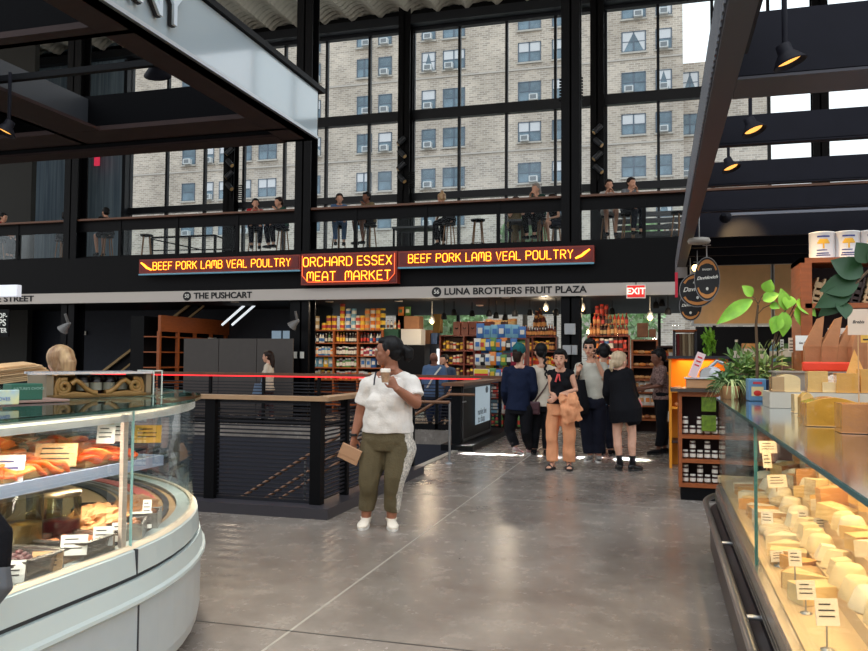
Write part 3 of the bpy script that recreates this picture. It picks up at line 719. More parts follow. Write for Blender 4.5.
# what she holds
cupw = L0+Matrix.Rotation(RZ, 3, 'Z') @ (P(385.5, 376.5, -.375))
cup = thing('coffee_cup', 'clear plastic cup of iced coffee with foam in the hand of the woman in white', 'cup', (cupw.x, cupw.y, cupw.z-.05))
MB().lathe([(.030, 0), (.033, .02), (.041, .085), (.043, .088)], 18).build('cup', mat('iced_coffee', (176, 140, 110), .25, var=.25, vscale=30), cup)
MB().lathe([(.0435, .086), (.044, .112), (.038, .118), (.001, .118)], 18).build('foam_lid', mat('cup_foam', (236, 226, 212), .35), cup)
wl = L0+Matrix.Rotation(RZ, 3, 'Z') @ (J['wR']+Vector((.0, .10, -.14)))
wo = single('wallet', 'light brown folded pouch in the lowered right hand of the woman in white', 'wallet', MB().cbox(0, 0, 0, .19, .02, .14).cbox(0, -.012, .02, .19, .006, .10), mat('tan_leather', (182, 140, 106), .6), loc=wl, rz=(.1, .42, .1), bevel=.006)

# ------------------------------------------------------------------ other people on the ground floor
NAVY = cloth('navy_sweater', (24, 32, 54)); BLK = cloth('black_cloth', (20, 20, 24)); CREAM = cloth('cream_sweater', (214, 200, 180)); PEACH = cloth('peach_cloth', (232, 160, 116), bump=.4)
BEIGE = cloth('beige_shirt', (188, 184, 170)); NVT = cloth('dark_navy_trousers', (24, 26, 38)); DENIM = cloth('pale_denim', (110, 146, 186)); TEAL = cloth('teal_knit', (38, 98, 100), bump=.6, bs=90)
SK1 = ('light', (214, 160, 132)); SK2 = ('fair', (222, 172, 146)); SK3 = ('brown', (120, 78, 60))
def std(P, pel, wai, che, nek, head, sL, eL, wL, sR, eR, wR, hL, kL, aL, hR, kR, aR, fd, tL, tR, gz=.085, rz=0):
    J = dict(pel=P(*pel), wai=P(*wai), che=P(*che), nek=P(*nek), head=P(*head), sL=P(*sL), eL=P(*eL), wL=P(*wL), sR=P(*sR), eR=P(*eR), wR=P(*wR), hL=P(*hL), kL=P(*kL), aL=P(*aL), hR=P(*hR), kR=P(*kR), aR=P(*aR))
    for S, t in (('L', tL), ('R', tR)):
        J['a'+S].z = gz; v = wdir(rz, (t[0], t[1], 0)).normalized()*.2; J['t'+S] = J['a'+S]+v; J['t'+S].z = 0
        if len(t) > 2: J['tip'+S] = t[2]; J['a'+S].z += t[2]*.9
    J['fd'] = wdir(rz, fd); return J
GM = dict(torso=[(.145, .115), (.172, .125), (.148, .112), (.172, .118), (.12, .085)], arm=(.052, .042, .040, .026), leg=(.084, .060, .056, .038))
GW = dict(torso=[(.14, .11), (.162, .12), (.125, .10), (.148, .105), (.105, .075)], arm=(.043, .035, .033, .023), leg=(.080, .055, .050, .034), bust=(.06, .05, -.02, .062))
# 1 navy sweater + teal beanie, seen from behind
L = Vector((-2.1, 12.35, 0)); rz = -.12; P = fromT(L, rz)
J = std(P, (518, 408), (519, 395), (519, 381), (520, 366), (519.5, 352.5, .02), (507, 372), (504.5, 391), (507, 404, .22), (531, 372), (534, 390), (531, 402, .22),
        (512, 411), (510.5, 432), (516, 449.5, .02), (526, 411), (526, 432), (530, 453.5, .25), (.35, 1, 0), (.5, 1, .05), (.7, 1), rz=rz)
J['kL'] += Vector((-.02, .02, 0))
def beanie(c):
    R = c['R']; s = c['hs']; H = c['J']['head']; mb = MB(); T = lambda x, y, z: H+R @ Vector((x*s, y*s, z*s))
    mb.blob(T(0, -.012, .055), .092*s, .108*s, .094*s, 20, M=R); mb.tube([T(0, -.01, .0), T(0, -.01, .05)], [(.094, .108), (.097, .11)], 20, hint=R @ Vector((1, 0, 0))); mb.blob(T(0, -.045, .118), .05, .05, .04, 14, M=R)
    link(remesh(mb, 'beanie', TEAL, .008, 2, .002, (40, 40, 8)), 'beanie', c['root'])
figure('person', 'person in navy sweater and teal beanie seen from behind', L, rz, J, GM, SK2,
    [top(NAVY, 1.95, .022, .03, wr=.007), bottom(BLK, 1.93, .026, .028, wr=.006), shoes(mat('white_red_sneaker', (222, 214, 208), .6, var2=(150, 40, 44), vscale=12), SOLEW), beanie],
    hair=hair_cap(HAIRBR, .97, extra=[([(0, -.07, .0), (0, -.075, -.06), (0, -.06, -.12)], [.07, .06, .045])]))
# 2 cream sweater, long braid, from behind
L = Vector((-1.87, 12.55, 0)); rz = -.05; P = fromT(L, rz)
J = std(P, (542, 406), (542, 393), (543, 381), (543, 365), (540.5, 351.5, .02), (531.5, 371), (530.5, 388), (534, 402, .2), (554, 371), (556.5, 388), (553, 401, .2),
        (536.5, 410), (535, 431), (534, 450), (547.5, 410), (547, 431), (546.5, 453), (-.45, 1, 0), (-.5, 1), (.1, 1), rz=rz)
def braid(c):
    J = c['J']; R = c['R']; T = lambda x, y, z: J['head']+R @ Vector((x, y, z))
    m = MB(); b0 = T(.02, -.10, -.03); off = wdir(rz, (.0, 0, 0))
    for i in range(9):
        m.blob(b0+Vector((.012*(-1)**i+.035*i/8+.02, -.045-.004*i, -.045*i)), .026-.0015*i, .024-.001*i, .033, 10)
    link(remesh(m, 'braid', HAIRB, .007, 1), 'braid', c['root'])
def strap_fn(pts, r, m_, name='bag_strap'):
    def f(c): MB().tube(pts, r, 6, flat=.4).build(name, m_, c['root'])
    return f
figure('person', 'person in cream sweater with long black braid seen from behind', L, rz, J, GW, SK2,
    [top(CREAM, 1.9, .022, -.0, wr=.006), bottom(BLK, 1.95, .022, .03), shoes(BLK, SOLEB), braid, strap_fn([P(552, 375, -.12), P(545, 388, -.15), P(534, 403, -.13)], .012, mat('brown_strap', (92, 66, 62), .6))],
    hair=hair_cap(HAIRB, 1.04))
bag = thing('shoulder_bag', 'small dark maroon shoulder bag hanging between the two shoppers seen from behind', 'bag', oY(534.5, 408, 12.38))
MB().cbox(0, 0, 0, .17, .07, .20).build('bag_body', mat('maroon_leather', (70, 34, 40), .5), bag, bevel=.02); MB().cbox(0, -.04, .03, .15, .01, .10).build('flap', mat('maroon_leather', (70, 34, 40), .5), bag, bevel=.004)
# 3 peach trousers
L = Vector((-1.33, 10.98, 0)); rz = PI+.05; P = fromT(L, rz)
J = std(P, (560, 408), (560, 396), (560.5, 383), (561, 370), (560, 358.5, -.03), (571, 374), (576, 390), (561, 394, -.2), (550.5, 374), (551.5, 392), (556, 398, -.18),
        (566, 411), (569, 435, -.03), (569, 462, .0), (554.5, 411), (552, 435, -.02), (552.5, 461.5, -.02), (-.05, -1, -.02), (.15, -1), (-.35, -1), rz=rz)
def sandals(c):
    for S in 'LR':
        a_ = c['J']['a'+S]; fdv = c['J']['t'+S]-a_; fdv.z = 0; fdv.normalize(); lt = fdv.cross(Vector((0, 0, 1)))
        m = MB(); g = Vector((a_.x, a_.y, 0))
        pts = [g+fdv*(.058+.13*math.cos(t))+lt*(.045*math.sin(t)) for t in [2*PI*i/20 for i in range(20)]]
        m.add([p for p in pts]+[p+Vector((0, 0, .03)) for p in pts], [(i, (i+1) % 20, 20+(i+1) % 20, 20+i) for i in range(20)]+[tuple(range(19, -1, -1)), tuple(range(20, 40))])
        o = m.build('sandal', SOLEB, c['root'])
        q = MB(); q.tube([g+fdv*.10+lt*.05+Vector((0, 0, .02)), g+fdv*.10+Vector((0, 0, .075)), g+fdv*.10-lt*.05+Vector((0, 0, .02))], .018, 8, flat=.35); q.tube([g+fdv*.04+lt*.05+Vector((0, 0, .02)), g+fdv*.03+Vector((0, 0, .10)), g+fdv*.04-lt*.05+Vector((0, 0, .02))], .015, 8, flat=.35); q.build('strap', SOLEB, o)
def jacket_on_arm(c):
    m = MB(); rr = random.Random(3)
    for (a, b, ra, rb) in (((566, 397), (573, 422), .10, .13), ((571, 394), (576, 412), .07, .10), ((561, 396), (566, 404), .06, .08)):
        m.tube([P(a[0], a[1], -.20), P((a[0]+b[0])/2, (a[1]+b[1])/2, -.23), P(b[0], b[1], -.2)], [(ra, .05), ((ra+rb)/2, .06), (rb, .035)], 14, hint=(1, 0, 0))
    link(remesh(m, 'jacket', PEACH, .008, 3, .02, (16, 16, 7), 5), 'jacket', c['root'])
    n = MB(); n.tube([P(558, 374, -.13), P(555.5, 382, -.15)], .014, 7); n.tube([P(559, 374, -.13), P(560, 381, -.15)], .010, 7); n.build('pendant', mat('coral_pendant', (214, 70, 66), .5), c['root'])
GW3 = dict(GW, leg=(.086, .060, .052, .034), torso=[(.15, .12), (.165, .12), (.125, .10), (.142, .10), (.095, .07)])
figure('person', 'short-haired person in black tank top and wide peach trousers carrying a peach jacket', L, rz, J, GW3, SK1,
    [top(BLK, 0, .008, -.06, name='tank_top', wr=.002), bottom(PEACH, 1.93, .014, .042, wr=.016), sandals, jacket_on_arm], hands={'L': ((-.9, .3, .1), (0, -.3, -1), .8), 'R': ((.5, .5, -.3), (0, -1, .2), .7)},
    hair=hair_cap(HAIRB, 1.02, front=.055))
# 4 man with phone
L = Vector((-.96, 12.05, 0)); rz = PI+.1; P = fromT(L, rz)
J = std(P, (592, 402), (592.5, 389), (593, 376), (591.5, 361), (589.5, 347.5, -.03), (603, 368), (606, 381, -.08), (596.5, 360, -.2), (580, 368), (576.5, 382, .02), (578, 371, -.22),
        (597.5, 406), (598.5, 430), (599, 453.5), (586, 406), (587.5, 430), (590, 453.5), (-.12, -1, -.05), (-.0, -1), (-.3, -1), rz=rz)
def phone_man(c):
    J = c['J']; R = c['R']; T = lambda x, y, z: J['head']+R @ Vector((x, y, z))
    g = MB()
    for q in (-1, 1): g.blob(T(q*.032, .103, .014), .022, .007, .017, 10, M=R)
    g.tube([T(-.012, .108, .018), T(.012, .108, .018)], .003, 6); g.tube([T(.052, .09, .018), T(.08, .0, .012)], .0028, 6); g.tube([T(-.052, .09, .018), T(-.08, .0, .012)], .0028, 6)
    g.build('sunglasses', mat('sunglass_dark', (40, 18, 18), .2), c['root'])
figure('person', 'man in beige short-sleeved shirt and sunglasses talking on his phone', L, rz, J, GM, SK1,
    [top(BEIGE, .85, .03, .0, cuff=.045, hemw=(.20, .14), wr=.009), bottom(NVT, 1.92, .045, .055, wr=.009), shoes(mat('black_white_sneaker', (206, 202, 194), .6, var2=(20, 20, 22), vscale=14), SOLEW), phone_man],
    hands={'L': ((.12, -.05, 1), (.9, .2, 0), .7), 'R': ((-.5, -.3, .9), (0, .6, .3), 1.0)},
    hair=hair_cap(HAIRB, 1.04, front=.05))
ph = oY(594.8, 353.5, 11.83); single('mobile_phone', 'dark mobile phone held to the ear of the man in sunglasses', 'phone', MB().cbox(0, 0, 0, .012, .075, .14), mat('phone_black', (18, 18, 20), .2), loc=ph, rz=(.2, .35, .3), bevel=.004)
bg_ = thing('tote_bag', 'black tote bag slung over the shoulder of the man on the phone', 'bag', oY(578, 400, 11.85))
m = MB(); m.tube([(0, 0, .30), (0, 0, .1), (.01, .01, -.10), (.03, .02, -.22)], [(.10, .05), (.14, .07), (.16, .08), (.13, .06)], 16, hint=(1, 0, 0)); link(remesh(m, 'bag_body', BLK, .012, 2, .01, (8, 8, 4)), 'bag_body', bg_)
m = MB(); m.tube([(.0, 0, .26), (.02, .05, .42), (.05, .12, .53)], .014, 6, flat=.4).tube([(-.06, 0, .26), (.0, .05, .44), (.04, .14, .55)], .012, 6, flat=.4); m.build('strap', BLK, bg_)
# 5 blond woman in black dress, from behind
L = Vector((-.44, 11.15, 0)); rz = -.55; P = fromT(L, rz)
J = std(P, (624, 404), (622, 391), (620, 379), (619.5, 369), (619.5, 361, .02), (608.5, 374), (606, 392), (610, 405, .15), (629, 373), (633, 388, .03), (637, 398.5, .12),
        (618.5, 408), (617, 434), (620, 459), (629, 408), (632, 433), (632.5, 458), (.55, .85, -.02), (-.25, 1), (.8, .9), rz=rz)
def dress(c):
    J = c['J']; m = MB(); up = Vector((0, 0, 1)); t = c['G']['torso']
    m.tube([P(626, 422), P(625, 409), P(622.5, 393), J['che'], lerp(J['che'], J['nek'], .62)], [(.21, .18), (.225, .19), (.175, .145), (t[3][0]+.02, t[3][1]+.02), (t[4][0]+.01, t[4][1]+.01)], 20, hint=c['lat'])
    m.tube([P(634, 425, -.03), P(631, 410, -.03), P(627, 395)], [.08, .13, .11], 14)
    for S in 'LR':
        s_ = J['s'+S]; c_ = lerp(J['che'], J['nek'], .45); m.tube([lerp(J['nek'], c_, .35)+(s_-J['nek']).normalized()*.03, lerp(J['nek'], s_, .55)-up*.01, lerp(J['nek'], s_, .92)], [.034, .046, .046], 12); m.tube([c_, lerp(c_, s_, .6), lerp(c_, s_, .9)], [.08, .068, .05], 12); m.blob(s_, .056, .056, .056, 12)
        c['arm'](m, S, 0, 1.85, .014, .022)
    link(remesh(m, 'dress', BLK, .009, 4, .012, (7, 7, 4), 8), 'dress', c['root'])
figure('person', 'woman with blond ponytail in black long-sleeved dress and black shoes seen from behind', L, rz, J, dict(GW, leg=(.085, .058, .058, .036)), SK2,
    [dress, shoes(mat('black_leather', (18, 17, 18), .25), SOLEB, .0, thick=.03, sock=(BLK, .12))], hands={'R': ((.1, .4, -.6), (-1, 0, 0), .9)},
    hair=hair_cap(BLOND2, 1.04, extra=[([(0, -.09, .02), (-.02, -.125, -.01), (-.03, -.125, -.08), (-.03, -.11, -.12)], [.022, .03, .028, .012])]))
single('drink_bottle', 'pink bottle held by the blond woman in the black dress', 'bottle', MB().lathe([(.034, -.14), (.036, -.12), (.036, .04), (.018, .07), (.018, .10), (.001, .10)], 16), mat('pink_plastic', (226, 132, 132), .35), loc=oY(639.5, 407, 11.28))
# 6 person behind the phone man (denim shirt, headphones)
L = Vector((-.68, 12.85, 0)); rz = .3; P = fromT(L, rz)
J = std(P, (603, 402), (603, 390), (604, 378), (604, 365), (604, 352, .0), (594, 371), (592, 388), (596, 401, .1), (613, 371), (615, 388), (612, 401, .1),
        (598, 406), (598, 428), (599, 447), (608, 406), (609, 428), (611, 446), (-.2, 1, 0), (.3, 1), (.3, 1), rz=rz)
def headphones(c):
    J = c['J']; R = c['R']; T = lambda x, y, z: J['head']+R @ Vector((x, y, z)); m = MB()
    m.tube([T(.1*math.sin(a), -.01, .03+.115*math.cos(a)) for a in [-1.5+.3*i for i in range(11)]], .009, 6)
    for q in (-1, 1): m.cyl(T(q*.085, -.01, .0), T(q*.115, -.01, .0), .034, 12)
    m.build('headphones', BLK, c['root'])
figure('person', 'person in pale denim shirt and black headphones half hidden behind the man on the phone', L, rz, J, GM, SK1,
    [top(DENIM, 1.6, .02, .04), bottom(NVT, 1.93, .02, .03), shoes(BLK, SOLEB), headphones], hair=hair_cap(HAIRB, 1.0))
# 7 far woman by the grey panels
L = Vector((-8.9, 16.85, 0)); rz = 1.9; P = fromT(L, rz)
J = std(P, (268, 389), (268, 381), (268.5, 372), (269, 364), (267.5, 356.5, .0), (266.5, 367, -.12), (265.5, 377, -.14), (263, 385, -.12), (271, 367, .12), (272, 377, .14), (268, 384, .1),
        (266, 391, -.07), (264.5, 404, -.05), (258.5, 417, -.1), (270, 391, .07), (270, 404, .05), (272, 418.5, .0), (-1, -.1, -.02), (-1, -.3), (-1, -.1), rz=rz)
BACK = mat('light_blue_bag', (120, 150, 180), .7)
figure('person', 'distant woman with long dark hair walking past the grey partition panels', L, rz, J, dict(GW), SK1,
    [top(CREAM, 1.7, .02, .03), bottom(cloth('mauve_trousers', (66, 50, 52)), 1.85, .014, .016), shoes(mat('cream_sneaker', (232, 222, 206), .6), SOLEW)], vox=.011,
    hair=hair_cap(HAIRBR, 1.05, extra=[([(0, -.08, .03), (0, -.105, -.08), (0, -.11, -.22)], [.06, .055, .035])]), eyes=False)
b2 = oY(258, 391, 16.6); single('tote_bag', 'light blue tote bag carried by the distant woman near the grey panels', 'bag', MB().tube([(0, 0, .17), (0, 0, 0), (-.03, 0, -.2)], [(.09, .04), (.13, .06), (.14, .05)], 14, hint=(1, 0, 0)).tube([(.06, 0, .16), (.08, .04, .30), (.10, .06, .36)], .01, 6), BACK, loc=b2)
# 8 two people by the shelves behind the woman in white
BLUE = cloth('mid_blue_shirt', (84, 106, 138)); JEANS = cloth('dark_jeans', (38, 48, 74))
L = oZ(431, 426, 0); L = Vector((L.x, L.y, 0)); rz = -.2; P = fromT(L, rz)
J = std(P, (434, 394), (434, 383), (434.5, 374), (434.5, 364.5), (434, 358.5, .0), (426, 369), (424.5, 381), (426, 390, .1), (443, 369), (445, 381), (443, 390, .1),
        (430, 397), (430, 410), (430, 421), (438, 397), (438, 410), (438, 421), (.2, 1, 0), (-.1, 1), (.2, 1), rz=rz)
figure('person', 'bald man in blue shirt with pale crossbody strap, back turned, at the far shelves', L, rz, J, dict(GM, torso=[(.17, .13), (.2, .15), (.19, .14), (.19, .13), (.13, .09)]), SK3,
    [top(BLUE, 1.3, .025, .06), bottom(JEANS, 1.9, .02), shoes(BLK, SOLEB), strap_fn([P(441, 367, -.2), P(434, 376, -.22), P(427, 388, -.2)], .02, mat('strap_white', (220, 216, 205), .7))], vox=.012, eyes=False)
L = Vector((L.x+.42, L.y+.45, 0)); rz = 2.7; P = fromT(L, rz)
q = lambda x, y, d=0: (x, y, d)
J = std(P, q(446, 394), q(446, 384), q(446, 375), q(445, 366), q(444, 360, -.02), q(453, 371), q(454, 382), q(450, 390, -.1), q(438, 371), q(437, 382), q(440, 390, -.1),
        q(449, 397), q(449, 409), q(449, 420), q(442, 397), q(442, 409), q(442, 420), (-.5, -1, 0), (0, -1), (-.2, -1), rz=rz)
def beard(c):
    J = c['J']; R = c['R']; m = MB(); m.blob(J['head']+R @ Vector((0, .05, -.085)), .05, .045, .045, 12, M=R); m.build('beard', HAIRB, c['root'])
figure('person', 'bearded man in dark blue shirt facing the bald man at the far shelves', L, rz, J, GM, SK1, [top(cloth('slate_shirt', (62, 76, 98)), 1.2, .02, .05), bottom(NVT, 1.9, .02), shoes(BLK, SOLEB), beard], vox=.012, eyes=False, hair=hair_cap(HAIRB, 1.0))
# 9 blond staff head behind the left counter
L = Vector((oY(60, 360, 6.2).x, 6.2, 0)); rz = 1.2; h0 = oY(60.5, 362, 6.2).z
J = dict(pel=(0, 0, h0-.63), wai=(0, 0, h0-.50), che=(0, 0, h0-.33), nek=(0, 0, h0-.15), head=(0, .02, h0), sL=(-.17, 0, h0-.22), eL=(-.2, .0, h0-.5), wL=(-.18, .15, h0-.7), sR=(.17, 0, h0-.22), eR=(.2, 0, h0-.5), wR=(.18, .15, h0-.7),
         hL=(-.08, 0, h0-.66), kL=(-.09, .02, .50), aL=(-.09, 0, .1), hR=(.08, 0, h0-.66), kR=(.09, .02, .50), aR=(.09, 0, .1), tL=(-.09, .2, .02), tR=(.09, .2, .02), fd=(0, 1, -.1))
figure('person', 'blond person behind the left deli counter, only the hair showing', L, rz, J, GW, SK2,
    [top(cloth('grey_apron', (80, 82, 86)), 1.2, .02, .04), bottom(BLK, 1.9, .02), shoes(BLK, SOLEB)], vox=.011, eyes=False, hair=hair_cap(BLOND, 1.25, extra=[([(0, -.06, .02), (0, -.09, -.06), (0, -.08, -.14)], [.08, .07, .05]), ([(0, -.02, .09), (0, -.10, .06), (0, -.16, -.02), (0, -.16, -.12)], [.07, .075, .06, .04]), ([(0, .03, .09), (0, .09, .04), (0, .11, -.03)], [.07, .05, .03])]))
# 10 customer cut off at the right edge of the shelves and at the left frame edge
L = Vector((.25, 12.6, 0)); rz = PI-.6; P = fromT(L, rz)
J = std(P, (664, 402), (664, 391), (664, 379), (664, 366), (663, 356), (672, 371), (674, 386), (670, 398, -.1), (656, 371), (655, 386), (658, 397, -.15),
        (667, 406), (667, 427), (667, 447), (661, 406), (660, 427), (659, 447), (-.4, -1, 0), (0, -1), (-.5, -1), rz=rz)

# ------------------------------------------------------------------ stools, tables and seated people on the mezzanine
SEATM = mat('black_stool_seat', (26, 24, 24), .5)
STW = mat('stool_leg_wood', (150, 108, 72), .5, var=.15)
def make_stool(label):
    t = thing('bar_stool', label, 'stool', (0, 0, 4.05), 0, 'bar stools along the mezzanine rail')
    m = MB(); m.lathe([(.10, .78), (.165, .795), (.18, .82), (.175, .84), (.12, .832), (.001, .825)], 18); m.build('seat', SEATM, t)
    for k in range(4):
        a = PI/4+k*PI/2; MB().tube([(.11*math.cos(a), .11*math.sin(a), .79), (.20*math.cos(a), .20*math.sin(a), 0)], [.018, .014], 8).build('leg', STW, t)
    r = MB(); r.tube([(.17*math.cos(a), .17*math.sin(a), .25) for a in [2*PI*i/16 for i in range(17)]], .009, 6); r.build('foot_ring', BLACK, t)
    return t
st0 = None
def stool_at(px, Y, label):
    global st0
    x = oY(px, 220, Y).x
    if st0 is None:
        st0 = make_stool(label); st0.location = (x, Y, 4.05); return st0
    return dup(st0, (x, Y, 4.05), rnd_.uniform(0, 1.5), label)
rnd_ = random.Random(5)
MZ = 4.05
def seated(px, Y, rz, label, skin, tcol, bcol, haircol, long_=False, lean=.06, armpose='rest', legskin=False, g=GM, hairup=False, stool_label=None, px_head=None):
    x = oY(px, 220, Y).x; z = 0.0; s = .86
    J = dict(pel=(0, 0, s+.07), wai=(0, .02, s+.20), che=(0, lean, s+.36), nek=(0, lean*1.6, s+.53), head=(0, lean*2.0+.02, s+.68), sL=(-.165, lean*1.4, s+.46), sR=(.165, lean*1.4, s+.46),
             hL=(-.085, .03, s+.05), hR=(.085, .03, s+.05), kL=(-.12, .42, s+.02), kR=(.12, .44, s+.02), aL=(-.11, .34, s-.42), aR=(.10, .36, s-.40), fd=(0, 1, -.1))
    if armpose == 'rest': J.update(eL=(-.22, .12, s+.20), wL=(-.13, .34, s+.14), eR=(.22, .12, s+.20), wR=(.12, .35, s+.14))
    if armpose == 'face': J.update(eL=(-.20, .22, s+.27), wL=(-.07, .25, s+.50), eR=(.20, .22, s+.27), wR=(.08, .26, s+.48))
    if armpose == 'one': J.update(eL=(-.20, .20, s+.26), wL=(-.06, .27, s+.46), eR=(.22, .12, s+.20), wR=(.12, .35, s+.14))
    for S in 'LR': J['t'+S] = (J['a'+S][0], J['a'+S][1]+.2, s-.56)
    ex = [([(0, -.07, .02), (0, -.10, -.08), (0, -.10, -.20)], [.065, .06, .035])] if long_ else []
    if hairup: ex = [([(0, -.04, .12), (0, -.05, .17)], [.04, .03])]
    prt = [top(tcol, .6 if not legskin else .4, .02, .03), bottom(bcol, 1.9 if not legskin else .75, .018, .02), shoes(BLK, SOLEB)]
    for S in 'LR': J['a'+S] = (J['a'+S][0], J['a'+S][1], s-.46)
    figure('person', label, (x, Y, MZ), rz, J, dict(g, sit=True), skin, prt, vox=.016, eyes=False, hair=hair_cap(haircol, 1.04, extra=ex), group=None)
    if stool_label: stool_at(px, Y, stool_label)
RED = cloth('red_top', (190, 46, 52)); GRN = cloth('dark_green_top', (40, 78, 66)); KHA = cloth('khaki_top', (120, 104, 76)); BLD = cloth('blue_dress', (84, 112, 150)); WHT = cloth('white_top', (210, 208, 204)); GRYT = cloth('grey_top', (120, 124, 130))
seated(255, 19.0, -2.6, 'person in red top drinking at the mezzanine rail beside the person in green', SK1, RED, NVT, HAIRB, armpose='face', stool_label='bar stool under the person in red above the left neon sign')
seated(283, 19.0, 2.6, 'person in dark green top seated at the mezzanine rail facing the one in red', SK1, GRN, NVT, HAIRBR, armpose='one', stool_label='bar stool under the person in dark green above the left neon sign')
seated(339, 18.95, -2.7, 'woman in blue dress with long dark hair on a mezzanine stool', SK1, BLD, BLD, HAIRBR, long_=True, g=GW, stool_label='bar stool under the woman in the blue dress')
seated(370, 18.95, 2.7, 'person in khaki top and dark shorts on a mezzanine stool beside the woman in blue', SK3, KHA, BLK, HAIRB, legskin=True, armpose='one', stool_label='bar stool under the person in the khaki top')
seated(449, 19.2, .9, 'person in black hunched over a table on the mezzanine, blond hair tied up', SK1, BLK, BLK, BLOND, lean=.16, hairup=True, stool_label='bar stool under the person in black at the mezzanine table')
seated(539, 19.0, 2.7, 'person with grey hair in dark green seated above the letters VEAL POULTRY', SK1, cloth('deep_green', (36, 66, 58)), BLK, mat('grey_hair', (150, 140, 130), .5), armpose='face', long_=True, stool_label='bar stool under the grey-haired person in dark green')
seated(514, 20.4, -2.6, 'person in khaki coat raising both hands behind the mezzanine table', SK1, KHA, KHA, HAIRBR, armpose='face', stool_label='bar stool under the person in the khaki coat')
seated(556.5, 20.3, 2.4, 'person in black sleeveless top beside the black column on the mezzanine', SK1, BLK, NVT, HAIRBR, armpose='rest', g=GW, legskin=True, stool_label='bar stool beside the black column on the mezzanine')
seated(608, 19.0, -2.9, 'bare-legged woman with brown hair leaning on the rail right of the black column', SK1, WHT, WHT, HAIRBR, long_=True, armpose='face', legskin=True, g=GW, stool_label='bar stool under the bare-legged woman right of the black column')
seated(628, 18.9, -2.5, 'person in grey tee resting chin on hand beside the mezzanine bench', SK1, GRYT, NVT, HAIRBR, armpose='face', stool_label='bar stool under the person in the grey tee')
seated(108, 19.0, 1.2, 'person in dark shorts seated before the blue boards at the far left of the mezzanine', SK1, BLK, BLK, HAIRB, legskin=True, armpose='one', stool_label='bar stool before the blue boards on the mezzanine')
seated(62, 19.3, -1.4, 'person in dark clothes half hidden by the leftmost black column on the mezzanine', SK3, BLK, BLK, HAIRB, armpose='one', stool_label='bar stool behind the leftmost black column on the mezzanine')
seated(-1, 19.0, -1.4, 'person in red at the left edge of the mezzanine, mostly out of frame', SK1, RED, NVT, HAIRB, stool_label='bar stool at the left edge of the mezzanine')
stool_at(147, 19.0, 'empty bar stool with a black seat left of the ramp rail on the mezzanine')
stool_at(478, 18.8, 'empty bar stool above the word LAMB of the right neon sign')
stool_at(679, 18.9, 'empty bar stool at the right end of the mezzanine beside the canopy')
stool_at(670, 20.6, 'empty bar stool standing behind the last one at the right end of the mezzanine')
TBL = mat('grey_table_top', (74, 74, 76), .4)
def table_at(px, Y, w_, label, h=.74):
    x = oY(px, 220, Y).x; t = thing('high_table', label, 'table', (x, Y, MZ))
    MB().box(-w_/2, -.35, h-.05, w_/2, .35, h).build('tabletop', TBL, t)
    for sx in (-1, 1):
        for sy in (-1, 1): MB().box(sx*(w_/2-.05)-.025, sy*.3-.025, 0, sx*(w_/2-.05)+.025, sy*.3+.025, h-.05).build('leg', BLACK, t)
    return t
table_at(417, 20.3, 1.2, 'grey high table behind the column left of the person in black', .95)
table_at(526, 19.75, .8, 'grey high table between the khaki coat and the grey-haired person', .92)
x = oY(649, 220, 19.7).x; t = thing('bench', 'grey slatted bench on the mezzanine right of the person in grey', 'bench', (x, 19.7, MZ))
m = MB(); [m.box(-.8, 0, .42+.16*k, .75, .04, .54+.16*k) for k in range(4)]; m.build('backrest', TBL, t); MB().box(-.8, .04, .4, .75, .5, .46).build('seat', TBL, t)
for sx in (-.75, .68): MB().box(sx, 0, 0, sx+.07, .5, .4).build('leg', BLACK, t)
# ramp rail left
x0 = oY(152, 240, 19.2).x; x1 = oY(237, 240, 19.2).x; t = thing('ramp_rail', 'black metal ramp rail with sloping bars above the left neon sign', 'railing', (x0, 19.2, MZ))
Lr = x1-x0; r_ = MB()
for z in (.78,): r_.bar((0, 0, z), (Lr*.75, 0, z), .05)
r_.bar((Lr*.75, 0, .78), (Lr, 0, .52), .04); r_.bar((0, 0, .74), (Lr*.62, 0, .38), .035); r_.bar((0, 0, .42), (Lr, 0, .38), .03); r_.build('rail', BLACK, t)
for u in (0, .3, .45, .75): MB().box(Lr*u-.03, -.03, 0, Lr*u+.03, .03, .78).build('post', BLACK, t)

# ------------------------------------------------------------------ canopies over the stalls
NAVYBLK = mat('navy_black_beam', (19, 19, 28), .6, var=.1, spec=.15); PITCH = mat('matte_black_beam', (5, 5, 7), .7, spec=.05)
FASCIA = mat('white_glass_fascia', (158, 170, 176), .05, spec=.7, coat=.5)
cl = thing('canopy', 'black stall canopy with pale glass fascia lettered NY, upper left', 'canopy', (-2.28, 5.0, 3.0))
def lb(x0, y0, z0, x1, y1, z1, name, m=BROWNBLK): return MB().box(x0+2.28, y0-5, z0-3, x1+2.28, y1-5, z1-3).build(name, m, cl)
lb(-2.34, 1.0, 3.0, -2.28, 5.0, 3.36, 'edge_beam', PITCH); lb(-2.50, 1.0, 3.0, -2.28, 5.0, 3.03, 'edge_flange'); lb(-2.45, .9, 3.34, -2.24, 5.06, 3.375, 'top_flange', BLACK)
lb(-2.278, 1.0, 3.025, -2.262, 4.985, 3.335, 'fascia_panel', FASCIA); lb(-2.278, 1.0, 3.004, -2.256, 4.99, 3.024, 'fascia_trim', CHROME)
lb(-8, 4.68, 3.0, -2.28, 4.72, 3.34, 'cross_beam', PITCH); lb(-8, 4.42, 3.0, -2.502, 4.70, 3.03, 'beam_flange'); lb(-8, 4.95, 3.0, -2.28, 5.0, 3.34, 'cross_beam', PITCH); lb(-8, 4.84, 2.995, -2.502, 5.0, 3.015, 'beam_flange')
lb(-8, 3.07, 3.0, -2.34, 3.11, 3.36, 'cross_beam', PITCH); lb(-8, 3.0, 3.0, -2.502, 3.11, 3.03, 'beam_flange')
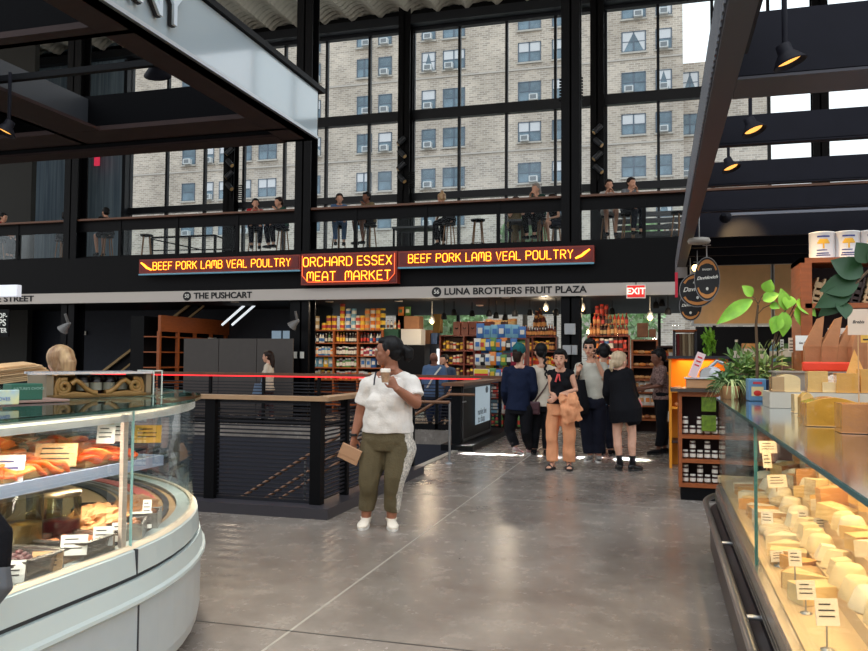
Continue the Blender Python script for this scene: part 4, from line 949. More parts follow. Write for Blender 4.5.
lb(-3.93, 3.11, 3.0, -3.89, 4.68, 3.32, 'joist', mat('grey_joist_face', (40, 42, 46), .5)); lb(-3.93, 3.11, 3.0, -3.58, 4.415, 3.02, 'joist_flange')
lb(-8, 4.0, 3.30, -4.2, 4.68, 3.34, 'roof_panel', PITCH)
MB().bar((-5.5+2.28, 3.69-5, .10), (-2.40+2.28, 3.69-5, .10), .035).build('lamp_track', BLACK, cl)
text_mesh('lettering', 'COMPANY', .27, mat('letter_face', (190, 200, 208), .3), cl, Matrix.Translation((.046, -1.66, .165)) @ Matrix.Rotation(PI/2, 4, 'Z') @ RXF, .012, 'RIGHT', .0)
text_mesh('lettering', 'COMPANY', .27, INK, cl, Matrix.Translation((.034, -1.66, .165)) @ Matrix.Rotation(PI/2, 4, 'Z') @ RXF, .010, 'RIGHT', .003)
cr = thing('canopy', 'dark stall canopy of beams with hanging spotlights, upper right', 'canopy', (.28, 1.0, 3.0))
def rb(x0, y0, z0, x1, y1, z1, name, m=NAVYBLK): return MB().box(x0-.28, y0-1, z0-3, x1-.28, y1-1, z1-3).build(name, m, cr)
YE = 15.2
rb(.28, 1.0, 3.0, .32, YE, 3.34, 'edge_beam'); rb(.28, 1.0, 2.985, .40, YE, 3.005, 'edge_flange', mat('flange_grey', (48, 46, 54), .5))
m = MB(); yy = 1.2
while yy < YE-.15: m.box(-.008, yy-1, .04, 0, yy-1+.035, .30); yy += .085
m.build('fascia_mesh', mat('fascia_mesh_grey', (128, 130, 136), .35, .6), cr)
rb(.28, 1.0, 3.33, .36, YE, 3.36, 'top_flange')
rb(.32, 4.43, 3.0, 6.5, 4.47, 3.34, 'cross_beam'); rb(.402, 4.43, 2.985, 6.5, 4.76, 3.005, 'beam_flange', mat('flange_grey', (48, 46, 54), .5))
for y in (6.30, 7.76, 9.10): rb(.32, y, 3.13, 6.5, y+.05, 3.34, 'cross_beam'); rb(.402, y, 3.12, 6.5, y+.08, 3.135, 'beam_flange')
for y in (10.2, 11.1, 12.0, 13.2, 14.6): rb(.32, y, 3.0, 6.5, y+.06, 3.36, 'cross_beam')
rb(.32, 10.2, 3.30, 6.5, YE, 3.34, 'roof_panel'); rb(.32, 14.9, 2.7, 6.5, YE, 3.34, 'end_beam')
rb(.38, 1.0, 3.0, .42, 4.1, 3.32, 'lamp_bracket')
m = MB(); m.bar((.5, 8.9, .22), (6, 8.9, .22), .03); m.bar((.5, 9.3, .05), (6, 9.3, .05), .025); m.build('conduit', mat('conduit_grey', (120, 122, 130), .4, .5), cr)
for k, (dx, dy) in enumerate(((2.6, 6.6), (3.3, 6.6))): MB().bar((dx, dy, .15), (dx+.9, dy+1.2, .34), .10, .05).build('brace', NAVYBLK, cr)
# spotlights
def spot(name, loc, aim, size, label, power, col=(1, .68, .3), body=NAVYBLK, up=.12):
    aim = Vector(aim).normalized(); q = aim.to_track_quat('-Z', 'Y')
    t = thing(name, label, 'spotlight', loc, tuple(q.to_euler()), None)
    s = size
    MB().lathe([(.30*s, 1.3*s), (.42*s, 1.25*s), (.45*s, .75*s), (.62*s, .55*s), (.95*s, .1*s), (1.0*s, 0), (.93*s, 0), (.90*s, .08*s), (.6*s, .45*s)], 24).build('housing', body, t)
    MB().lathe([(.001, .30*s), (.74*s, .28*s)], 24).build('lens', mat('lens_warm_%d' % int(s*1000), (255, 190, 90), .5, emit=(255, 176, 84), estr=1.2), t)
    mm = MB(); qi = q.inverted(); u = qi @ Vector((0, 0, 1))
    mm.tube([Vector((0, 0, .9*s)), Vector((0, 0, .9*s))+u*(up*.5), Vector((0, 0, .9*s))+u*up], .16*s, 8); mm.build('yoke', body, t)
    if power:
        ld = bpy.data.lights.new('spot_lamp', 'SPOT'); ld.energy = power; ld.spot_size = 1.25 if power != 90 else .75; ld.spot_blend = .7; ld.color = col; ld.shadow_soft_size = .05
        lo = bpy.data.objects.new('spot_lamp', ld); COL.objects.link(lo); lo.parent = t; lo.location = (0, 0, -.02)
    return t
spot('spotlight', (.62, 4.16, 2.95), (.35, .0, -1), .082, 'large black spotlight with amber lens hanging nearest in the right canopy', 60, up=.3)
spot('spotlight', (.66, 6.05, 3.14), (.35, -.18, -1), .088, 'middle black spotlight glowing white, below the second canopy beam', 60, up=.2)
spot('spotlight', (.62, 7.45, 3.20), (.35, -.2, -1), .085, 'farther black spotlight hanging below the third canopy beam', 50, up=.2)
spot('spotlight', (.72, 9.5, 3.12), (1.15, 3.6, -.75), .07, 'small dark spotlight low under the back of the right canopy', 90, up=.15)
spot('spotlight', (-2.70, 3.80, 3.07), (-.35, .75, -1), .075, 'black spotlight hanging on the track behind the lettered fascia', 40, up=.12)
spot('spotlight', (-3.57, 3.62, 2.76), (-.3, -.3, -1), .062, 'spotlight with amber rim at the left edge under the canopy', 30, up=.3)
# spot clusters fixed on window columns
def col_spots(px, ys, label, n=4, dx=0, Y=24.95):
    p = oY(px, ys[0], Y); t = thing('spotlight_cluster', label, 'spotlight', (p.x, Y, p.z))
    MB().box(-.03, 0, -1.6, .03, .03, .25).build('rail', BLACK, t)
    for k in range(n):
        z = -.42*k; s = 1 if k % 2 else -1
        o = MB().tube([(-.10*s, -.06, z+.12), (.12*s, -.12, z-.10)], .085, 12).build('lamp_can', mat('lamp_can_grey', (60, 62, 66), .4, .4), t)
        MB().tube([(.115*s, -.118, z-.095), (.13*s, -.124, z-.108)], .07, 12).build('lens', mat('lens_soft', (230, 190, 130), .4), o)
    return t
col_spots(231, (152,), 'cluster of tilted lamp cans on the window column above the ramp rail')
col_spots(402.5, (142,), 'cluster of tilted lamp cans on the window column left of centre')
col_spots(598, (130,), 'cluster of tilted lamp cans on the window column right of centre')
for px, py, lab in ((571, 78, 'black heat-sink coil on the tall front column near the top'), (411, 172, 'black coiled fixture on the window column left of centre'), (239, 185, 'black coiled fixture on the window column above the ramp rail')):
    Y = 18.3 if px == 571 else 24.9; p = oY(px, py, Y); m = MB()
    for k in range(8): m.box(-.27 if px == 571 else -.12, 0, -.07*k, .27 if px == 571 else .12, .06, -.07*k-.03)
    single('fixture', lab, 'lamp fixture', m, BLACK, loc=p)

# ------------------------------------------------------------------ neon signs
SG = {'A': [[(0, 0), (0, 4), (1, 6), (2.6, 6), (3.6, 4), (3.6, 0)], [(0, 2.4), (3.6, 2.4)]], 'B': [[(0, 0), (0, 6), (2.6, 6), (3.4, 5.2), (3.4, 3.9), (2.6, 3.2), (0, 3.2)], [(2.6, 3.2), (3.6, 2.4), (3.6, .9), (2.7, 0), (0, 0)]],
 'C': [[(3.6, 4.8), (2.8, 6), (.9, 6), (0, 4.9), (0, 1.1), (.9, 0), (2.8, 0), (3.6, 1.2)]], 'D': [[(0, 0), (0, 6), (2.4, 6), (3.6, 4.8), (3.6, 1.2), (2.4, 0), (0, 0)]], 'E': [[(3.3, 6), (0, 6), (0, 0), (3.3, 0)], [(0, 3.1), (2.8, 3.1)]],
 'F': [[(3.3, 6), (0, 6), (0, 0)], [(0, 3.1), (2.8, 3.1)]], 'H': [[(0, 0), (0, 6)], [(3.6, 0), (3.6, 6)], [(0, 3), (3.6, 3)]], 'K': [[(0, 0), (0, 6)], [(3.5, 6), (0, 2.8)], [(1.1, 3.7), (3.7, 0)]], 'L': [[(0, 6), (0, 0), (3.2, 0)]],
 'M': [[(0, 0), (0, 5), (.8, 6), (1.6, 6), (2.1, 5.2), (2.1, 2)], [(2.1, 5.2), (2.7, 6), (3.5, 6), (4.2, 5), (4.2, 0)]], 'O': [[(.9, 0), (0, 1.1), (0, 4.9), (.9, 6), (2.7, 6), (3.6, 4.9), (3.6, 1.1), (2.7, 0), (.9, 0)]],
 'P': [[(0, 0), (0, 6), (2.6, 6), (3.6, 5.1), (3.6, 3.8), (2.6, 2.9), (0, 2.9)]], 'R': [[(0, 0), (0, 6), (2.6, 6), (3.6, 5.1), (3.6, 3.9), (2.6, 3.0), (0, 3.0)], [(1.8, 3.0), (3.7, 0)]],
 'S': [[(3.5, 4.9), (2.7, 6), (.9, 6), (0, 5.1), (0, 4), (.8, 3.2), (2.8, 2.8), (3.6, 1.9), (3.6, 1), (2.7, 0), (.8, 0), (0, 1.1)]], 'T': [[(0, 6), (3.8, 6)], [(1.9, 6), (1.9, 0)]], 'U': [[(0, 6), (0, 1.1), (.9, 0), (2.7, 0), (3.6, 1.1), (3.6, 6)]],
 'V': [[(0, 6), (1.8, 0), (3.6, 6)]], 'X': [[(0, 0), (3.6, 6)], [(0, 6), (3.6, 0)]], 'Y': [[(0, 6), (1.8, 3), (3.6, 6)], [(1.8, 3), (1.8, 0)]]}
NEON = mat('neon_orange_tube', (255, 170, 60), .3, emit=(255, 150, 34), estr=3.4)
NEONR = mat('neon_red_tube', (255, 60, 30), .3, emit=(255, 36, 10), estr=3.0)
SIGNBG = mat('sign_red_enamel', (104, 8, 6), .35); SIGNF = mat('sign_frame_red', (140, 44, 30), .45)
CYANT = mat('pale_tube', (110, 160, 180), .3, emit=(100, 160, 190), estr=.15)
def neon_text(mb, txt, x0, x1, z0, h, y, r, space=2.6):
    wd = sum((space if ch == ' ' else (SG[ch] and max(p[0] for st in SG[ch] for p in st))+1.5) for ch in txt)-1.5
    k = (x1-x0)/wd; x = x0
    for ch in txt:
        if ch == ' ': x += space*k; continue
        for st in SG[ch]: mb.tube([(x+p[0]*k, y, z0+p[1]/6*h) for p in st], r, 6)
        x += (max(p[0] for st in SG[ch] for p in st)+1.5)*k
def neon_sign(nm, label, x0, x1, z0, z1, rows, chili=None, rounded=False):
    t = thing(nm, label, 'sign', ((x0+x1)/2, 17.62, z0)); cx = (x0+x1)/2; H = z1-z0
    MB().box(x0-cx, -.16, 0, x1-cx, .08, H).build('box', SIGNF, t)
    MB().box(x0-cx+.04, -.175, .04, x1-cx-.04, -.165, H-.04).build('face', SIGNBG, t)
    m = MB()
    for txt, a, b_, zz, hh, r in rows: neon_text(m, txt, a-cx, b_-cx, zz-z0, hh, -.21, r)
    m.build('lettering', NEON, t)
    if chili:
        g = MB(); xx = chili-cx; s = 1 if chili > cx else -1
        g.tube([(xx-.16*s, -.21, .08), (xx-.02*s, -.21, .14), (xx+.05*s, -.21, .2), (xx+.15*s, -.21, .27)], [.02, .028, .028, .016], 6); g.build('pepper', NEON, t)
    if rounded:
        b = MB(); w_ = (x1-x0)/2-.05; b.tube([(-w_, -.2, H-.05), (-w_, -.2, .22), (-w_+.15, -.2, .06), (w_-.15, -.2, .06), (w_, -.2, .22), (w_, -.2, H-.05)], .014, 6); b.build('border_tube', mat('neon_dim', (220, 120, 80), .3, emit=(255, 90, 40), estr=.8), t)
    else:
        MB().tube([(x0-cx, -.17, -.03), (x1-cx, -.17, -.03)], .022, 6).build('lower_tube', CYANT, t)
    return t
X = lambda px: oY(px, 265, 17.45).x
neon_sign('neon_sign', 'long red neon sign reading BEEF PORK LAMB VEAL POULTRY, left of the market name', X(139), X(300), 3.62, 3.98, [('BEEF PORK LAMB VEAL POULTRY', X(154), X(291), 3.70, .19, .009)], chili=X(147))
neon_sign('neon_sign', 'red neon sign reading ORCHARD ESSEX MEAT MARKET in two lines', X(301), X(397), 3.24, 3.99, [('ORCHARD ESSEX', X(304), X(392), 3.68, .21, .0105), ('MEAT  MARKET', X(308), X(391), 3.33, .21, .0105)], rounded=True)
neon_sign('neon_sign', 'long red neon sign reading BEEF PORK LAMB VEAL POULTRY, right of the market name', X(398), X(594), 3.62, 3.98, [('BEEF PORK LAMB VEAL POULTRY', X(409), X(573), 3.70, .19, .009)], chili=X(583))
# band lettering
bt = lambda s, px0, px1, py: None
def band_text(name, txt, px0, px1, z=3.035, h=.155, lab=None, badge=None):
    Y = 17.655; x0 = oY(px0, 293, Y).x; x1 = oY(px1, 293, Y).x
    o = text_mesh(name, txt, h*1.38, INK, None, face_mY(x0, Y-.004, z), .005, 'LEFT', .005)
    w_ = max(v.co.x for v in o.data.vertices)
    for v in o.data.vertices: v.co.x *= (x1-x0)/w_
    tag(o, lab, 'lettering')
    if badge:
        bx = oY(badge[0], 293, Y).x; m = MB(); m.cyl((0, 0, 0), (0, -.008, 0), .115, 20); b = single('number_badge', badge[2], 'badge', m, INK, loc=(bx, Y+.005, z))
        text_mesh('number', badge[1], .13, PAPER, b, face_mY(0, -.010, 0), .001, 'CENTER', .002)
band_text('lettering', 'THE PUSHCART', 194, 252, lab='black lettering THE PUSHCART on the pale band', badge=(187, '50', 'round black number badge before the words THE PUSHCART'))
band_text('lettering', 'LUNA BROTHERS FRUIT PLAZA', 444, 587, lab='black lettering LUNA BROTHERS FRUIT PLAZA on the pale band', badge=(436.5, '56', 'round black number badge before the words LUNA BROTHERS'))
band_text('lettering', 'BROOME STREET', -35, 34, lab='black lettering ending in E STREET at the left end of the pale band')
# exit sign
p = oY(636, 291.5, 17.5); t = thing('exit_sign', 'small red EXIT sign hanging under the right end of the pale band', 'sign', p)
MB().cbox(0, 0, 0, .40, .06, .29).build('box', PAPER, t); MB().cbox(0, -.032, 0, .36, .004, .25).build('face', mat('exit_red', (226, 44, 38), .5, emit=(226, 40, 34), estr=.5), t)
text_mesh('lettering', 'EXIT', .19, mat('exit_letters', (250, 226, 214), .5, emit=(250, 220, 200), estr=.8), t, face_mY(0, -.036, 0), .002, 'CENTER', .006)
MB().box(-.01, -.01, .14, .01, .01, .22).build('bracket', BLACK, t)
p = oY(97, 161, 24.9); t = thing('exit_sign', 'small red exit light high on the blue boards at left', 'sign', p); MB().cbox(0, 0, 0, .22, .05, .36).build('face', mat('exit_pink', (214, 60, 90), .5, emit=(220, 50, 80), estr=.5), t); MB().cbox(0, 0, .24, .3, .06, .08).build('box', PAPER, t)
# white box sign at left edge and chalk sign
p = oY(10, 291, 12.0); single('light_box_sign', 'blank white box sign hanging at the left edge above the STREET lettering', 'sign', MB().cbox(-.6, 0, 0, 1.62, .12, .22), mat('lightbox_white', (222, 224, 232), .4, emit=(230, 232, 240), estr=.35), loc=p, bevel=.01)
t = thing('chalk_sign', 'dark chalkboard sign with white capitals cut off by the left frame edge', 'sign', oY(2, 323, 11.0)); MB().cbox(0, 0, 0, .30, .04, .46).build('board', DARK, t)
for k, (s_, z_, h_) in enumerate((('OP-', .12, .12), ('PS', .0, .16), ('TER', -.13, .11))): text_mesh('lettering', s_, h_, PAPER, t, face_mY(.03, -.024, z_), .001, 'CENTER', .002)

# ------------------------------------------------------------------ stairwell guard and stairs
MESHM = mat('dark_louvre', (34, 35, 42), .5, .2, spec=.4)
g = thing('stair_guard', 'low black railing with louvred panels and pale wooden cap around the stairwell', 'railing', (-3.15, 7.05, 0))
def gp(x0, y0, z0, x1, y1, z1, name, m_): return MB().box(x0+3.15, y0-7.05, z0, x1+3.15, y1-7.05, z1).build(name, m_, g)
gp(-8.4, 6.86, 0, -2.96, 7.15, .10, 'plinth', mat('plinth_grey', (58, 56, 62), .4)); gp(-3.2, 7.15, 0, -2.96, 9.98, .10, 'plinth', mat('plinth_grey', (58, 56, 62), .4))
CAPW = mat('pale_cap_wood', (168, 136, 104), .4, var=.15, vscale=4, stretch=(1, 1, 1)); 
gp(-8.4, 6.98, 1.085, -3.02, 7.14, 1.125, 'cap', CAPW); gp(-3.2, 7.14, 1.085, -3.02, 9.98, 1.125, 'cap', CAPW)
for x in (-3.22, -4.36, -5.5, -6.65, -7.8): gp(x, 7.02, .10, x+.11, 7.12, 1.085, 'post', BLACK)
for y in (7.62, 8.4, 9.2, 9.9): gp(-3.16, y, .10, -3.08, y+.06, 1.085, 'post', BLACK)
m = MB()
for k in range(22): m.box(-5.2, .03, .14+.04*k, .0, .045, .155+.04*k)
m.box(-5.2, .02, .10, 0, .05, .13).box(-5.2, .02, 1.05, 0, .05, 1.085); m.build('louvre_panel', MESHM, g)
m = MB()
for k in range(22): m.box(.03, .08, .14+.04*k, .045, 2.9, .155+.04*k)
m.build('louvre_panel', MESHM, g)
# red-lit handrail on the far side
f = thing('stair_guard', 'far stairwell railing with a glowing red light strip under its brown cap', 'railing', (-3.15, 16.2, 0))
MB().box(-10, -.05, 1.09, .1, .08, 1.15).build('cap', WOODRAIL, f); MB().box(-10, -.06, 1.062, 0.0, -.045, 1.088).build('light_strip', mat('red_led', (255, 50, 50), .4, emit=(255, 34, 44), estr=1.1), f)
MB().box(-10, -.03, 0, 0, .03, .12).build('plinth', BLACK, f)
m = MB(); [m.box(-10, .0, .16+.07*k, 0, .012, .18+.07*k) for k in range(12)]; m.build('wire_panel', MESHM, f)
for k in range(8): MB().box(-.06-1.35*k, -.03, 0, -1.35*k, .03, 1.09).build('post', BLACK, f)
k_ = thing('stair_guard', 'black end panel of the stairwell railing carrying a pale blue poster', 'railing', (-3.15, 12.73, 0))
MB().box(-.16, 0, .0, 0, 2.42, 1.05).build('panel', BLACK, k_); MB().box(-.3, -.12, 1.05, .08, 3.3, 1.10).build('cap', WOODRAIL, k_); MB().box(-.3, -.15, 0, .24, 3.3, .10).build('plinth', BLACK, k_)
MB().box(0, .08, .12, .015, 2.34, .16).box(0, .08, 1.0, .015, 2.34, 1.04).box(0, .08, .12, .015, .12, 1.04).box(0, 2.3, .12, .015, 2.34, 1.04).build('panel_frame', mat('frame_dark_grey', (50, 50, 54), .4), k_)
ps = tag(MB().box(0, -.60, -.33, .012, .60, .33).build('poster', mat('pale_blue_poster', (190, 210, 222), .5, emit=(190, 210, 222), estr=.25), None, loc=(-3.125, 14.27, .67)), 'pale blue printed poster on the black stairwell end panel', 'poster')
tm = text_mesh('lettering', 'market line', .16, mat('poster_ink', (84, 104, 120), .6), ps, Matrix.Translation((.014, -.08, -.12)) @ Matrix.Rotation(PI/2, 4, 'Z') @ RXF, .001)
text_mesh('lettering', 'to shop', .18, mat('poster_ink', (84, 104, 120), .6), ps, Matrix.Translation((.014, -.15, -.25)) @ Matrix.Rotation(PI/2, 4, 'Z') @ RXF, .001)
m = MB(); m.lathe([(.04, 0), (.10, .01), (.12, .06), (.06, .10), (.001, .1)], 10); o = m.build('drawing', mat('poster_ink', (84, 104, 120), .6), ps, loc=(.016, .3, .2), rot=(0, 0, 0)); o.scale = (.02, 1, 1.2)
# stairs descending toward -X between y 10 and 12.6
s_ = MB()
for k in range(16): s_.box(-3.2-.29*(k+1), 10.05, -4.0, -3.2-.29*k, 12.62, -.18*(k+1))
struct('stairs_floor', s_, mat('stair_tread', (52, 50, 54), .6))
RW = mat('handrail_wood', (120, 82, 56), .4, var=.15)
def handrail(nm, label, Y, x0, z0):
    t = thing(nm, label, 'railing', (x0, Y, 0)); sl = .18/.29
    MB().tube([(0, 0, z0), (-.42, 0, z0), (-.55, 0, z0-.06), (-4.4, 0, z0-.06-3.85*sl)], .024, 10).build('handrail', RW, t)
    return t
h1 = handrail('stair_handrail', 'brown stair handrail on a steel floor post beside the stair opening', 11.1, -2.91, .87)
m = MB(); m.tube([(0, 0, 0), (0, 0, .87)], .018, 10).build('post', CHROME, h1); MB().lathe([(.07, 0), (.07, .012), (.03, .02)], 16).build('base_plate', CHROME, h1)
for k in (1, 2, 3): MB().tube([(-1.2*k, 0, -.18*4.2*k), (-1.2*k, 0, .80-1.2*k*.62)], .018, 8).build('post', CHROME, h1)
h2 = handrail('stair_handrail', 'brown stair handrail beside the black end panel of the stairwell', 12.5, -2.86, .92); MB().bar((-.2, .0, .80), (-.2, .2, .80), .02).build('bracket', CHROME, h2)
h3 = handrail('stair_handrail', 'nearest brown stair handrail seen through the louvred panels', 10.1, -3.3, .72)
for k in range(5): MB().tube([(-.5-.9*k, 0, -.3-.56*k-.2), (-.5-.9*k, 0, .66-.56*(k))], .016, 8).build('post', CHROME, h3)
MB().tube([(-3.17, 12.45, .95), (-3.10, 12.45, .86), (-3.12, 12.45, .78)], .02, 8)

# added unseen area lamps that imitate thin strips of sunlight on the floor
for (px0, px1, py, nm) in ((456, 560, 454, 'left'), (575, 645, 458, 'right')):
    a = oZ(px0, py, 0); b_ = oZ(px1, py+(px1-px0)*.02, 0); ld = bpy.data.lights.new('sun_strip_lamp', 'AREA'); ld.shape = 'RECTANGLE'; ld.size = abs(b_.x-a.x); ld.size_y = .03; ld.energy = 9; ld.spread = math.radians(1.6); ld.color = (1, .97, .92)
    lo = bpy.data.objects.new('sun_strip_lamp', ld); COL.objects.link(lo); yl = (a.y+b_.y)/2; lo.location = ((a.x+b_.x)/2, 17.55, 2.8); lo.rotation_euler = (-math.atan2(17.55-yl, 2.8), 0, 0)

# ------------------------------------------------------------------ ground floor shops under the mezzanine
NV = mat('dark_blue_wall', (30, 36, 48), .7, var=.1)
struct('wall_back_left', MB().box(-34, 21.2, 0, -9.3, 21.4, 2.95), NV)
struct('wall_back_mid', MB().box(-9.3, 20.3, 0, -9.15, 21.4, 2.95), DARK)
struct('ceiling_shop', MB().box(-34, 17.8, 2.93, 14, 25.4, 2.949), DARK)
# diagonal stair rails on the left (a staircase going up behind)
t = thing('staircase', 'steep staircase with pale handrails climbing behind the orange kiosk', 'staircase', (-16.5, 19.5, 0))
a = oY(100, 374, 19.5); b = oY(191, 304, 19.5)
o_ = Vector((-16.5, 19.5, 0))
MB().bar(a-o_, b-o_, .07, .07).build('handrail', mat('brass_rail', (150, 124, 84), .4, .4), t)
a = oY(118, 374, 19.5); MB().bar(a-o_, oY(204, 306, 19.5)-o_, .05, .05).build('handrail', mat('brass_rail', (150, 124, 84), .4, .4), t)
for (pa, pb) in (((222, 325), (247, 303)), ((232, 325), (256, 304))): MB().bar(oY(*pa, 19.9)-o_, oY(*pb, 19.9)-o_, .05, .05).build('light_tube', mat('white_tube', (220, 225, 230), .4, emit=(220, 228, 235), estr=.8), t)
MB().bar(oY(108, 376, 19.6)-o_, oY(198, 306, 19.6)-o_, .05, .3).build('stringer', BLACK, t)
# wall details far left
for (px, py, w_, h_, m_, lab) in ((83, 333, .22, .12, PAPER, 'small lit white card on the dark back wall at left'), (148, 322, .26, .07, mat('exit_pink', (214, 60, 90), .5, emit=(220, 50, 80), estr=.5), 'tiny red exit light on the dark blue back wall'), (140, 344, .32, .25, mat('pale_notice', (110, 120, 130), .6), 'pale notice on the dark blue wall beside the stair rail'), (90, 150, .01, .01, PAPER, '')):
    if lab: single('notice', lab, 'notice', MB().cbox(0, 0, 0, w_, .02, h_), m_, loc=oY(px, py, 21.1))
def horn(px, py, Y, lab):
    p = oY(px, py, Y); m = MB(); m.tube([(.0, 0, 0), (.12, 0, -.08), (.2, 0, -.16)], [.03, .08, .13], 10).tube([(.05, 0, 0), (.05, .05, .1), (.05, .1, .2)], .03, 8); single('loudspeaker', lab, 'speaker', m, mat('grey_horn', (120, 118, 116), .5), loc=p, rz=PI)
horn(70, 323, 15, 'grey horn-shaped lamp hanging in the dark at left'); horn(299, 320, 17.5, 'grey horn-shaped lamp hanging beside the front column')
# orange kiosk, side facing right
t = thing('kiosk', 'closed orange wooden kiosk with shelf bays behind the grey partition panels', 'kiosk', (-12.4, oX(161, 315, -12.4).y, 0))
zt = oX(161, 315, -12.4).z; y1 = oX(254, 322, -12.4).y-oX(161, 315, -12.4).y
MB().box(-.08, 0, zt-.42, 0, y1, zt).build('fascia', ORWOOD, t)
MB().box(-.9, 0, 0, -.5, y1, zt-.02).build('body', DARK, t)
for k in range(7): MB().box(-.08, y1*k/6-.04, 0, 0, y1*k/6+.04, zt-.42).build('upright', ORWOOD, t)
for k in range(5): MB().box(-.5, 0, .4+.4*k, -.02, y1, .43+.4*k).build('shelf', ORWOOD, t)
MB().box(0, y1, zt-.5, .02, y1+2.6, zt-.2).build('side_fascia', mat('pale_brown_panel', (128, 88, 62), .5), t)
text_mesh('lettering', 'MARKET', .12, PAPER, t, Matrix.Translation((.01, y1*.5, zt-.56)) @ Matrix.Rotation(PI/2, 4, 'Z') @ RXF, .002)
GP = mat('grey_partition', (74, 68, 64), .7, var=.05)
names = ['leftmost', 'middle', 'rightmost']
for k, (pa, pb) in enumerate(((184.5, 219), (219.6, 257), (257.6, 293.5))):
    x0 = oY(pa, 340, 17.3).x; x1 = oY(pb, 340, 17.3).x; t = thing('partition_panel', names[k]+' of the three grey partition panels beyond the stairwell', 'partition', ((x0+x1)/2, 17.3, 0), 0, 'grey partition panels')
    w_ = (x1-x0)/2; MB().box(-w_, -.02, .1, w_, .02, 1.95).build('panel', GP, t)
    for s_ in (-1, 1): MB().box(s_*w_*.8-.03, -.25, 0, s_*w_*.8+.03, .25, .1).build('foot', BLACK, t)
for (px) in (299, 306): single('wall_plate', ('left' if px == 299 else 'right')+' small white switch plate on the dark column above the far rail', 'switch', MB().cbox(0, 0, 0, .10, .02, .16), PAPER, loc=oY(px-4, 355, 17.75)+Vector((0, 0, 0)))
tag(MB().box(0, 0, 0, .42, .3, 2.9).build('partition_column', DARK, loc=(oY(293, 350, 18.0).x+.0, 17.8, 0)), kind='structure')
for k, (pa, pb) in enumerate(((272, 281), (283, 292))): single('window_panel', ('left' if k == 0 else 'right')+' small pale window lit behind the grey partition panels', 'window', MB().cbox(0, 0, 0, oY(pb, 335, 21).x-oY(pa, 335, 21).x, .03, .30), mat('pale_window', (130, 155, 176), .5, emit=(150, 175, 195), estr=.35), loc=oY((pa+pb)/2, 336, 21.0))

# ---- product meshes, shared
PM = {}
def cmat(rgb, rough=.45): return mat('colour_%d_%d_%d' % rgb, rgb, rough)
def pmesh(kind, c1, c2):
    key = (kind, c1, c2)
    if key in PM: return PM[key]
    m = MB(); mats = [cmat(c1), cmat(c2)]
    if kind == 'bottle': m.lathe([(.034, 0), (.036, .01), (.036, .135), (.014, .18), (.014, .215), (.001, .215)], 10); m.lathe([(.0368, .035), (.0368, .11)], 10, mi=1); m.lathe([(.0155, .205), (.0155, .23), (.001, .23)], 8, mi=1)
    if kind == 'jar': m.lathe([(.042, 0), (.046, .01), (.046, .10), (.038, .115)], 12); m.lathe([(.0468, .025), (.0468, .08)], 12, mi=1); m.lathe([(.041, .112), (.041, .135), (.001, .136)], 12, mi=1)
    if kind == 'can': m.lathe([(.068, 0), (.072, .004), (.072, .185), (.068, .19), (.001, .186)], 14); m.lathe([(.0728, .05), (.0728, .135)], 14, mi=1)
    if kind == 'box': m.box(-.06, -.04, 0, .06, .04, .20).box(-.045, -.042, .05, .045, -.040, .15, 1)
    if kind == 'packet':
        m.tube([(0, 0, 0), (0, 0, .02), (0, 0, .12), (0, 0, .22), (0, 0, .235)], [(.075, .004), (.08, .02), (.078, .034), (.08, .015), (.082, .004)], 10, hint=(1, 0, 0)); m.cbox(0, -.035, .12, .09, .004, .09, 1)
    if kind == 'loaf': m.blob((0, 0, .05), .10, .05, .05, 12, amp=.08); m.blob((0, -.01, .085), .05, .02, .018, 8, 1)
    me = m.mesh('product_'+kind, mats); PM[key] = me; return me
CN = {(196, 60, 44): 'red', (232, 190, 60): 'yellow', (220, 214, 200): 'white', (60, 110, 170): 'blue', (70, 110, 60): 'green', (60, 30, 26): 'dark brown', (150, 84, 44): 'amber', (24, 24, 28): 'black', (226, 130, 50): 'orange', (190, 160, 110): 'gold', (150, 40, 60): 'crimson', (120, 170, 190): 'pale blue', (110, 40, 34): 'maroon', (90, 140, 70): 'light green', (210, 150, 90): 'tan'}
RED_, YEL, WHI, BLU, GRE, DBR, AMB, BLA, ORA, GOL, CRI, PBL, MAR, LGR, TAN_ = CN.keys()
rp = random.Random(11)
PNAME = {'bottle': ('bottle', 'bottle'), 'jar': ('jar', 'jar'), 'can': ('food_can', 'can'), 'box': ('food_box', 'box'), 'packet': ('snack_packet', 'packet'), 'loaf': ('bread_loaf', 'bread')}
COUNT = {}
def product(kind, c1, c2, loc, label, group, s=1.0, rz=0):
    me = pmesh(kind, c1, c2); n_, cat_ = PNAME[kind]; COUNT[kind] = COUNT.get(kind, 0)+1
    o = bpy.data.objects.new(n_, me); COL.objects.link(o); o.location = loc; o.scale = (s if isinstance(s, tuple) else (s, s, s)); o.rotation_euler = (0, 0, rz)
    return tag(o, label, cat_, group)
def shelving(nm, label, x0, x1, Y, zs, depth, bays, wood, rz=0, top_=True):
    t = thing(nm, label, 'shelving', (x0, Y, 0), rz); W = x1-x0; zt_ = zs[0]
    for k in range(bays+1): MB().box(W*k/bays-.02, 0, 0, W*k/bays+.02, depth, zt_).build('upright', wood, t)
    for z in zs: MB().box(0, -.005, z-.03, W, depth, z).build('shelf', wood, t)
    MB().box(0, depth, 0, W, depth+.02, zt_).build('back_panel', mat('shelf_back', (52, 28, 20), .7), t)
    return t
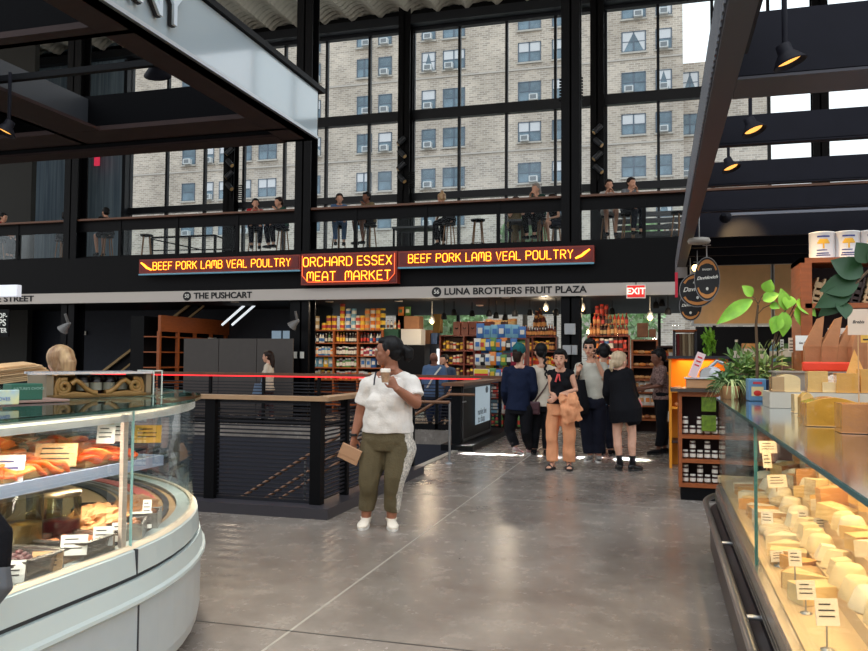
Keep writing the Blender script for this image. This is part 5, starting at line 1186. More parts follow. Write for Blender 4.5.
def fill(x0, x1, Y, z, kind, cols, n, unit, rowname, s=1.0, group=None, skip=.0):
    for i in range(n):
        if rp.random() < skip: continue
        c1, c2 = rp.choice(cols); x = x0+(x1-x0)*(i+.5)/n+rp.uniform(-.008, .008)
        q_ = rp.uniform(.92, 1.06); ss = (s*q_, s*q_, s*q_*{'jar': 1.7, 'packet': 1.2, 'bottle': 1.15}.get(kind, 1)*rp.uniform(.85, 1.05))
        product(kind, c1, c2, (x, Y+rp.uniform(-.01, .02), z), '%s %s, %s from left, %s of %s' % (CN[c1], PNAME[kind][1], ORD[i], rowname, unit), group or (PNAME[kind][1]+'s on '+unit), ss, rp.uniform(-.2, .2))
# left shelf
XL0, XL1 = -8.99, -6.95; zsL = [2.24, 1.90, 1.56, 1.25, .93, .60, .28]
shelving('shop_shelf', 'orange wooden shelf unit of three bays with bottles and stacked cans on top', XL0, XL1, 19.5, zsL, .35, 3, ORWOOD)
rown = ['top shelf', 'second shelf', 'third shelf', 'fourth shelf', 'fifth shelf', 'sixth shelf']; bayn = ['left bay', 'middle bay', 'right bay']
sets = [[('bottle', [(GRE, WHI), (DBR, WHI), (WHI, BLU)]), ('bottle', [(DBR, WHI), (AMB, YEL), (BLA, WHI)]), ('bottle', [(WHI, BLU), (DBR, RED_)])], [('jar', [(BLU, WHI), (ORA, WHI), (PBL, WHI)]), ('jar', [(DBR, WHI), (BLA, WHI), (GRE, WHI)]), ('jar', [(RED_, WHI), (BLU, WHI), (WHI, CRI)])],
        [('packet', [(PBL, WHI), (WHI, GRE), (YEL, WHI)]), ('jar', [(WHI, RED_), (DBR, WHI), (LGR, WHI)]), ('packet', [(WHI, BLU), (BLU, WHI), (BLA, WHI)])], [('jar', [(AMB, YEL), (GOL, WHI)]), ('jar', [(ORA, WHI), (RED_, WHI)]), ('box', [(WHI, RED_), (TAN_, BLU)])], [('box', [(MAR, WHI), (TAN_, WHI)]), ('jar', [(MAR, GOL)]), ('box', [(TAN_, RED_)])]]
for r in range(4):
    for b in range(3):
        kind, cs_ = sets[r][b]; xa_ = XL0+(XL1-XL0)*b/3+.04; xb_ = XL0+(XL1-XL0)*(b+1)/3-.04
        fill(xa_, xb_, 19.62, zsL[r+1], kind, cs_, 7 if kind != 'packet' else 4, "left shop shelf, "+bayn[b], rown[r], 1.05 if kind != 'packet' else .95, 'goods in the left shop shelf '+bayn[b])
# stacks of cans on top
stk = [(317, 2, GOL, WHI), (324.5, 1, YEL, RED_), (329, 2, YEL, CRI), (334.5, 2, YEL, CRI), (342.5, 4, YEL, RED_), (348.5, 3, WHI, BLU), (354, 3, PBL, WHI), (358.5, 2, WHI, RED_), (363, 2, YEL, ORA), (367.5, 3, GOL, ORA), (373, 3, ORA, WHI), (378.5, 3, ORA, YEL), (383, 3, YEL, BLA)]
for i, (px, n_, c1, c2) in enumerate(stk):
    x = oY(px, 320, 19.65).x
    for k in range(n_): product('can', c1, c2, (x, 19.65, 2.24+.192*k*.98), '%s can, %s from the bottom of the %s stack on the left shop shelf' % (CN[c1], ORD[k], ORD[i]), 'stacked cans on the left shop shelf', (.95, .95, .98))
# boxes, cooler, fridge between
def cbx(nm, lab, cat_, px0, py0, px1, py1, Y, d, m_, extra=None):
    a = oY(px0, py0, Y); b = oY(px1, py1, Y); t = MB().box(0, 0, 0, b.x-a.x, d, a.z-b.z); 
    if extra: extra(t, b.x-a.x, a.z-b.z)
    return single(nm, lab, cat_, t, m_ if isinstance(m_, list) else [m_, PAPER], loc=(a.x, Y, b.z), bevel=.01)
CARD = mat('cardboard_brown', (138, 96, 66), .8, var=.1)
cbx('cupboard', 'tall black cupboard behind the head of the woman in white', 'cabinet', 385, 345, 424, 412, 19.6, .5, BLACK)
cbx('storage_box', 'white storage box on the black cupboard', 'box', 401, 329, 421, 345, 19.6, .4, mat('white_box_grey', (190, 188, 184), .6))
cbx('cardboard_box', 'brown cardboard box on top of the white storage box', 'box', 404, 316, 419, 329, 19.6, .4, CARD)
cbx('storage_box', 'dark green crate next to the white storage box', 'box', 382, 329, 398, 345, 19.6, .4, mat('crate_green', (24, 70, 50), .6))
for i, (px, c1, c2) in enumerate(((388, WHI, AMB), (391.5, WHI, DBR), (395, TAN_, WHI), (399, GOL, RED_))): product('bottle', c1, c2, (oY(px, 326, 19.75).x, 19.75, oY(px, 329, 19.75).z), '%s bottle, %s from left on the dark green crate' % (CN[c1], ORD[i]), 'bottles on the green crate')
product('packet', ORA, GRE, (oY(401, 316, 19.8).x, 19.8, oY(401, 316, 19.6).z+.02), 'orange packet on the brown cardboard box, left', 'packets on the cardboard box'); product('packet', LGR, WHI, (oY(408, 316, 19.8).x, 19.8, oY(408, 316, 19.6).z+.02), 'light green packet on the brown cardboard box, right', 'packets on the cardboard box')
cbx('drinks_fridge', 'narrow lit drinks fridge behind the bald man in blue', 'fridge', 424.5, 344, 438.5, 416, 20.4, .5, mat('fridge_dark', (26, 34, 48), .4))
single('fridge_light', 'bright vertical light of the drinks fridge', 'lamp', MB().cbox(0, 0, 0, .07, .02, .7), mat('fridge_glow', (220, 230, 235), .4, emit=(225, 235, 240), estr=.9), loc=oY(438, 362, 20.35))
cbx('cardboard_box', 'brown box with pale end under the glowing bulb', 'box', 421, 330, 430, 344, 20.4, .3, CARD); cbx('storage_box', 'blue box beside the brown box on the drinks fridge', 'box', 431, 333, 437, 344, 20.4, .3, mat('box_blue', (70, 96, 140), .6)); cbx('cardboard_box', 'large tan box high behind the glowing bulb', 'box', 433, 314, 440, 333, 20.6, .3, mat('tan_box', (120, 90, 40), .8))
# mid red-brown shelf
xm0 = oY(440, 330, 20.4).x; xm1 = oY(488, 330, 20.4).x; zsM = [2.12, 1.72, 1.36, 1.02, .66, .3]
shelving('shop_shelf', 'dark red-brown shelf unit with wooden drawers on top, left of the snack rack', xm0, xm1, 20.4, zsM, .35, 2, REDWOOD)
for r in range(4):
    for b in range(2):
        fill(xm0+(xm1-xm0)*b/2+.04, xm0+(xm1-xm0)*(b+1)/2-.04, 20.52, zsM[r+1], 'jar', [(AMB, YEL), (MAR, GOL), (YEL, DBR), (RED_, WHI), (GOL, MAR)], 6, 'red-brown shelf, '+('left' if b == 0 else 'right')+' bay', rown[r], 1.05, 'jars on the red-brown shelf')
for i in range(5):
    x0 = oY(453+8*i, 330, 20.45).x; t = thing('drawer_box', '%s wooden drawer box from left on top of the red-brown shelf' % ORD[i], 'drawer', (x0, 20.45, 2.12), 0, 'wooden drawer boxes'); MB().box(0, 0, 0, .20, .3, .36).build('front', REDWOOD, t, bevel=.01); MB().tube([(.06, -.01, .2), (.10, -.03, .16), (.14, -.01, .2)], .012, 6).build('handle', BLACK, t)
# snack rack
xs0 = oY(474, 380, 16.9).x; xs1 = oY(526, 380, 16.9).x; zsS = [1.95, 1.62, 1.3, .98, .66, .32]
shelving('snack_rack', 'rack crowded with bright snack packets left of the teal beanie', xs0, xs1, 16.9, zsS, .35, 1, REDWOOD)
SN = [(BLU, WHI), (PBL, WHI), (RED_, WHI), (WHI, RED_), (YEL, RED_), (ORA, WHI), (LGR, YEL), (CRI, WHI), (BLA, WHI), (WHI, BLU), (BLU, ORA)]
for r in range(5): fill(xs0+.03, xs1-.03, 17.0, zsS[r+1], 'packet', SN, 9, 'the snack rack', rown[r], 1.15, 'packets on the snack rack'); 
for r in range(3): fill(xs0+.03, xs1-.2, 16.85, zsS[r+1]+.06, 'packet', SN, 8, 'the snack rack front', rown[r], .95, 'packets hanging on the front of the snack rack')
fill(xs0+.03, xs1-.03, 17.05, zsS[0], 'packet', [(BLU, WHI), (PBL, BLU), (BLU, WHI)], 7, 'the snack rack', 'very top', 1.1, 'packets on the snack rack')
fill(xs0+.1, xs1-.1, 16.86, .06, 'bottle', [(LGR, RED_), (RED_, LGR)], 10, 'the snack rack', 'floor tray', 1.0, 'bottles in the snack rack floor tray')
# poster stand with red sign
t = thing('sale_sign', 'white sale sign with red and yellow print standing before the snack rack', 'sign', oY(481, 398, 16.6)); 
o_ = t.location; MB().box(-.16, 0, .0, .16, .02, .62).build('board', PAPER, t); MB().box(-.15, -.006, .30, .15, 0, .60).build('red_print', mat('print_red', (208, 40, 50), .6), t); MB().box(-.15, -.007, .52, .15, -.001, .61).build('yellow_print', mat('print_yellow', (236, 206, 60), .6), t); MB().box(-.15, -.007, .02, .15, -.001, .09).build('blue_print', mat('print_blue', (60, 90, 170), .6), t); MB().box(-.02, .0, -o_.z, .02, .02, 0).build('stand', BLACK, t)
# back shelves behind the shoppers with gold cans and dark bottles
xb0 = oY(486, 330, 21.5).x; xb1 = oY(556, 330, 21.5).x; zsB = [2.12, 1.72, 1.32, .92, .5]
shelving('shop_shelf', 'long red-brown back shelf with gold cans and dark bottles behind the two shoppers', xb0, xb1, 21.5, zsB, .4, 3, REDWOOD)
xc = oY(515, 330, 21.6).x
for k in range(2): fill(xb0, xc, 21.62, 2.12+.25*k, 'can', [(GOL, DBR), (TAN_, GOL)], 8, 'the long back shelf', ('lower' if k == 0 else 'upper')+' row of gold cans', (1.25), 'gold cans on the long back shelf')
fill(xc+.05, xb1, 21.55, 2.12, 'bottle', [(MAR, TAN_), (DBR, TAN_)], 15, 'the long back shelf', 'front row of bottles', 1.15, 'dark bottles on the long back shelf')
fill(xc+.5, xb1-.3, 21.72, 2.36, 'bottle', [(MAR, TAN_), (DBR, TAN_)], 9, 'the long back shelf', 'raised row of bottles', 1.15, 'dark bottles on the long back shelf')
fill(xc+.7, xb1-.6, 21.8, 2.58, 'bottle', [(MAR, DBR), (DBR, TAN_)], 5, 'the long back shelf', 'highest row of bottles', 1.15, 'dark bottles on the long back shelf')
MB().box(xc+.4, 21.66, 2.12, xb1-.25, 21.85, 2.36).build('shelf', REDWOOD, bpy.data.objects['shop_shelf.002'] if 'shop_shelf.002' in bpy.data.objects else None)
for r in range(3): fill(xb0+.05, xb1-.05, 21.6, zsB[r+1], 'jar', [(ORA, RED_), (AMB, YEL), (RED_, WHI), (DBR, TAN_), (YEL, RED_)], 24, 'the long back shelf', rown[r], 1.15, 'jars on the long back shelf')
# right of the column
xr0 = oY(588, 330, 19.4).x; xr1 = oY(629, 330, 19.4).x; zsR = [2.08, 1.72, 1.36, 1.0, .64, .3]
shelving('shop_shelf', 'red-brown shelf with rows of brown bottles right of the black column', xr0, xr1, 19.4, zsR, .35, 1, REDWOOD)
fill(xr0+.02, xr1-.02, 19.5, 2.08, 'bottle', [(AMB, TAN_), (MAR, TAN_), (DBR, GOL)], 11, 'shelf right of the column', 'front row on top', 1.2, 'bottles right of the column'); fill(xr0+.1, xr1-.02, 19.62, 2.33, 'bottle', [(RED_, TAN_), (MAR, RED_), (AMB, DBR)], 9, 'shelf right of the column', 'raised row on top', 1.15, 'bottles right of the column')
fill(xr0+.15, xr1-.5, 19.7, 2.56, 'jar', [(MAR, RED_), (RED_, MAR)], 3, 'shelf right of the column', 'highest step', 1.2, 'bottles right of the column')
MB().box(xr0+.06, 19.56, 2.08, xr1, 19.75, 2.33).build('shelf', REDWOOD, bpy.data.objects['shop_shelf.003'] if 'shop_shelf.003' in bpy.data.objects else None)
for r in range(4): fill(xr0+.04, xr1-.04, 19.5, zsR[r+1], 'jar', [(RED_, DBR), (MAR, RED_), (BLU, WHI), (DBR, ORA), (CRI, WHI)], 8, 'shelf right of the column', rown[r], 1.25, 'jars right of the column')
# bread shelf
xq0 = oY(632, 350, 17.0).x; xq1 = oY(657, 350, 17.0).x; zsQ = [1.92, 1.62, 1.36, 1.1, .84, .56, .28]
shelving('bread_shelf', 'orange wooden shelf stacked with bread and trays right of the blond woman', xq0, xq1, 17.0, zsQ, .4, 1, ORWOOD)
for r in range(6): fill(xq0+.03, xq1-.03, 17.1, zsQ[r+1], 'loaf' if r not in (3, 4) else 'packet', [(AMB, ORA), (TAN_, AMB), (ORA, TAN_)] if r not in (3, 4) else [(WHI, TAN_), (WHI, ORA)], 4, 'the bread shelf', rown[r], (.85), 'bread on the bread shelf')
cbx('wooden_crate', 'brown wooden crate on top of the bread shelf', 'crate', 637, 323, 648, 337, 17.0, .35, mat('crate_wood', (132, 82, 50), .7, var=.2)); cbx('wooden_crate', 'small wooden crate at the right end of the bread shelf top', 'crate', 649, 329, 656, 337, 17.0, .3, mat('crate_wood', (132, 82, 50), .7, var=.2))
xg0 = oY(657.5, 350, 16.2).x; xg1 = oY(674, 350, 16.2).x; zsG = [1.78, 1.5, 1.2, .9, .6, .3]
shelving('bread_shelf', 'narrow dark wooden shelf with white trays beside the draped cloths', xg0, xg1, 16.2, zsG, .4, 1, DKWOOD)
for r in range(5):
    fill(xg0+.03, xg1-.03, 16.3, zsG[r+1], 'loaf' if r % 2 else 'packet', [(TAN_, WHI), (WHI, TAN_), (ORA, RED_)], 3, 'the narrow dark shelf', rown[r], .75, 'goods on the narrow dark shelf')
# drapes / rolled cloths
t = thing('cloth_rack', 'dark metal rack hung with red, brown and beige striped cloths', 'rack', (oY(673, 330, 14.2).x, 14.2, 0)); w_ = oY(697, 330, 14.2).x-t.location.x
for sx in (0, w_-.04): MB().box(sx, 0, 0, sx+.04, .4, 2.0).build('post', mat('rack_steel', (60, 60, 66), .4, .4), t)
MB().box(0, 0, 1.98, w_, .4, 2.02).build('top_panel', ORWOOD, t)
cc = [(120, 40, 40), (96, 70, 50), (150, 130, 100), (110, 90, 66), (170, 154, 124), (120, 104, 80)]
for k in range(6):
    m = MB(); x = .05+(w_-.1)*k/6; m.tube([(x+.03, .1, 1.95), (x+.035, .1, 1.5), (x+.03, .1, 1.0)], [(.035, .06), (.038, .07), (.034, .06)], 10, hint=(1, 0, 0)); m.build('cloth', mat('cloth_%d' % k, cc[k], .9, var=.15, vscale=30, stretch=(1, 1, .1)), t)
# boxes on column, ceiling track lights
for (px, py, w_, h_, lab) in ((570, 329, .30, .30, 'upper white electrical box on the black column among the shoppers'), (567.5, 350, .26, .26, 'lower left white electrical box on the black column'), (574, 350, .18, .26, 'lower right white electrical box on the black column')): single('electrical_box', lab, 'box', MB().cbox(0, 0, 0, w_*.8, .06, h_*.8), mat('elec_white', (176, 178, 180), .5), loc=oY(px, py, 17.74), bevel=.008)
SP = [(444, 317, 0), (454, 313, 0), (472, 314, 0), (489, 314, 0), (496, 316, 0), (505, 318, 0), (515, 314, 0), (530, 313, 0), (546, 307, 1), (556, 313, 0), (566, 308, 0), (571, 305, 0), (582, 307, 1), (583, 312, 0), (612, 312, 0), (650, 316, 1), (656, 306, 0), (662, 304, 0), (668, 312, 0), (432, 320, 1)]
tl = None
for i, (px, py, lit) in enumerate(SP):
    Y = 18.6+.5*(i % 3); p = oY(px, py, Y); t = thing('track_light', ('lit' if lit else 'dark')+' small track light, %s from left under the shop ceiling' % ORD[sorted([q[0] for q in SP]).index(px)], 'lamp', p, 0, 'track lights under the shop ceiling')
    MB().lathe([(.02, .10), (.05, .08), (.075, -.02), (.07, -.06)], 12).tube([(0, 0, .09), (0, 0, max(.12, 2.93-p.z))], .01, 6).build('housing', DARK if not lit else mat('lamp_pale', (200, 196, 186), .5), t)
    if lit:
        MB().blob((0, 0, -.06), .045, .045, .04, 10).build('bulb', mat('bulb_warm', (255, 214, 150), .4, emit=(255, 206, 130), estr=8), t)
        ld = bpy.data.lights.new('track_bulb', 'POINT'); ld.energy = 22; ld.color = (1, .78, .52); ld.shadow_soft_size = .1; lo = bpy.data.objects.new('track_bulb', ld); COL.objects.link(lo); lo.location = p+Vector((0, -.25, -.2))
for (x, Y, e) in ((-8.0, 18.5, 45), (-6.2, 18.6, 25), (-10.5, 18.2, 40), (-3.4, 17.98, 60), (.6, 17.98, 60), (-4.6, 20.6, 40)):  # invented ceiling discs with lamps, added to brighten the shops
    t = thing('added_fill_lamp', 'round added fill lamp in the dark ceiling above the shops at x %s' % ['far left', ''][0] if False else 'added ceiling fill lamp %s' % {-8.0: 'above the left shop shelf', -6.2: 'above the black cupboard', -10.5: 'above the grey panels', -3.4: 'above the snack rack', .6: 'above the cloth rack', -4.6: 'above the long back shelf'}[x], 'lamp', (x, Y, 2.9), 0, None)
    zt_ = 0.0; MB().lathe([(.10, 0), (.10, .03), (.001, .03)], 14).build('disc', mat('lamp_pale', (200, 196, 186), .5), t)
    ld = bpy.data.lights.new('shop_fill_light', 'AREA'); ld.shape = 'DISK'; ld.size = .3; ld.energy = e*.42; ld.color = (1, .82, .6); lo = bpy.data.objects.new('shop_fill_light', ld); COL.objects.link(lo); lo.location = (x, Y, 2.88)

# ------------------------------------------------------------------ left deli counter (rounded end)
CG = mat('counter_pale_grey', (176, 186, 190), .35, coat=.3, var=.03); CG2 = mat('counter_upper_band', (190, 202, 200), .35, coat=.3); CDK = mat('counter_joint_dark', (50, 52, 56), .5)
XF = -2.16; CX, CY, CR_ = -4.33, 2.78, 2.17
def lpath(off=0.0, y0=.3, a1=PI, n=40, tail=True):
    p = [((XF, y0+i*(CY-y0)/6), (1, 0)) for i in range(6)]
    for i in range(n+1):
        a = a1*i/n; p.append(((CX+CR_*math.cos(a), CY+CR_*math.sin(a)), (math.cos(a), math.sin(a))))
    if tail and a1 >= PI: p += [((CX-CR_, CY-1.0), (-1, 0)), ((CX-CR_, y0), (-1, 0))]
    return p
dc = thing('deli_counter', 'white deli display counter with rounded glass end, full of smoked fish', 'counter', (0, 0, 0))
def sw(prof, name, m_, path=None, smooth=False, parent=dc, bevel=0): return MB().sweep(path or lpath(), prof, smooth=smooth).build(name, m_, parent)
sw([(-.12, 0), (-.10, .09), (-.16, .09), (-.2, 0)], 'toe_kick', mat('toe_steel', (120, 124, 126), .4, .4))
sw([(-.10, .085), (.02, .10), (.032, .16), (.032, .452), (-.5, .452), (-.5, .085)], 'lower_panel', CG)
sw([(.032, .452), (.050, .455), (.058, .464), (.056, .478), (.044, .490), (.028, .555), (-.1, .555), (-.1, .452)], 'bumper_rail', CG2)
sw([(.008, .555), (.008, .575), (-.1, .575), (-.1, .555)], 'groove', CDK)
sw([(.022, .575), (.012, .672), (.0, .68), (-.10, .68), (-.10, .575)], 'upper_band', CG2)
sw([(.005, .68), (-.012, .692), (-.03, .692), (-.03, .66)], 'glass_channel', mat('cream_trim', (214, 196, 170), .4))
GLC = glass_mat('case_glass', (250, 252, 251), .28)
pg_ = lpath(); k1 = 7
sw([(-.012, .688), (-.020, .688), (-.020, 1.262), (-.012, 1.262)], 'front_glass', GLC, pg_[:8])
sw([(-.012, .688), (-.020, .688), (-.020, 1.262), (-.012, 1.262)], 'curved_glass', GLC, pg_[7:])
MB().box(XF-.026, 2.946, .69, XF-.014, 2.950, 1.265).build('glass_edge', mat('glass_edge_green', (150, 196, 190), .2), dc)
MB().box(XF-.050, 2.905, .69, XF-.032, 2.935, 1.25).build('mullion', mat('cream_post', (226, 206, 188), .4), dc)
sw([(.02, 1.270), (.02, 1.285), (-1.0, 1.285), (-1.0, 1.270)], 'top_glass', glass_mat('top_glass', (206, 228, 221), .8))
sw([(-.012, 1.222), (-.012, 1.268), (-.10, 1.268), (-.10, 1.235), (-.05, 1.222)], 'header_rail', WHITE)
sw([(-.10, 1.238), (-.13, 1.238), (-.13, 1.25), (-.10, 1.25)], 'light_tube', mat('case_light', (255, 244, 226), .4, emit=(255, 240, 215), estr=2.0))
sw([(-.03, .66), (-.95, .66), (-.95, .64), (-.03, .64)], 'deck', mat('deck_tan', (188, 148, 104), .45))
for (a, b_, z, m_, nm) in ((-.05, -.10, .675, CHROME, 'deck_rail'), (-.14, -.17, .672, mat('track_black', (40, 40, 44), .4), 'deck_rail'), (-.20, -.28, .668, mat('red_strip', (214, 92, 78), .4), 'red_strip'), (-.31, -.33, .672, CHROME, 'deck_rail'), (-.36, -.38, .672, CHROME, 'deck_rail'), (-.41, -.46, .670, mat('track_black', (40, 40, 44), .4), 'deck_rail')):
    sw([(a, z-.02), (a, z), (b_, z), (b_, z-.02)], nm, m_, lpath()[6:])
sw([(-.93, .66), (-.93, 1.25), (-.96, 1.25), (-.96, .66)], 'back_wall', mat('case_back', (52, 44, 40), .35), lpath())
sw([(-1.0, .0), (-.96, .0), (-.96, .66), (-1.0, .66)], 'rear_panel', DARK)
pl = lpath(); MB().box(XF+.010, 2.945, .10, XF+.029, 2.953, .452).box(XF-.002, 2.945, .575, XF+.017, 2.953, .68).build('panel_joint', CDK, dc)
# middle shelf of the case, lit from below
MB().box(XF-.85, .4, .985, XF-.26, 3.50, 1.0).build('shelf', mat('shelf_glass_white', (150, 158, 168), .2), dc)
MB().box(XF-.262, .4, .955, XF-.245, 3.50, 1.005).build('shelf_edge', mat('shelf_edge_blue', (150, 165, 190), .3, emit=(200, 215, 240), estr=.1), dc)
MB().box(XF-.84, 3.49, .955, XF-.26, 3.505, 1.005).build('shelf_edge', mat('shelf_edge_blue', (150, 165, 190), .3, emit=(200, 215, 240), estr=.1), dc)
for y in (1.0, 2.1, 3.2): MB().box(XF-.92, y, .9, XF-.85, y+.03, 1.0).build('bracket', CHROME, dc)
def case_lamp(loc, sx, sy, e, col, rot=(0, 0, 0)):
    ld = bpy.data.lights.new('case_lamp', 'AREA'); ld.shape = 'RECTANGLE'; ld.size = sx; ld.size_y = sy; ld.energy = e; ld.color = col
    lo = bpy.data.objects.new('case_lamp', ld); COL.objects.link(lo); lo.location = loc; lo.rotation_euler = rot; lo.parent = dc
case_lamp((XF-.21, 1.9, 1.21), .05, 2.6, 17, (1, .90, .76), (0, -.35, 0)); case_lamp((XF-.30, 1.9, .95), .05, 2.6, 14, (1, .88, .70), (0, -.2, 0))
case_lamp((CX+1.7, 4.2, 1.215), .5, .08, 9, (1, .9, .76), (0, 0, -.7)); 

ri = random.Random(21)
SAL = [mat('salmon_orange_%d' % k, c, .35, var=.25, vscale=22, var2=c2, bump=.3, bscale=60) for k, (c, c2) in enumerate((((240, 84, 12), (246, 124, 34)), ((228, 62, 8), (240, 100, 24)), ((244, 104, 20), (248, 158, 80)), ((200, 64, 20), (232, 104, 40))))]
TRAY = mat('tray_gold', (190, 152, 100), .35, .3); STEELP = mat('pan_steel', (168, 164, 158), .25, .85); KRAFT = mat('kraft_paper', (208, 150, 96), .7, var=.12, bump=.4, bscale=12)
def slab(mb, c, L, W, H, yaw, tilt=0, seed=0, mi=0, n=10):
    # a slice / fillet with rounded wavy outline
    M = Matrix.Translation(c) @ Matrix.Rotation(yaw, 4, 'Z') @ Matrix.Rotation(tilt, 4, 'Y'); r = random.Random(seed); ph = r.uniform(0, 6)
    def f(u, v):
        a = 2*PI*u; q = v; k = math.sin(PI*q); x = L*.5*math.cos(a)*(k**.5)*(1+.12*math.sin(3*a+ph)); y = W*.5*math.sin(a)*(k**.5)*(1+.1*math.sin(2*a+ph)); z = -H*.5*math.cos(PI*q)+H*.25*math.sin(9*x/L+ph)
        return M @ Vector((x, y, z))
    mb.grid(f, 16, 8, mi)
TAGM = mat('price_card', (242, 240, 232), .7); TAGK = mat('kraft_card', (222, 176, 122), .7); TAGY = mat('yellow_card', (236, 186, 84), .7)
def price_tag(loc, rz, label, w_=.10, h_=.07, m_=TAGM, tilt=-.25, stick=0, lines=3, group=None, text=None, hold=False, ink=INK):
    t = thing('price_tag', label, 'price tag', loc, rz, group)
    M = Matrix.Rotation(tilt, 4, 'X')
    MB().obox(Matrix.Translation((0, 0, stick+h_/2)) @ M, w_, .004, h_).build('card', m_, t)
    b = MB()
    for k in range(lines):
        ww = w_*(.7 if k else .5); zz = h_*(.28-.22*k)
        b.obox(Matrix.Translation((0, 0, stick+h_/2)) @ M @ Matrix.Translation((-(w_*.8-ww)*.3, -.0026, zz)), ww, .0006, h_*.06)
    if not text: b.build('writing', ink, t)
    if text:
        text_mesh('writing', text, w_*1.35/max(4, len(text)), ink, t, Matrix.Translation((0, 0, stick+h_/2)) @ M @ Matrix.Translation((0, -.003, 0)) @ RXF, .0004, 'CENTER', .0004, shear=.3)
    if stick: MB().tube([(0, .003, 0 if not hold else .0), (0, .003, stick+.01)], .0035, 6).build('stick', mat('stick_wood', (206, 160, 110), .6) if not hold else CHROME, t)
    if hold: MB().lathe([(.022, 0), (.022, .004), (.006, .01)], 12).build('foot', CHROME, t)
    return t
# middle shelf contents: trays with salmon
def tray(loc, L, W, label, rz=0, m_=TRAY):
    t = thing('food_tray', label, 'tray', loc, rz)
    MB().box(-W/2, -L/2, 0, W/2, L/2, .008).box(-W/2, -L/2, 0, -W/2+.008, L/2, .03).box(W/2-.008, -L/2, 0, W/2, L/2, .03).box(-W/2, -L/2, 0, W/2, -L/2+.008, .03).box(-W/2, L/2-.008, 0, W/2, L/2, .03).build('tray', m_, t, bevel=.003)
    return t
SLC = {}
for k, y in enumerate((1.92, 2.30, 2.72, 3.18)):
    tray((XF-.52, y, 1.002), .36, .44, 'gold-rimmed tray of salmon, %s from the camera on the deli case shelf' % ORD[k])
    for r_ in range(5):
        for c_ in range(5):
            key = 'slice%d' % ((r_*6+c_+k*5) % 9)
            if key not in SLC:
                m = MB(); sd = len(SLC); slab(m, (0, 0, 0), .15, .105, .022, 0, 0, sd); SLC[key] = m.mesh('salmon_slice', SAL[sd % 4])
            o = bpy.data.objects.new('salmon_slice', SLC[key]); COL.objects.link(o)
            o.location = (XF-.335-.075*r_, y-.14+.068*c_, 1.026+.012*r_+ri.uniform(0, .012)); o.rotation_euler = (ri.uniform(-.5, .3), ri.uniform(-.1, .5), ri.uniform(0, 3.1)); s_ = ri.uniform(.8, 1.15); o.scale = (s_, s_*1.25, s_*1.3)
            tag(o, 'orange salmon slice, %s row from the glass, %s from camera, %s shelf tray' % (ORD[r_], ORD[c_], ORD[k]), 'fish', 'salmon slices on the deli case shelf')
for k, (y, dx) in enumerate(((2.05, .62), (2.75, .60))):
    m = MB(); m.blob((0, 0, .05), .16, .10, .06, 14, amp=.08, seed=k); single('cured_salmon', '%s whole cured salmon side at the back of the deli shelf' % ('near' if k == 0 else 'far'), 'fish', m, SAL[1], loc=(XF-dx-.12, y, 1.07), rz=.5)
m = MB(); 
for i in range(9): slab(m, (ri.uniform(-.06, .06), ri.uniform(-.05, .05), .02+.012*i), .14, .10, .02, ri.uniform(0, 3), 0, i)
single('dark_smoked_fish', 'pile of dark smoked fish behind the farthest salmon tray', 'fish', m, mat('smoked_brown', (104, 62, 44), .4, var=.3, vscale=20), loc=(XF-.62, 2.95, 1.03))
t = tray((XF-.42, 1.58, 1.002), .26, .26, 'small plastic box of rolled salmon portions at the left of the deli shelf', 0, mat('box_tan', (214, 168, 120), .5))
for i in range(4): m = MB(); m.blob((0, 0, .03), .04, .05, .035, 12, amp=.1, seed=i); single('salmon_roll', '%s rolled salmon portion in the tan box' % ORD[i], 'fish', m, SAL[2], loc=(XF-.36-.05*(i % 2), 1.51+.075*(i//2)*1.2, 1.012), group='rolled salmon portions')
for k, (px, py, w_, h_, m_, lab) in enumerate(((56, 455, .17, .10, TAGK, 'large kraft price card in front of the nearest salmon'), (106, 434, .08, .09, TAGM, 'white price card on the salmon beside the mullion'), (119, 432, .05, .09, TAGM, 'narrow white price card right of the white one'), (148, 434, .13, .09, TAGY, 'yellow price card at the far end of the deli shelf'), (112, 424, .06, .10, TAGY, 'narrow yellow card standing at the back of the deli shelf'), (8, 470, .12, .12, TAGM, 'white blue-lettered card at the left edge of the deli shelf'))):
    p = oX(px, py, XF-.34 if k not in (4,) else XF-.75); price_tag((p.x, p.y, p.z-h_/2), .45, lab, w_, h_, m_, tilt=-.3, ink=INK if k != 5 else mat('ink_blue', (50, 60, 140), .6))
# deck contents: pans along the front
yk = [1.62, 1.95, 2.22, 2.50, 2.80]; nmz = ['nearest', 'second', 'third', 'fourth', 'fifth']
fills = [('pale_stew', (214, 170, 110)), ('brown_salad', (170, 110, 66)), ('dark_olives', (70, 40, 44)), ('dark_berries', (84, 44, 46)), ('orange_beans', (206, 120, 60))]
for k, y in enumerate(yk):
    t = thing('steel_pan', '%s steel food pan from the camera along the case front' % nmz[k], 'food pan', (XF-.19, y, .662), .05)
    MB().box(-.13, -.10, 0, .13, .10, .01).box(-.13, -.10, 0, -.12, .10, .085).box(.12, -.10, 0, .13, .10, .085).box(-.13, -.10, 0, .13, -.09, .085).box(-.13, .09, 0, .13, .10, .085).build('pan', STEELP, t, bevel=.004)
    MB().box(-.145, -.115, .085, -.12, .115, .092).box(.12, -.115, .085, .145, .115, .092).box(-.145, -.115, .085, .145, -.09, .092).box(-.145, .09, .085, .145, .115, .092).build('rim', STEELP, t)
    m = MB()
    for i in range(46): m.blob((ri.uniform(-.10, .10), ri.uniform(-.07, .07), .055+ri.uniform(0, .02)), .017, .015, .013, 7, seed=i)
    o = m.build('food', mat('food_'+fills[k][0], fills[k][1], .4, var=.3, vscale=30), t); o['kind'] = 'stuff'
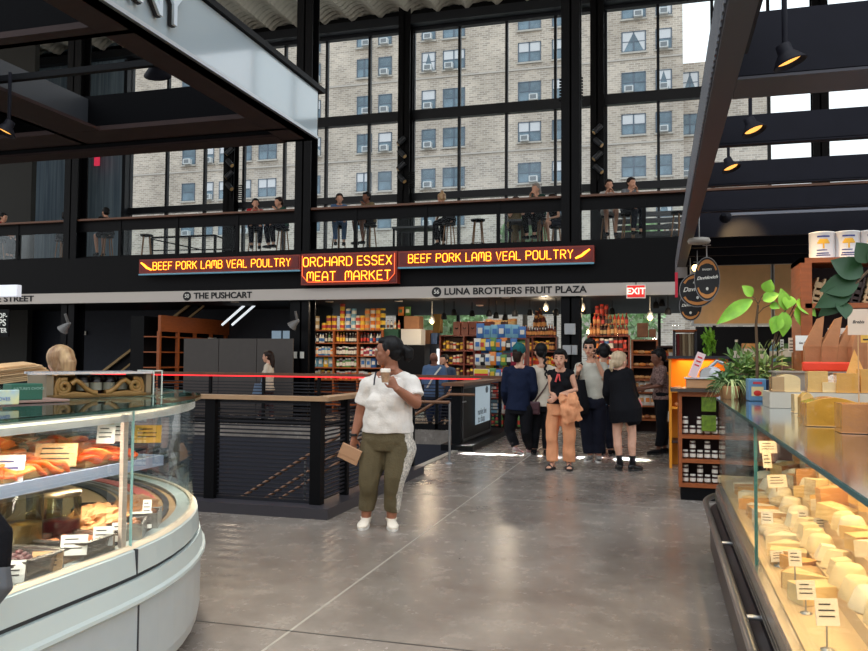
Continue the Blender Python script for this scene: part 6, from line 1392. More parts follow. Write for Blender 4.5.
for k, (px, py, w_, m_, lab) in enumerate(((10, 572, .10, TAGM, 'white price card on the nearest steel pan'), (47, 562, .11, TAGK, 'cream price card lying on the second steel pan'), (74, 545, .10, TAGM, 'tilted white price card above the dark olives'), (103, 536, .08, TAGM, 'white price card on the fourth steel pan'), (119, 532, .06, TAGM, 'narrow white price card beside the mullion on the case deck'), (142, 520, .09, TAGM, 'white price card just past the glass joint'), (147, 508, .04, TAGM, 'small white card at the far end of the case deck'))):
    p = oX(px, py, XF-.09 if k < 5 else XF-.22); price_tag((p.x, p.y, p.z-.04), .5, lab, w_, .08, m_, tilt=-.35)
for k, (y, dx, z) in enumerate(((3.12, .22, .67), (3.35, .30, .67), (3.42, .55, .67))):
    t = thing('steel_pan', '%s steel pan in the rounded end of the deli case' % ORD[k], 'food pan', (XF-dx, y, .672), .5)
    MB().box(-.12, -.09, 0, .12, .09, .01).box(-.12, -.09, 0, -.11, .09, .08).box(.11, -.09, 0, .12, .09, .08).box(-.12, -.09, 0, .12, -.08, .08).box(-.12, .08, 0, .12, .09, .08).build('pan', STEELP, t, bevel=.004)
    m = MB(); [m.blob((ri.uniform(-.09, .09), ri.uniform(-.06, .06), .055+ri.uniform(0, .02)), .018, .015, .013, 7, seed=i) for i in range(36)]; o = m.build('food', mat('food_brown_salad', (170, 110, 66), .4), t); o['kind'] = 'stuff'
# glass jars of pickles
def pickle_jar(px, py, dx, r, h, mcol, label):
    p = oX(px, py, XF-dx); t = thing('pickle_jar', label, 'jar', (p.x, p.y, .664))
    MB().lathe([(r*.95, 0), (r, .01), (r, h*.86), (r*.93, h*.9), (r*.93, h*.95)], 24).build('jar', glass_mat('jar_glass', (236, 240, 226), .8), t)
    MB().lathe([(r*.9, .01), (r*.93, .02), (r*.93, h*.5), (.001, h*.5)], 20).build('contents', mcol, t)
    MB().lathe([(r*.98, h*.93), (r, h*.94), (r, h), (.001, h)], 24).build('lid', mat('jar_lid_clear', (120, 104, 80), .3, .3), t)
pickle_jar(20, 545, .36, .085, .30, mat('olive_oil_contents', (120, 88, 34), .3, var=.4, vscale=18), 'tall jar of green olives in oil at the left of the deck')
pickle_jar(60, 520, .34, .085, .25, mat('beet_contents', (110, 28, 34), .3, var=.4, vscale=18), 'large jar of dark red beets behind the price cards')
pickle_jar(44, 522, .52, .075, .25, mat('olive_oil_contents', (120, 88, 34), .3), 'jar of olives behind the beet jar')
def crumple(mb, c, rx, ry, rz_, seed, n=22):
    r = random.Random(seed); of = Vector((seed*2.3, 0, 0))
    def f(u, v):
        a = 2*PI*u; b = PI*v; d = Vector((math.cos(a)*math.sin(b), math.sin(a)*math.sin(b), -math.cos(b)))
        w_ = 1+.28*mnoise.noise(d*2.2+of)+.18*mnoise.noise(d*6+of); return Vector(c)+Vector((d.x*rx, d.y*ry, d.z*rz_))*w_
    mb.grid(f, n*2, n, smooth=False)
for k, (px, py, dx, rx, ry, rz_, lab) in enumerate(((95, 510, .34, .13, .20, .07, 'crumpled kraft paper parcel lying in the deck of the case'), (135, 505, .40, .11, .16, .06, 'crumpled kraft paper parcel past the glass joint'))):
    p = oX(px, py, XF-dx); m = MB(); crumple(m, (0, 0, rz_*.9), rx, ry, rz_, k+3); single('paper_parcel', lab, 'parcel', m, KRAFT, loc=(p.x, p.y, .675), rz=.3)
m = MB(); m.box(-.10, -.14, 0, .10, .14, .07); p = oX(128, 520, XF-.30); single('black_tray_box', 'black plastic tray under the far kraft parcel', 'tray', m, DARK, loc=(p.x, p.y-.05, .672), rz=.3, bevel=.008)
# ---- things on the counter top
ZT = 1.287
GOLDP = mat('gold_painted', (140, 104, 52), .42, .25, var=.12); GOLDL = mat('bronze_side', (128, 112, 88), .45)
a = oX(40, 398, XF-.42); b_ = oX(151, 396, XF-.42)
p0 = oZ(47, 399, ZT); p1 = oZ(151, 395.5, ZT)
dv = Vector((p1.x-p0.x, p1.y-p0.y, 0)); Ld = dv.length; ang = math.atan2(dv.y, dv.x)
db = thing('display_box', 'ornate gold display box with scroll cut-outs holding dark jars on the deli counter', 'display box', (p0.x, p0.y, ZT), ang)
HB = .132
m = MB(); m.box(0, 0, 0, Ld, .03, .018).box(0, .20, 0, Ld, .22, .11).box(0, 0, 0, Ld, .22, .01); m.build('base', GOLDP, db)
MB().box(-.005, 0, 0, .03, .22, HB-.01).build('end_panel', GOLDL, db); MB().box(Ld-.03, 0, 0, Ld, .22, HB-.01).build('end_panel', GOLDL, db)
m = MB(); m.box(-.09, -.012, HB-.012, Ld, .014, HB).box(-.02, .20, HB-.012, Ld, .225, HB).box(0, 0, HB-.003, Ld, .22, HB-.001); m.build('lid_rim', mat('silver_rim', (196, 200, 206), .25, .6), db)
def scroll(sx):
    m = MB(); pts = []
    for i in range(30):
        th = i/29*2.4*2*PI*.75; r = .040*(1-i/36); pts.append((r*math.cos(th+1.2), 0, .056+r*math.sin(th+1.2)))
    m.tube(pts, [.013]*26+[.014, .015, .016, .017], 8, flat=.55)
    m.tube([(.036, 0, .07), (.06, 0, .088), (.085, 0, .075), (.115, 0, .045), (.145, 0, .026), (.17, 0, .022)], [.015, .014, .013, .013, .014, .017], 8, flat=.8)
    m.tube([(-.04, 0, .02), (-.045, 0, .05), (-.035, 0, .085), (-.02, 0, .10)], [.012, .008, .008, .010], 8, flat=.8)
    m.tube([(-.03, 0, .02), (.0, 0, .014), (.05, 0, .022), (.10, 0, .020), (.17, 0, .012)], [.012, .012, .011, .009, .009], 8, flat=.8)
    return m
o1 = scroll(1).build('scroll', GOLDP, db, loc=(.085, .008, 0)); o2 = scroll(1).build('scroll', GOLDP, db, loc=(Ld-.085, .012, 0)); o2.scale = (-1, 1, 1)
for i in range(4):
    x = Ld*.40+.072*i; q = Matrix.Rotation(ang, 4, 'Z') @ Vector((x, .10, .0)); t = thing('preserve_jar', '%s dark preserve jar with pale label from left inside the gold display box' % ORD[i], 'jar', (p0.x+q.x, p0.y+q.y, ZT+.012), ang, 'jars inside the gold display box')
    MB().lathe([(.028, 0), (.031, .006), (.031, .075), (.028, .085)], 18).build('jar', mat('jar_dark', (26, 12, 16), .15), t); MB().lathe([(.0315, .022), (.0315, .062)], 18).build('jar_label', mat('jar_label_grey', (180, 180, 160), .6), t); MB().lathe([(.030, .082), (.030, .10), (.001, .10)], 18).build('lid', mat('jar_lid_black', (14, 14, 16), .4), t)
# clear acrylic frame at the right end
q = Matrix.Rotation(ang, 4, 'Z') @ Vector((Ld+.012, .0, 0))
ac = thing('acrylic_stand', 'upright clear acrylic stand with pale edges at the right end of the gold box', 'stand', (p0.x+q.x, p0.y+q.y, ZT), ang)
m = MB(); m.box(0, 0, 0, .006, .17, .006).box(0, 0, .132, .006, .17, .138).box(0, 0, 0, .006, .006, .138).box(0, .164, 0, .006, .17, .138); m.box(.05, .0, 0, .056, .006, .138).box(0, 0, .132, .056, .006, .138); m.build('frame', mat('acrylic_edge', (214, 220, 210), .2), ac); MB().box(.001, .006, .006, .004, .164, .132).build('panel', glass_mat('acrylic', (235, 240, 232), .8), ac)
# paper bundle, book, cloth at left
m = MB(); 
for k in range(9):
    r = random.Random(k); z0 = .008*k
    pts = [(-.30, -.16), (.16-.012*k, -.17), (.19-.014*k, .12-.01*k), (-.28, .16)]
    m.prism([(x+r.uniform(-.012, .012), y+r.uniform(-.012, .012)) for x, y in pts], .0+z0, .006+z0)
p = oZ(0, 392, ZT); bk = single('paper_stack', 'fanned stack of brown wrapping paper on top of the deli counter', 'paper', m, mat('wrap_paper', (208, 172, 128), .8, var=.12), loc=(p.x-.06, p.y+.16, ZT+.072), rz=(.04, -.12, ang)); bk.scale = (1.15, 1.1, 1.35)
single('cutting_board', 'flat brown board under the green book on the deli counter', 'board', MB().box(-.45, -.06, 0, .17, .16, .010), mat('board_mauve', (150, 120, 108), .5, var=.1), loc=(oZ(20, 403, ZT).x-.02, oZ(20, 403, ZT).y+.06, ZT), rz=ang, bevel=.002)
pg = oZ(8, 401, ZT+.01); gb = thing('green_box', 'dark green box with small white print on the deli counter', 'box', (pg.x, pg.y+.02, ZT+.0105), ang)
Lg = (oZ(43, 398, ZT+.01)-pg).length*.50; MB().box(0, 0, 0, Lg, .10, .074).build('box', mat('book_green', (34, 92, 72), .5), gb, bevel=.003); text_mesh('lettering', "NATURE'S CHOICE", .016, mat('print_pale', (150, 186, 170), .6), gb, face_mY(Lg*.55, -.001, .052), .0004)
pc = oZ(-6, 405, ZT+.01); yb = thing('leaflet_box', 'pale blue and yellow leaflet box at the left frame edge of the deli counter', 'box', (pc.x, pc.y-.03, ZT+.0105), ang)
MB().box(-.08, -.015, 0, .115, .02, .060).build('box', mat('leaflet_blue', (150, 196, 226), .5, var2=(226, 226, 170), vscale=14), yb, bevel=.003); text_mesh('lettering', 'LOVES', .02, mat('print_blue2', (60, 110, 190), .5), yb, face_mY(.05, -.018, .024), .0004)
# dark bag hanging in front of the counter at the left frame edge
p = oX(-1, 520, XF+.12); t = thing('dark_jacket_sleeve', 'dark bag with grey lower flap cut off by the left frame edge', 'bag', (p.x, p.y, .74))
m = MB(); m.tube([(0, -.03, .26), (0, -.01, .20), (0, -.02, .10), (0, -.02, .08)], [.02, .05, .055, .05], 12); link(remesh(m, 'bag_body', BLK, .006, 2, .004), 'bag_body', t); m = MB(); m.tube([(0, -.02, .10), (0, -.03, .03), (0, -.06, -.06)], [.05, .07, .02], 12); link(remesh(m, 'flap', mat('grey_flap', (84, 88, 94), .6), .006, 2), 'flap', t)
t.name = 'shoulder_bag'

# ------------------------------------------------------------------ right cheese counter
RX = .43
def rpath(y0=.3, y1=6.35, r=.7, xe=3.2, n=14):
    p = [((RX, y0+i*(y1-y0)/8), (-1, 0)) for i in range(9)]
    for i in range(1, n+1):
        a = PI-PI/2*i/n; p.append(((RX+r+r*math.cos(a), y1+r*math.sin(a)), (math.cos(a), math.sin(a))))
    p.append(((xe, y1+r), (0, 1))); return p
kc = thing('cheese_counter', 'glass-topped cheese display counter with chrome bumper on the right', 'counter', (0, 0, 0))
def rw(prof, name, m_, path=None, smooth=False): return MB().sweep(path or rpath(), prof[::-1], smooth=smooth).build(name, m_, kc)
BRD = mat('brown_black_panel', (46, 40, 42), .35, spec=.5); STL = mat('satin_steel', (178, 172, 164), .25, .85)
rw([(-.05, 0), (-.05, .06), (-.5, .06), (-.5, 0)], 'toe_kick', DARK)
rw([(.055, .05), (.075, .10), (.075, .38), (.03, .40), (-.4, .40), (-.4, .05)], 'lower_panel', BRD)
rw([(.02, .40), (.02, .455), (-.3, .455), (-.3, .40)], 'groove', DARK)
rw([(.04, .462), (.04, .468), (-.2, .468), (-.2, .462)], 'trim_strip', STL); rw([(.035, .478), (.035, .484), (-.2, .484), (-.2, .478)], 'trim_strip', STL)
rw([(.03, .49), (.035, .50), (.03, .545), (.018, .553), (-.12, .553), (-.12, .49)], 'steel_ledge', STL)
m = MB(); m.tube([(p[0]+q[0]*.105, p[1]+q[1]*.105, .43) for p, q in rpath()], .021, 12); m.build('bumper_rail', CHROME, kc)
for y in (.8, 2.2, 3.6, 5.0): MB().tube([(RX-.10, y, .43), (RX-.02, y, .43)], .012, 8).build('rail_bracket', CHROME, kc)
GR = glass_mat('right_glass', (250, 252, 250), .25); pr_ = rpath()
rw([(.0, .552), (.008, .552), (.008, 1.195), (.0, 1.195)], 'front_glass', GR, [((RX, .3), (-1, 0)), ((RX, 4.0), (-1, 0))]); rw([(.0, .552), (.008, .552), (.008, 1.195), (.0, 1.195)], 'curved_glass', GR, [((RX, 4.01), (-1, 0))]+pr_[7:])
MB().box(RX-.010, 4.0, .553, RX+.004, 4.012, 1.196).build('glass_edge', mat('glass_edge_teal', (70, 140, 146), .2), kc)
# top: a thick glass slab with angled corner
top_pts = [(RX-.02, .3), (RX-.02, 6.4), (RX+.04, 6.75), (RX+.22, 7.05), (RX+.55, 7.2), (3.2, 7.2), (3.2, .3)]
MB().prism(top_pts, 1.200, 1.218).build('top_glass', glass_mat('right_top_glass', (206, 224, 226), 1.0, rough=.10, painted_sheen=.5, sheen_rgb=(196, 212, 226)), kc)  # bright reflection on the slab painted as pale blue diffuse
MB().bar((RX-.022, .3, 1.209), (RX-.022, 6.4, 1.209), .003, .014).build('top_glass_edge', mat('glass_edge_dark_teal', (38, 92, 92), .25), kc)
MB().box(.95, .3, 1.17, 3.2, 6.5, 1.199).build('top_panel', mat('counter_top_grey', (184, 192, 200), .4), kc)
MB().box(.45, .3, .52, 3.0, 6.95, .56).build('deck', mat('deck_cream', (214, 190, 150), .5), kc)
MB().box(1.75, .3, .56, 1.8, 6.45, 1.17).build('back_wall', mat('back_cream', (150, 120, 90), .5), kc)
MB().box(.50, .3, 1.165, .56, 5.6, 1.198).build('light_rail', mat('rail_dark_steel', (90, 90, 94), .3, .6), kc)
MB().box(.52, .4, 1.155, .545, 5.5, 1.165).build('light_tube', mat('warm_tube', (255, 220, 160), .4, emit=(255, 200, 120), estr=5), kc)
for (x, e, s_) in ((.56, 16, .05), (1.0, 24, .12)):
    ld = bpy.data.lights.new('cheese_lamp', 'AREA'); ld.shape = 'RECTANGLE'; ld.size = s_; ld.size_y = 4.6; ld.energy = e; ld.color = (1, .66, .32)
    lo = bpy.data.objects.new('cheese_lamp', ld); COL.objects.link(lo); lo.location = (x, 3.0, 1.15); lo.rotation_euler = (0, .25 if x < .9 else -.1, 0); lo.parent = kc
# cheeses
rc = random.Random(9)
CH = [mat('cheese_%d' % k, c, .55, var=.1, vscale=14, bump=.15, bscale=30) for k, c in enumerate(((232, 206, 150), (222, 186, 120), (238, 220, 176), (226, 170, 92), (214, 160, 100), (240, 232, 206)))]
RIND = [mat('rind_%d' % k, c, .75, var=.25, vscale=24, bump=.4, bscale=40) for k, c in enumerate(((196, 160, 110), (170, 120, 76), (206, 190, 156), (150, 104, 64), (214, 200, 172)))]
CMS = {}
def cheese_mesh(kind, k):
    key = (kind, k)
    if key in CMS: return CMS[key]
    r = random.Random(k*13+len(kind)); m = MB(); c = CH[k % len(CH)]; rd = RIND[k % len(RIND)]
    if kind == 'wedge':       # wedge with rind on the round side
        n = 6; L = .15; h = .055; a0 = .34; pts = [(0, 0)]+[(L*math.cos(-a0+2*a0*i/n), L*math.sin(-a0+2*a0*i/n)) for i in range(n+1)]
        m.prism([(x-L*.55, y) for x, y in pts], 0, h); q = [(L*1.0*math.cos(-a0+2*a0*i/n), L*1.0*math.sin(-a0+2*a0*i/n)) for i in range(n+1)]; q2 = [(x*1.03, y*1.03) for x, y in q]
        m.prism([(x-L*.55, y) for x, y in q+q2[::-1]], 0, h+.001, 1)
    if kind == 'wheel': m.lathe([(.05, 0), (.068, .006), (.072, .02), (.070, .034), (.055, .042), (.001, .044)], 20, mi=0)
    if kind == 'block': m.box(-.07, -.045, 0, .07, .045, .06).box(-.07, -.046, .0, .07, -.045, .06, 1)
    if kind == 'cone': m.lathe([(.058, 0), (.060, .006), (.042, .06), (.034, .068), (.001, .070)], 18)
    if kind == 'tall': 
        m.prism([(-.055, -.02), (.055, -.035), (.055, .035), (-.055, .02)], 0, .12); m.prism([(.055, -.036), (.060, -.037), (.060, .037), (.055, .036)], 0, .121, 1)
    if kind == 'pyramid':
        m.add([(-.045, -.045, 0), (.045, -.045, 0), (.045, .045, 0), (-.045, .045, 0), (-.026, -.026, .06), (.026, -.026, .06), (.026, .026, .06), (-.026, .026, .06)], [(0, 3, 2, 1), (4, 5, 6, 7), (0, 1, 5, 4), (1, 2, 6, 5), (2, 3, 7, 6), (3, 0, 4, 7)])
    mats = [c, rd] if kind not in ('wheel', 'cone', 'pyramid') else [rd if kind == 'wheel' else CH[5 if k % 2 else 2], c]
    me = m.mesh('cheese_'+kind, mats); CMS[key] = me; return me
KN = {'wedge': ('cheese_wedge', 'cheese wedge'), 'wheel': ('round_cheese', 'small cheese wheel'), 'block': ('cheese_block', 'cheese block'), 'cone': ('cheese_cone', 'domed goat cheese'), 'tall': ('cheese_wedge', 'upright cheese wedge'), 'pyramid': ('cheese_pyramid', 'small pyramid cheese')}
cols_ = ['pale yellow', 'golden', 'cream', 'orange-yellow', 'tan', 'ivory']
rowy = []; y = 1.50
while y < 6.2: rowy.append(y); y += .150
SZ = lambda xi: .562+(0, .06, .15, .24, .33, .41, .47)[xi]
kinds_row = [['wheel', 'block', 'wedge'], ['cone', 'pyramid', 'wheel', 'cone'], ['wedge', 'wheel', 'cone', 'tall', 'block'], ['tall', 'wedge', 'block'], ['wedge', 'tall', 'block'], ['tall', 'wedge', 'tall'], ['tall', 'block']]
for yi, y in enumerate(rowy):
    for xi in range(7):
        if xi == 0 and y < 3.4: continue
        if xi == 6 and y > 4.4: continue
        x = .585+.135*xi; z = SZ(xi); kd = rc.choice(kinds_row[xi]); k = rc.randrange(6)
        o = bpy.data.objects.new(KN[kd][0], cheese_mesh(kd, k)); COL.objects.link(o); s_ = rc.uniform(1.05, 1.3) if kd != 'tall' else rc.uniform(1.0, 1.25)
        if xi >= 5: s_ *= .85
        o.scale = (s_, s_, s_); o.location = (x+rc.uniform(-.02, .02), y+rc.uniform(-.02, .02), z); o.rotation_euler = (0, rc.uniform(-.15, .05) if xi else 0, rc.uniform(-.9, .9)+(PI if rc.random() < .3 else 0))
        tag(o, '%s %s, %s from the glass, %s from the near end' % (cols_[k], KN[kd][1], ORD[xi], ORD[yi]), 'cheese', 'cheeses in the right counter')
# steps they lie on
for xi in range(1, 7): MB().box(.585+.135*xi-.0675, 1.2, .56, (.585+.135*xi+.0675), 6.3, SZ(xi)-.002).build('display_step', mat('deck_cream', (214, 190, 150), .5), kc)
# green herbs
def herb(loc, n, label, seed, L=.13):
    r = random.Random(seed); m = MB()
    for i in range(n):
        a = r.uniform(0, 2*PI); e = r.uniform(.15, .7); d = Vector((math.cos(a)*math.cos(e), math.sin(a)*math.cos(e), math.sin(e))); s_ = Vector((-math.sin(a), math.cos(a), 0))*.008
        p0 = Vector((r.uniform(-.04, .04), r.uniform(-.05, .05), 0)); p1 = p0+d*L*.6; p2 = p0+d*L-Vector((0, 0, .03))
        m.add([p0-s_*.3, p0+s_*.3, p1+s_, p2, p1-s_], [(0, 1, 2, 3, 4)])
    return single('herb_bunch', label, 'herbs', m, mat('fresh_green', (150, 196, 60), .5, var=.2), loc=loc)
herb((.86, 2.02, .72), 60, 'bright green herb sprigs between the cheeses near the bottom right', 1); herb((.80, 2.22, .70), 40, 'second clump of green herb sprigs just beyond the first', 2)
# price tags inside
for k, (px, py, X_, w_, h_, lab) in enumerate(((768, 447, .60, .10, .07, 'cream card on the far glass shelf beside the teal glass edge'), (777, 481, .62, .12, .07, 'white cheese card above the upright wedges beside the glass edge'), (803, 494, .80, .10, .05, 'grey cheese card on a tall pale wedge'), (767, 518, .56, .06, .07, 'narrow cheese card close to the glass edge'), (779, 556, .52, .085, .05, 'white handwritten card on a steel foot nearest the glass joint'), (795, 558, .52, .05, .065, 'tilted handwritten card beside the one at the glass joint'), (806, 590, .52, .07, .07, 'diamond-tilted handwritten card on a steel foot'), (827, 612, .52, .075, .085, 'nearest large handwritten card on a steel foot'), (822, 524, .78, .08, .06, 'handwritten card above the domed cheeses'), (803, 517, .72, .05, .07, 'slim grey card beside the golden round cheese'), (840, 483, 1.0, .12, .05, 'wide cream card behind the golden wedges'), (767, 460, .58, .05, .09, 'narrow cream card standing below the far card'))):
    p = oX(px, py, X_); base = .56 if X_ < .58 else p.z-.06
    st_ = max(.0, p.z-base-h_/2); price_tag((p.x, p.y, base), .25+rc.uniform(-.3, .3), lab, w_, h_, TAGM, tilt=-.2, stick=st_, hold=X_ < .58, text=None)
# ---- on top of the counter: wrapped cheese blocks
WRAP = [mat('wrapped_cheese_%d' % k, c, .14, coat=.7, bump=.5, bscale=14, var=.08) for k, c in enumerate(((212, 168, 92), (186, 118, 46), (226, 196, 140), (206, 150, 60), (176, 140, 92)))]
def wblock(px, py, w_, d_, h_, k, label, rz=0.0, dome=False, X_=None):
    p = oZ(px, py, 1.219)
    back = p.y > 5.2; p = oY(px, py, 5.13+.006*(int(px) % 9)) if back else p; zb_ = 1.315 if back else 1.2195; m = MB()
    if dome:
        n = 12; pts = [(-w_/2, 0), (-w_/2, h_*.8)]+[(-w_/2+w_*i/n, h_*(.8+.2*math.sin(PI*min(1, i/n*1.0)))) for i in range(1, n)]+[(w_/2, h_*.72), (w_/2, 0)]
        M = Matrix.Rotation(PI/2, 4, 'X'); m.prism(pts, -d_, 0, M=M)
    else: m.box(-w_/2, 0, 0, w_/2, d_, h_)
    m.box(-w_/2-.004, -.004, 0, w_/2+.004, d_+.004, .004)
    o = single('wrapped_cheese', label, 'cheese', m, WRAP[k], loc=(p.x, p.y, zb_), rz=rz, group=None, bevel=.006)
    return o
wblock(834, 427, .215, .13, .125, 3, 'large glossy golden wrapped cheese block at the counter edge', .05, dome=True)
wblock(862, 434, .14, .14, .115, 1, 'dark amber cheese block cut off by the right frame edge', .0)
wblock(808, 418, .06, .07, .125, 0, 'upright wrapped cheese slab left of the large golden block', .1, dome=True)
wblock(798, 413, .035, .07, .10, 2, 'thin pale wrapped slab beside the upright one', .1)
wblock(792, 408, .065, .08, .12, 0, 'matte golden wrapped block in the front row', .1)
wblock(778.5, 405, .07, .08, .09, 4, 'brown ridged wrapped block at the left end of the cheeses', .1)
wblock(788, 391, .14, .10, .105, 2, 'wide domed pale wrapped cheese in the back row', .05, dome=True)
wblock(818, 389, .11, .10, .125, 0, 'squarish striped golden block in the middle of the back row')
wblock(848, 389, .12, .10, .115, 3, 'golden wrapped block under the tall wooden price stick')
wblock(872, 392, .12, .10, .14, 3, 'golden block at the right frame edge, back row')
wblock(867, 412, .10, .08, .05, 3, 'low bright golden block at the right frame edge')
wblock(833, 408, .11, .07, .06, 2, 'low pale wrapped cheese between the rows')
# tall cone of cheese behind
single('cheese_step', 'low pale step carrying the back row of wrapped cheeses', 'step', MB().box(0, 0, 0, 1.0, .34, .093), mat('step_pale', (196, 188, 172), .4), loc=(oY(770, 390, 5.1).x, 5.12, 1.2195))
p = oY(857, 378, 5.3); single('pointed_cheese', 'tall pointed orange-yellow cheese behind the blocks at right', 'cheese', MB().add([(-.09, 0, 0), (.09, 0, 0), (.07, .12, 0), (-.07, .12, 0), (.0, .06, .26)], [(0, 3, 2, 1), (0, 1, 4), (1, 2, 4), (2, 3, 4), (3, 0, 4)]), mat('orange_cheese', (232, 170, 84), .5, var=.1, bump=.2), loc=(p.x, 5.3, 1.314))
m = MB(); crumple(m, (0, 0, .05), .08, .05, .05, 14, 14); p = oY(834, 384, 5.25); single('clear_wrap', 'crumpled clear wrap between the back-row cheeses', 'wrap', m, mat('clear_film', (226, 226, 224), .1, coat=1), loc=(p.x, 5.27, 1.315))
# tall price sticks
for k, (px, pt, pb, X_, w_, h_, tx, mm, lab) in enumerate(((805, 343, 398, .98, .125, .105, 'Sea Smoke', TAGM, 'wide handwritten cheese card on a stick, centre of the counter top'), (792, 345, 395, .96, .05, .11, None, TAGM, 'narrow card left of the wide handwritten card'), (838, 335, 388, 1.12, .12, .09, 'Comte', TAGM, 'tilted handwritten card on a stick above the middle golden block'), (858, 322, 390, 1.10, .11, .15, 'Brebis', mat('cream_pink_card', (232, 206, 182), .7), 'tall cream card with three written lines at the right'), (824, 350, 385, 1.05, .085, .17, None, mat('kraft_card', (222, 176, 122), .7), 'tall yellow card hanging behind the middle stick'), (868, 330, 372, 1.2, .08, .15, None, TAGY, 'patterned yellow card at the right frame edge'), (815, 345, 372, 1.02, .04, .10, 'No', TAGM, 'slim dark-printed card right of the wide handwritten card'), (782, 345, 390, .92, .025, .09, None, TAGM, 'thin white strip card leftmost among the counter sticks'), (837, 348, 375, 1.14, .05, .10, None, TAGM, 'small pale card below the tilted handwritten card'))):
    p = oX(px, pt, X_); st_ = p.z-h_/2-1.219
    price_tag((p.x, p.y, 1.219), .1 if k != 2 else -.1, lab, w_, h_, mm, tilt=.0, stick=max(.02, st_), text=tx, lines=4, hold=False)
# ---- cabinet with olive oil cans, behind the counter top
p = oY(815, 400, 6.15); W0 = p.x; zc = oY(840, 257, 6.15).z; cab = thing('wooden_cabinet', 'orange wooden cabinet with open shelves standing at the right, cans on top', 'cabinet', (W0-.085, 6.15, 1.2185))
hc = zc-1.2185
MB().box(0, 0, 0, .03, .42, hc).build('side_panel', ORWOOD, cab); MB().box(0, -.0, hc-.035, 1.2, .42, hc).build('top_panel', ORWOOD, cab); MB().box(.03, 0, 0, .075, .03, hc-.035).build('stile', ORWOOD, cab)
for z in (hc-.36, hc-.62, .02): MB().box(.03, .0, z, 1.2, .42, z+.035).build('shelf', ORWOOD, cab)
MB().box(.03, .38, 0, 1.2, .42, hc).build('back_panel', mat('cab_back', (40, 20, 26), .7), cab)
zs_ = 1.2185+hc
for k, px in enumerate((822, 847, 872)):
    q = oY(px, 250, 6.3); t = thing('tin_can', '%s large white tin with a golden tree picture on the cabinet top' % ('left', 'middle', 'right')[k], 'tin', (q.x, 6.3, zs_), 0, None); t.scale = (1.17, 1.17, 1.17)
    MB().lathe([(.073, 0), (.076, .004), (.074, .008), (.074, .158), (.077, .163), (.075, .168), (.070, .168), (.068, .160), (.001, .160)], 28).build('tin', mat('tin_white', (216, 214, 212), .35), t)
    m = MB(); rr = .0748
    def cyl_patch(mb, u0, u1, z0, z1, mi=0, n=6, r_=rr):
        vs = []; 
        for i in range(n+1):
            a = -PI/2-.05+(u0+(u1-u0)*i/n)/r_; vs += [(r_*math.cos(a), r_*math.sin(a), z0), (r_*math.cos(a), r_*math.sin(a), z1)]
        mb.add(vs, [(2*i, 2*i+2, 2*i+3, 2*i+1) for i in range(n)], mi, True)
    for (u, z, w_, h_) in ((-.03, .102, .06, .012), (-.036, .092, .072, .012), (-.024, .112, .048, .010)): cyl_patch(m, u, u+w_, z, z+h_)
    m.build('crown_picture', mat('label_gold', (226, 170, 44), .5), t)
    m = MB(); cyl_patch(m, -.005, .005, .062, .095); m.build('trunk_picture', mat('label_gold', (226, 170, 44), .5), t)
    m = MB(); cyl_patch(m, -.036, .036, .132, .142, r_=rr+.0003); cyl_patch(m, -.04, .03, .03, .037, r_=rr+.0003); cyl_patch(m, -.04, .02, .05, .056, r_=rr+.0003); cyl_patch(m, -.045, .04, .018, .024, r_=rr+.0003); m.build('label_writing', mat('label_blue', (44, 54, 120), .5), t)
# contents of the cabinet
for k in range(5):
    q = Vector((W0+.02+.085*k, 6.27, zs_-.36+.035)); single('wooden_crate', '%s small slatted crate from left on the upper cabinet shelf' % ORD[k], 'crate', MB().box(-.035, -.05, 0, .035, .12, .015).box(-.035, -.05, .03, .035, .12, .05).box(-.035, -.05, .07, .035, .12, .10).box(-.035, -.05, .12, .035, .12, .16).box(-.03, -.055, 0, -.018, .1, .19).box(.018, -.055, 0, .03, .1, .19), mat('crate_pale', (190, 160, 120), .7, var=.15) if k % 2 == 0 else mat('crate_dark', (50, 34, 30), .7), loc=q, rz=(0, .25, 0), group='slatted crates in the cabinet')
for k in range(6):
    single('paper_bag', '%s brown paper bread bag from left behind the price sticks' % ORD[k], 'bag', MB().add([(-.045, -.03, 0), (.045, -.03, 0), (.045, .03, 0), (-.045, .03, 0), (-.05, -.035, .16), (.05, -.035, .16), (.05, .035, .16), (-.05, .035, .16), (.03, -.006, .34), (.075, -.006, .36), (.075, .006, .36), (.03, .006, .34)], [(0, 3, 2, 1), (0, 1, 5, 4), (1, 2, 6, 5), (2, 3, 7, 6), (3, 0, 4, 7), (4, 5, 9, 8), (5, 6, 10, 9), (6, 7, 11, 10), (7, 4, 8, 11), (8, 9, 10, 11)]), mat('paper_bag_brown', (170, 116, 76), .8, var=.1, bump=.4, bscale=10), loc=(oY(812, 350, 5.70).x+.085*k, 5.70-.015*(k % 2), 1.435), rz=(0, .06*(k % 3), .15*(k % 4)), group='bread bags behind the price sticks')
# red basket
q = oZ(827, 392, 1.219); m = MB(); m.box(-.13, 0, 0, .16, .05, .06); single('red_basket', 'low red basket on the grey riser behind the cheese blocks', 'basket', m, mat('red_plastic', (224, 60, 30), .4), loc=(oY(827, 372, 5.5).x, 5.56, 1.435), bevel=.01)
# grey ledge behind blocks
q = oY(772, 372, 5.0); single('display_riser', 'long grey display riser behind the cheese blocks', 'riser', MB().box(0, 0, 0, 1.1, .22, .205).box(-.02, -.02, .205, 1.12, .24, .215), mat('riser_grey', (150, 142, 132), .4), loc=(oY(777, 372, 5.55).x, 5.58, 1.219))
